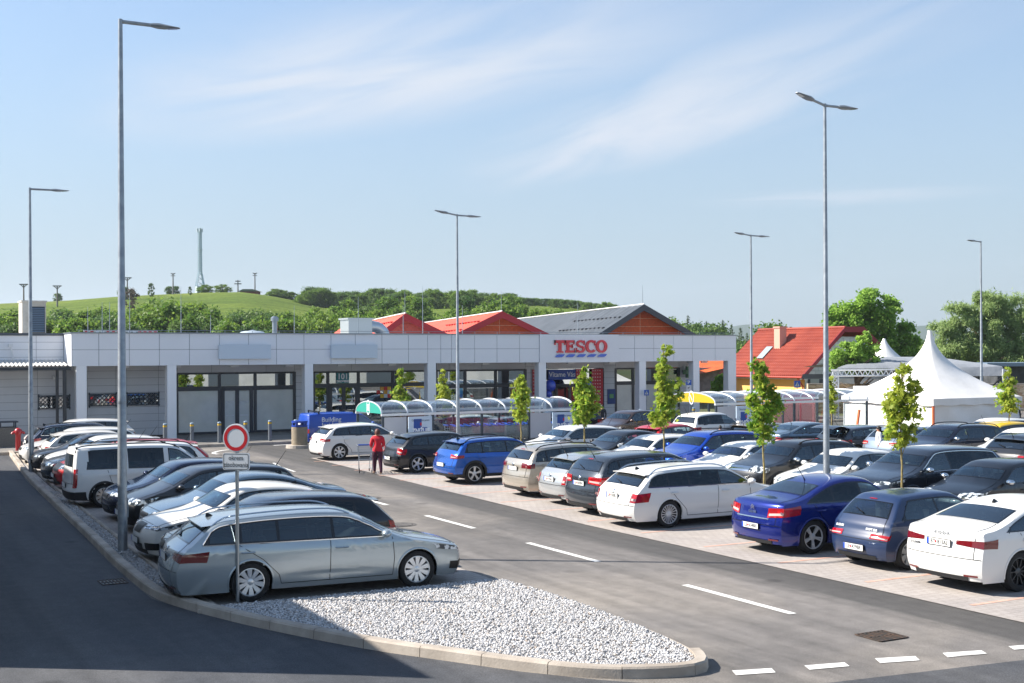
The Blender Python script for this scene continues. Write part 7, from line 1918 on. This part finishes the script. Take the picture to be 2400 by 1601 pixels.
q = MB(); q.box(.22, .25, 4.2, 5.4, .9, 1.6); q.box(.20, .22, 4.1, 5.5, 1.6, 1.72); q.build('window', SHOPGLASS, ho); q = MB(); q.box(.2, .26, 1.4, 1.6, 1.35, 1.55); q.build('meter_box', mat('meter_grey', '#9a9a98', .6), ho)
# far house with orange roof seen through the open corner
fx_, fy_ = polar(1632, 105); fh = empty('house', (fx_, fy_, 0), -YAW, 'grey timber house with an orange roof seen through the open store corner', 'house'); p1 = KP * 105 / FPX
q = MB(); q.box(-30 * p1, 60 * p1, 0, 6, 0, Zat(846, fx_, fy_)); q.build('wall', mat('grey_boarding', '#9aa5ab', .8, noise=(2, '#7e898f', .4, .6)), fh)
q = MB(); q.add([(-40 * p1, -.8, Zat(862, fx_, fy_)), (70 * p1, -.8, Zat(838, fx_, fy_)), (70 * p1, 3, Zat(808, fx_, fy_)), (-40 * p1, 3, Zat(832, fx_, fy_)), (70 * p1, 7, Zat(838, fx_, fy_)), (-40 * p1, 7, Zat(862, fx_, fy_))], [(0, 1, 2, 3), (3, 2, 4, 5)]); q.build('roof', mat('orange_roof', '#d0602c', .6, noise=(1, '#b8501f', .4, .6)), fh)
# pink banners behind the second shelter
for k, (pa, pb) in enumerate(((1772, 1832), (1834, 1872))):
    yb = S2Y + 5.5; xa, xb = XatY(pa, yb), XatY(pb, yb); o = empty('banner_fence', (xa, yb, 0), 0, 'pink cloth banner on a fence behind the yellow ended shelter' + (', wider left one' if k == 0 else ', narrow right one'), 'banner')
    q = MB(); q.grid([[(x_, .03 * math.sin(x_ * 5 + z), z) for z in np.linspace(.3, Zat(905, xa, yb), 6)] for x_ in np.linspace(0, xb - xa, 16)]); q.build('cloth', mat('pink_cloth', '#d8626c', .7), o, 60)
    q = MB(); q.bar((0, .06, 0), (0, .06, Zat(902, xa, yb)), .06); q.bar((xb - xa, .06, 0), (xb - xa, .06, Zat(902, xa, yb)), .06); q.build('frame', POSTG, o)
# lean orange prop and truss leg beside the tent
x_, y_ = polar(1963, 60); q = MB(); q.bar((0, 0, 0), (.35, .1, Zat(945, x_, y_)), .09); tag(q.build('prop_bar', ORANGE, loc=(x_, y_, 0)), 'orange leaning bar against the left side of the white tent', 'bar')
# ------------------------------------------------------------------ people
SKIN = mat('skin', '#c99478', .55); SKIN2 = mat('skin_tan', '#b27f62', .55)
def person(x, y, z, rz, h, top, legs, shoes, hair, label, pose='stand', sleeves=True, skin=SKIN, hairlen=.0, fat=1.):
    o = empty('person', (x, y, z), rz, label, 'person')
    V, Rr, E = [], [], []
    def add(p, r, par=None):
        if p[2] < .84: r = tuple(q_ * fat for q_ in r) if isinstance(r, tuple) else r * (1 + (fat - 1) * .7)
        V.append(Vector(p) * h); Rr.append((r[0] * h, r[1] * h) if isinstance(r, tuple) else (r * h, r * h))
        if par is not None: E.append((par, len(V) - 1))
        return len(V) - 1
    pel = add((0, 0, .53), (.075, .095)); sp_ = add((.005, 0, .63), (.065, .082), pel); ch = add((.0, 0, .74), (.068, .10), sp_)
    nb = add((-.005, 0, .815), (.045, .06), ch); nk = add((.005, 0, .855), .033, nb); hb = add((.012, 0, .895), (.052, .047), nk); ht = add((.005, 0, .955), (.052, .047), hb)
    step = {'stand': (0., 0.), 'walk': (.13, -.12)}[pose]
    hands = []
    for s_, st in ((1, step[0]), (-1, step[1])):
        hp = add((0, s_ * .05, .49), (.062, .06), pel); kn = add((st * .55 + .012, s_ * .052, .285), .040, hp); an_ = add((st - (.05 if st < 0 else 0), s_ * .05, .06 if st >= 0 else .08), .027, kn)
        add((st + .075, s_ * .056, .022 if st >= 0 else .028), (.024, .022), an_)
        sh = add((0, s_ * .105, .795), .045, nb)
        if pose == 'walk': el = add((.02, s_ * .14, .64), .031, sh); wr = add((.14, s_ * .12, .60), .021, el)
        else: el = add((-.015, s_ * .135, .645), .031, sh); wr = add((.03, s_ * .14, .52), .021, el)
        hands.append((V[wr] / h, V[wr] / h - V[el] / h, s_))
    me = bpy.data.meshes.new('body'); me.from_pydata(V, E, [])
    ob = bpy.data.objects.new('body', me); COL.objects.link(ob)
    sk = ob.modifiers.new('skin', 'SKIN'); sk.use_smooth_shade = True
    for i, d in enumerate(me.skin_vertices[0].data): d.radius = Rr[i]; d.use_root = (i == 0)
    sb = ob.modifiers.new('sub', 'SUBSURF'); sb.levels = 2; sb.render_levels = 2
    bpy.context.view_layer.update()
    nm = bpy.data.meshes.new_from_object(ob.evaluated_get(bpy.context.evaluated_depsgraph_get()))
    bpy.data.objects.remove(ob)
    for m in (skin, top, legs, shoes): nm.materials.append(m)
    for p in nm.polygons:
        c = p.center / h
        p.use_smooth = True
        arm = abs(c.y) > .112 and c.z < .82
        if c.z > .842: k = 0
        elif arm: k = 1 if sleeves and (c - hands[0][0]).length > .03 and (c - hands[1][0]).length > .03 else 0
        elif c.z > .50: k = 1
        elif c.z > .058: k = 2
        else: k = 3
        p.material_index = k
    body = link_mesh('body', nm, o)
    q = MB()
    for w, d, s_ in hands:                                 # palms with four fingers and a thumb
        d = d.normalized(); sd = d.cross(Vector((0, 0, 1))).normalized() if pose == 'walk' else Vector((1, 0, 0)); w = w * h
        L_ = .11 * h; q.tube([w, w + d * L_ * .45], [.019 * h, .022 * h], 6)
        for k in range(4):
            b = w + d * L_ * .42 + sd * (k - 1.5) * .011 * h; ln = L_ * (.42, .5, .48, .38)[k]
            q.tube([b, b + d * ln * .55, b + d * ln * .8 + Vector((0, 0, -.018 * h))], [.0062 * h, .0056 * h, .004 * h], 5)
        b = w + d * L_ * .12 + sd * .018 * h; q.tube([b, b + (d + sd).normalized() * L_ * .35], [.0075 * h, .005 * h], 5)
    q.build('hands', skin, o, 60)
    q = MB()                                               # hair cap over the crown and the nape
    rows = []
    for i in range(9):
        ph = math.pi * i / 8 * .62; row = []
        for k in range(17):
            th = 2 * math.pi * k / 16; r_ = math.sin(ph); c = math.cos(th)
            low = (-.012 if c > .35 else -.05 - hairlen) * (i / 8) ** 2
            row.append(((.0 + .066 * r_ * c - .004) * h, .061 * r_ * math.sin(th) * h, (.942 + .056 * math.cos(ph) + low) * h))
        rows.append(row)
    q.grid(rows); q.build('hair', hair, o, 60)
    q = MB()                                               # face
    for s_ in (-1, 1):
        q.lathe([(0, .004), (.006, .0), (0, -.004)], 8, Matrix.Translation((.064 * h, s_ * .02 * h, .932 * h)) @ Matrix.Rotation(AR(90), 4, 'Y') @ Matrix.Diagonal((h, h, h, 1)))
    q.build('eyes', BLACK, o)
    q = MB(); q.add([(.060 * h, -.009 * h, .905 * h), (.060 * h, .009 * h, .905 * h), (.079 * h, 0, .908 * h), (.062 * h, 0, .935 * h)], [(0, 1, 2), (1, 3, 2), (3, 0, 2)]); q.box(.058 * h, .066 * h, -.016 * h, .016 * h, .886 * h, .891 * h)
    for s_ in (-1, 1): q.lathe([(0, .006), (.013, 0), (0, -.006)], 8, Matrix.Translation((.005 * h, s_ * .055 * h, .92 * h)) @ Matrix.Rotation(AR(90), 4, 'X') @ Matrix.Diagonal((h, 1.4 * h, h, 1)))
    q.build('face_features', skin, o, 50)
    return o
REDTOP = mat('red_cardigan', '#c4182c', .8, bump=(30, .3, .02)); MAROONP = mat('maroon_trousers', '#451830', .85, bump=(18, .3, .02)); NAVYC = mat('navy_cloth', '#141c33', .85); WHITEC = mat('white_shirt', '#d5d6da', .85); DENIM = mat('denim', '#3c4a66', .85); DARKC = mat('dark_cloth', '#20242b', .85)
PATT = mat('patterned_shirt', '#d8d9dc', .85, noise=(40, '#3b4152', .45, .55, 2))
HBROWN = mat('hair_brown', '#5a2f20', .6); HBLACK = mat('hair_black', '#14110f', .6); SHOE = mat('shoe_pale', '#b79a86', .7); SHOED = mat('shoe_dark', '#1c1c20', .6)
wx_, wy_ = G(866, 1088)
person(wx_, wy_, 0, AR(76), 1.60, REDTOP, MAROONP, SHOE, HBROWN, 'woman in a red cardigan and maroon trousers pushing a shopping trolley', 'walk', fat=1.3)
trolley(wx_ - .12, wy_ + .88, AR(72), 'shopping trolley pushed by the woman in red across the paving edge', proto=tp)['group'] = 'shopping trolleys in use'
x_, y_ = polar(782, 63.5); person(x_, y_, 0, AR(80), 1.45, NAVYC, DARKC, SHOED, HBLACK, 'man in a dark suit standing before the glass shop door')
x_, y_ = polar(1653, 52.5); person(x_, y_, 0, AR(60), 1.15, PATT, DENIM, SHOED, HBLACK, 'dark haired boy in a speckled shirt beside the yellow ended shelter')
x_, y_ = polar(2017, 47.0); person(x_, y_, 0, AR(150), 1.42, WHITEC, DENIM, SHOED, HBLACK, 'man in a white shirt standing by the raised tailgate', skin=SKIN2)
x_, y_ = polar(2332, 64); person(x_, y_, 0, AR(30), 1.5, DARKC, DARKC, SHOED, HBROWN, 'person in dark clothes by the stone wall at the right edge', hairlen=.04)
x_, y_ = XatY(1382, 55.5), 55.5; person(x_, y_, 0, AR(80), 1.5, DARKC, DARKC, SHOED, HBLACK, 'person in black behind the dark blue estate near the shop door')
# ------------------------------------------------------------------ the parked cars
PW = paint('white', '#d9d9d6', False); PWG = paint('warm_white', '#d6d3cc', False); PSG = paint('steel_grey_green', '#a0abb0'); PSIL = paint('silver', '#b4b7b8'); PCHAMP = paint('champagne', '#b5ada0')
PBLK = paint('black', '#050912', False); PNAVY = paint('navy', '#141b30'); PDGREY = paint('dark_grey', '#3a4149'); PMGREY = paint('slate_grey', '#2a3340'); PBLU = paint('bright_blue', '#0b55b0'); PCIT = paint('royal_blue', '#08207a'); PRBL = paint('cobalt_blue', '#0d46b4')
PSUZ = paint('faded_navy', '#162a4c', False); PRED_ = paint('red', '#b0121c', False); PBG = paint('blue_grey', '#5f7383'); PBRN = paint('brown', '#4a3a33'); PDB = paint('deep_blue', '#0c1a38'); PVAN = paint('van_blue', '#0d45a8', False); PTAN = paint('tan', '#8d7f6d'); PPURP = paint('aubergine_black', '#090c1a'); PLBL = paint('pale_blue_silver', '#9aa8b8')
SH = {}
def car(name, X, Y, yaw, T, L, W, row, pm, label, group='cars parked in the car park', H=None, hx=None, **k):
    Hh = H or float(np.clip(Zat(row - (5 if 16 < X < 21 else 2), X, Y), 1.1, 1.9))
    o = empty(name, (X, Y, PAVE_Z + .003 if (X < 11.5 or X > 16 and X < 27.2 or X > 33) and Y < 48 else .003), AR(yaw), label, 'van' if 'van' in name else 'car', group)
    SH[o.name] = make_car(o, T, L, W, Hh, pm, **k)
    return o
E_ = dict
# west row, nearest first
car('estate_car', 7.58, 21.50, -4.5, 'estate', 5.34, 1.88, 0, PSG, 'grey green estate car closest to the camera beside the gravel island', H=1.47, rim=('spoke', 10, 'silver'), chrome_line=2, rails='chrome', antenna='fin',
    tail=(.66, .60, .535, .615, .49, .44), tailmat='TAILD', wheel=.229, belt=.655, ax=(.187, .745), badge=.60, plate='', plate_z=.52, privacy=1, doors=(.275, .485, .665))
car('estate_car', 7.7, 23.75, 180, 'estate', 4.55, 1.84, 1133, PPURP, 'black estate car with a smooth roof parked behind the grey green estate', privacy=2, antenna=None, tail=(.80, .62, .50, .62, .46, .12), rim=('spoke', 7, 'alloy'))
car('liftback_car', 7.85, 26.1, 180, 'liftback', 4.85, 1.85, 1104, PWG, 'white liftback facing the kerb with its bonnet half in shade', H=1.47, head=(.42, .47, .52, .50, .555, .45), grille=(.30, .40, .52), chrome_line=False, plate_f='', rim=('multi', 12, 'dark'), antenna='fin', privacy=0)
car('saloon_car', 8.4, 28.4, 180, 'sedan', 4.75, 1.84, 1083, PBG, 'blue grey saloon facing the kerb between the white liftback and the black people carrier', privacy=0, antenna='fin', plate_f='')
car('people_carrier', 8.2, 30.7, 180, 'mpv', 4.45, 1.84, 1066, PBLK, 'black people carrier with oval headlights behind the near lamp post', head=(.50, .46, .55, .48, .57, .42), plate_f='', antenna='whip', privacy=0)
car('hatchback_car', 8.2, 33.0, 180, 'hatch', 4.3, 1.80, 1053, PDB, 'dark blue hatchback facing the kerb in front of the white van', antenna='whip', privacy=0)
car('passenger_van', 7.95, 36.4, 0, 'van', 4.65, 1.84, 1019, PW, 'white passenger van with dark side windows and a black rear bumper', H=1.69, rails='thick', clad=.05, tail=(.90, .64, .34, .64, .34, .06), low_black=.22, privacy=2, gap=.13, plate='', plate_z=.36, belt=.60, tumble=.20, antenna=None, wheel=.19, rear_glass=.80, tailmat='TAIL')
car('hatchback_car', 8.15, 38.9, 180, 'hatch', 4.3, 1.8, 1012, PW, 'white hatchback mostly hidden behind the white passenger van', antenna=None, rails='black', lod=1)
car('hatchback_car', 8.5, 41.2, 180, 'hatch', 4.9, 1.8, 1007, PRED_, 'red hatchback with a black grille and roof spoiler in the west row', head=(.48, .44, .53, .50, .55, .36), grille=(.55, .40, .54), plate_f='', lod=1)
car('saloon_car', 8.3, 43.3, 180, 'sedan', 4.6, 1.8, 1005, PDGREY, 'dark grey saloon between the red hatchback and a white car', lod=1)
car('hatchback_car', 8.5, 45.4, 180, 'hatch', 4.3, 1.8, 997, PW, 'white hatchback with bright headlights in the west row', lod=1, plate_f='')
car('saloon_car', 8.5, 47.5, 180, 'sedan', 4.6, 1.8, 992, PBLK, 'black saloon facing the kerb near the far lamp post', lod=1, plate_f='')
car('hatchback_car', 9.0, 49.6, 0, 'hatch', 4.4, 1.8, 984, PWG, 'white hatchback seen from behind with pointed red tail lights in the west row', lod=1, antenna=None, plate='')
car('estate_car', 8.7, 51.7, 180, 'estate', 4.7, 1.8, 978, PW, 'white estate car facing the kerb beyond the white hatchback', lod=1)
car('estate_car', 9.2, 53.7, 0, 'estate', 4.8, 1.84, 966, PNAVY, 'dark navy estate car with a chrome window line near the hydrant', lod=1, chrome_line=2, antenna='fin', plate='')
car('off_roader', 9.3, 55.6, 180, 'suv', 4.6, 1.84, 959, PW, 'white off-roader at the far end of the west row', lod=1)
# middle row, tails to the lane
car('hatchback_car', 18.9, 47.45, 0, 'hatch', 4.3, 1.78, 974, PW, 'white hatchback with thin spoked wheels left of the woman in red', rim=('pair', 7, 'silver'), plate='', plate_z=.50, tail=(.60, .62, .54, .60, .53, .20), privacy=1, antenna=None)
car('hatchback_car', 19.4, 41.1, 0, 'hatch', 4.25, 1.76, 994, PBLK, 'black hatchback right beside the woman in red', rim=('pair', 5, 'silver'), plate='', plate_z=.36, tail=(.68, .64, .50, .60, .46, .16), privacy=1, antenna=None)
car('off_roader', 19.35, 36.7, 0, 'suv', 4.2, 1.80, 1006, PBLU, 'bright blue small off-roader with black wheel arch trim', rim=('pair', 5, 'silver'), clad=.06, low_black=.10, rails='black', plate='', plate_z=.42, tail=(.60, .66, .57, .64, .58, .22), privacy=0, pil=[.52, .73], antenna='fin')
car('people_carrier', 19.6, 32.3, 0, 'mpv', 4.25, 1.78, 1021, PCHAMP, 'champagne people carrier with black roof rails in the middle row', plate='', plate_z=.545, badge=.62, tail=(.56, .66, .565, .66, .565, .14), rails='black', privacy=1, tailmat='TAILD', antenna='whip', rim=('spoke', 6, 'alloy'))
car('estate_car', 19.5, 30.0, 0, 'estate', 4.2, 1.66, 1041, PSIL, 'silver estate car with tall square tail lights between two people carriers', plate='LE|195AL', plate_z=.50, badge=.58, tail=(.80, .60, .42, .60, .42, .05), privacy=0, antenna='whip')
car('people_carrier', 19.15, 27.7, 0, 'mpv', 4.45, 1.82, 1041, PDGREY, 'dark grey people carrier with big red tail lights left of the white estate', plate='LE|369BH', plate_z=.52, badge=.60, tail=(.48, .635, .53, .655, .50, .40), privacy=1, antenna='whip', tailmat='TAIL', rim=('spoke', 6, 'alloy'))
car('estate_car', 18.95, 25.35, -1, 'estate', 5.0, 1.84, 1070, PW, 'white estate car with many spoked wheels and roof rails in the middle row', rim=('multi', 18, 'silver'), rails='chrome', plate='LE|103BL', plate_z=.53, badge=.60, tail=(.84, .605, .455, .605, .455, .36), privacy=2, antenna='fin', chrome_line=1, belt=.66)
cit = car('saloon_car', 19.15, 20.65, -1, 'sedan', 4.5, 1.78, 1097, PCIT, 'shiny royal blue saloon with a chrome boot strip and badge', rim=('pair', 5, 'silver'), plate='LE|634BB', plate_z=.37, tail=(.56, .625, .50, .665, .545, .42), privacy=2, antenna='whip', tailmat='TAIL', chrome_line=1)
suz = car('small_hatchback', 19.3, 18.2, 0, 'oldhatch', 3.8, 1.62, 1131, PSUZ, 'faded dark blue old small hatchback with a three door body', rim=('spoke', 7, 'alloy'), plate='LE|429BB', plate_z=.285, tail=(.50, .485, .42, .485, .42, .06), privacy=0, doors=(.30, .60), pil=[.60], antenna=None, wheel=.215, tumble=.40, mirror_m=BLACK, belt=.63)
oct_ = car('liftback_car', 19.45, 15.8, 0, 'liftback', 4.75, 1.84, 1147, PW, 'white liftback cut by the right picture edge with pointed tail lights', plate='BT|813AL', plate_z=.545, tail=(.42, .59, .545, .625, .515, .30), tailmat='TAILD', privacy=1, antenna='fin', rim=('multi', 10, 'dark'))
# middle row, noses to the tree strip
car('hatchback_car', 24.7, 40.6, 180, 'hatch', 4.4, 1.8, 979, PW, 'white hatchback facing the tree strip beside the trolley shelter', lod=1, privacy=1)
car('saloon_car', 24.7, 37.0, 180, 'sedan', 4.5, 1.8, 990, PBLK, 'black saloon with a see-through cabin between two white cars', lod=1, privacy=0)
car('hatchback_car', 24.5, 34.9, 180, 'hatch', 4.2, 1.76, 1001, PW, 'white hatchback with a dark dashboard beside the cobalt blue off-roader', lod=1, privacy=1)
car('off_roader', 25.1, 32.8, 180, 'suv', 4.5, 1.84, 993, PRBL, 'cobalt blue off-roader with black roof rails behind the dark grey people carrier', rails='black', privacy=1, antenna=None)
car('hatchback_car', 24.9, 30.6, 180, 'hatch', 4.35, 1.78, 1018, PW, 'white hatchback between the cobalt blue and black off-roaders', privacy=1)
car('off_roader', 24.9, 28.4, 180, 'suv', 4.4, 1.84, 1015, PBLK, 'black off-roader with thick grey roof rails and a chrome grille', rails='thick', clad=.05, mirror_m=CHROME, privacy=1, head=(.50, .50, .60, .50, .60, .22), grille=(.48, .50, .58), grille_m=CHROME, antenna='whip')
car('saloon_car', 25.0, 26.2, 180, 'liftback', 4.6, 1.82, 1036, PW, 'white saloon standing behind the tall lamp post in the second row', privacy=0, antenna=None)
car('off_roader', 25.3, 23.8, 180, 'suv', 4.85, 1.90, 1031, PMGREY, 'large slate grey off-roader with chrome mirrors behind the old small hatchback', chrome_line=2, mirror_m=CHROME, privacy=2, seat='beige', antenna=None, head=(.50, .50, .545, .54, .585, .45))
car('hatchback_car', 25.3, 21.4, 180, 'hatch', 4.3, 1.8, 1062, PBLK, 'black hatchback with a round headlight behind the white liftback at the right', privacy=0, mirror_m=CHROME, head=(.52, .48, .56, .50, .60, .34), antenna='whip')
# row across the second aisle
car('saloon_car', 35.2, 39.5, 0, 'sedan', 4.5, 1.78, 973, PBG, 'grey blue saloon seen from behind left of the tall lamp post', tail=(.72, .60, .46, .60, .46, .10), lod=1, privacy=0, plate='', antenna='whip')
car('small_hatchback', 29.3, 40.6, 10, 'hatch', 3.9, 1.7, 975, PRED_, 'small red hatchback beyond the black saloon in the second aisle', lod=1, privacy=0)
car('hatchback_car', 33.1, 49.3, 190, 'hatch', 4.2, 1.76, 944, PBRN, 'brown hatchback turning in front of the frosted shop window', lod=1, privacy=0, plate_f='')
car('off_roader', 31.2, 52.6, 175, 'suv', 4.3, 1.76, 937, PNAVY, 'dark navy off-roader at the right end of the long trolley shelter', lod=1)
car('small_hatchback', 34.2, 44.6, 8, 'mpv', 3.7, 1.66, 950, PW, 'small white hatchback left of the yellow ended shelter', lod=1, privacy=2)
car('hatchback_car', 36.2, 43.0, 0, 'hatch', 4.2, 1.76, 974, PTAN, 'dusty tan hatchback partly hidden by a young maple', lod=1, privacy=2)
oh = car('hatchback_car', 36.0, 36.9, 0, 'hatch', 4.3, 1.76, 981, PDGREY, 'dark grey hatchback with its tailgate raised', lod=1, privacy=0)
car('estate_car', 36.6, 34.7, 0, 'estate', 4.6, 1.8, 983, PLBL, 'pale silver blue estate car beside the raised tailgate', lod=1, privacy=1)
car('estate_car', 35.9, 32.5, 180, 'estate', 4.7, 1.84, 980, PNAVY, 'dark navy estate car with roof rails in front of the white tent', rails='black', privacy=1, mirror_m=CHROME, antenna=None)
car('hatchback_car', 36.6, 29.8, 180, 'hatch', 4.3, 1.78, 990, PW, 'white hatchback with roof rails near the right picture edge', rails='black', privacy=1)
car('estate_car', 34.6, 27.4, 0, 'estate', 4.6, 1.8, 1000, PBLK, 'black estate car seen from behind at the right picture edge', tail=(.74, .60, .46, .60, .46, .10), privacy=2, plate='')
car('hatchback_car', 43.5, 37.0, 180, 'hatch', 4.2, 1.76, 967, PW, 'white hatchback far behind at the right edge, beyond the yellow one', lod=1)
car('hatchback_car', 41.0, 34.2, 0, 'hatch', 4.1, 1.72, 974, paint('yellow', '#d9b52c', False), 'yellow hatchback seen from behind between white cars at the right edge', lod=1)
# behind the long shelter
car('hatchback_car', XatY(1150, 52.9), 52.9, 180, 'hatch', 3.9, 1.6, 966, PSIL, 'silver hatchback seen through the glass of the long shelter', H=1.2, lod=1, privacy=0)
car('hatchback_car', XatY(1035, 53.6), 53.6, 0, 'hatch', 3.9, 1.6, 960, PDB, 'dark hatchback behind the shelter glass near the lamp post', H=1.22, lod=1)
car('hatchback_car', XatY(1060, 55.2), 55.2, 180, 'suv', 4.0, 1.6, 955, PW, 'white car behind the dark hatchback and the shelter glass', H=1.2, lod=1)
vb = car('delivery_van', 21.0, 55.1, 0, 'van', 4.35, 1.76, 953, PVAN, 'blue delivery van with white lettering behind the white hatchback', H=1.52, panelvan=True, belt=.62, tumble=.16, tail=(.92, .52, .40, .52, .40, .05), plate='', plate_z=.30, antenna=None, wheel=.20, pil=[.42], doors=(.28, .45))
# ---- extras on single cars
SH[oct_.name].rear_text('Š K O D A', .075, 0, .655, mat('badge_dark', '#55585c', .3, .6), sx=1.2); SH[oct_.name].rear_text('OCTAVIA', .05, .55, .50, mat('badge_dark', '#55585c'))
SH[suz.name].rear_text('SUZUKI', .06, .50, .535, WHITE); SH[suz.name].rear_text('SWIFT GLS', .06, -.36, .535, WHITE); SH[cit.name].rear_text('C-ELYSÉE', .06, 0, .555, CHROME)
cs_ = SH[cit.name]
for dz_ in (0, .045):                                     # double chevron
    q = MB(); a_ = cs_.a_at((.60) * cs_.H, 'rear'); xx = cs_.L / 2 - float(np.interp(a_, cs_.u, cs_.px)) - .03; zc_ = .60 * cs_.H + dz_
    q.add([(xx, -.055, zc_ - .03), (xx, 0, zc_ + .02), (xx, .055, zc_ - .03), (xx, .055, zc_ - .008), (xx, 0, zc_ + .042), (xx, -.055, zc_ - .008)], [(0, 1, 4, 5), (1, 2, 3, 4)]); q.build('badge', CHROME, cit)
q = MB(); xr_ = -cs_.L / 2; a_ = cs_.a_at(.485 * cs_.H, 'rear')
q.grid([[tuple(np.array([cs_.L / 2, 0, 0]) + np.array([-1, 1, 1]) * p) for p in cs_.top(cs_.a_at(z_ * cs_.H, 'rear'), np.linspace(-.62, .62, 9), .014)] for z_ in (.478, .492)]); q.build('chrome_strip', CHROME, cit)
def on_side(o, body, size, lx_, z, sx=1., m=WHITE, W=1.76):
    me = text_mesh(body, size, .001, bold=.003, sx=sx)
    put_text(me, m, Matrix.Translation((lx_, -W / 2 + .012, z)) @ M_SOUTH, o, 'van_lettering')
on_side(vb, 'Building', .30, -.95, 1.20); on_side(vb, 'Insiders', .30, -.95, .95)
q = MB(); q.box(-.2, .25, -.885, -.868, .85, 1.05); q.build('door_sticker', WHITE, vb)
q = MB(); q.box(-2.19, -2.175, -.15, .15, .95, 1.15); q.build('rear_sticker', WHITE, vb)
for xx in (-1.5, .2):
    q = MB(); q.bar((xx, -.72, 1.56), (xx, .72, 1.56), .05); q.bar((xx, -.7, 1.46), (xx, -.7, 1.6), .05); q.bar((xx, .7, 1.46), (xx, .7, 1.6), .05); q.build('roof_bar', BLACK, vb)
# raised tailgate of the dark grey hatchback
for ch in list(oh.children):
    if ch.name.startswith(('rear_window', 'wiper')):
        for g_ in list(ch.children): bpy.data.objects.remove(g_)
        bpy.data.objects.remove(ch)
tz = Zat(981, 36, 36.9)
q = MB(); q.grid([[(-1.45 - .9 * f, w * .62, tz - .05 + .12 * math.sin(f * 3) + (.0 if abs(w) < 1 else -.03)) for w in np.linspace(-1, 1, 7)] for f in np.linspace(0, 1, 8)])
tg_ = q.build('tailgate', PDGREY, oh, 60)
q = MB(); q.grid([[(-1.55 - .6 * f, w * .5, tz - .085 + .12 * math.sin((.1 + .7 * f) * 3)) for w in np.linspace(-1, 1, 5)] for f in np.linspace(0, 1, 6)]); q.build('tailgate_glass', GLASS_DARK, tg_, 60)
# ------------------------------------------------------------------ air
hz = MB(); hz.box(-880, 1480, -290, 2180 + 2400, -1.2, 130)
hm = bpy.data.materials.new('haze_air'); hm.use_nodes = True
hn, hl = hm.node_tree.nodes, hm.node_tree.links; hn.clear()
ho_ = hn.new('ShaderNodeOutputMaterial'); hv = hn.new('ShaderNodeVolumePrincipled')
hv.inputs['Color'].default_value = (.80, .88, 1.0, 1); hv.inputs['Density'].default_value = .00016; hv.inputs['Anisotropy'].default_value = .25
hl.new(hv.outputs[0], ho_.inputs['Volume'])
tag(hz.build('haze', hm), kind='stuff')
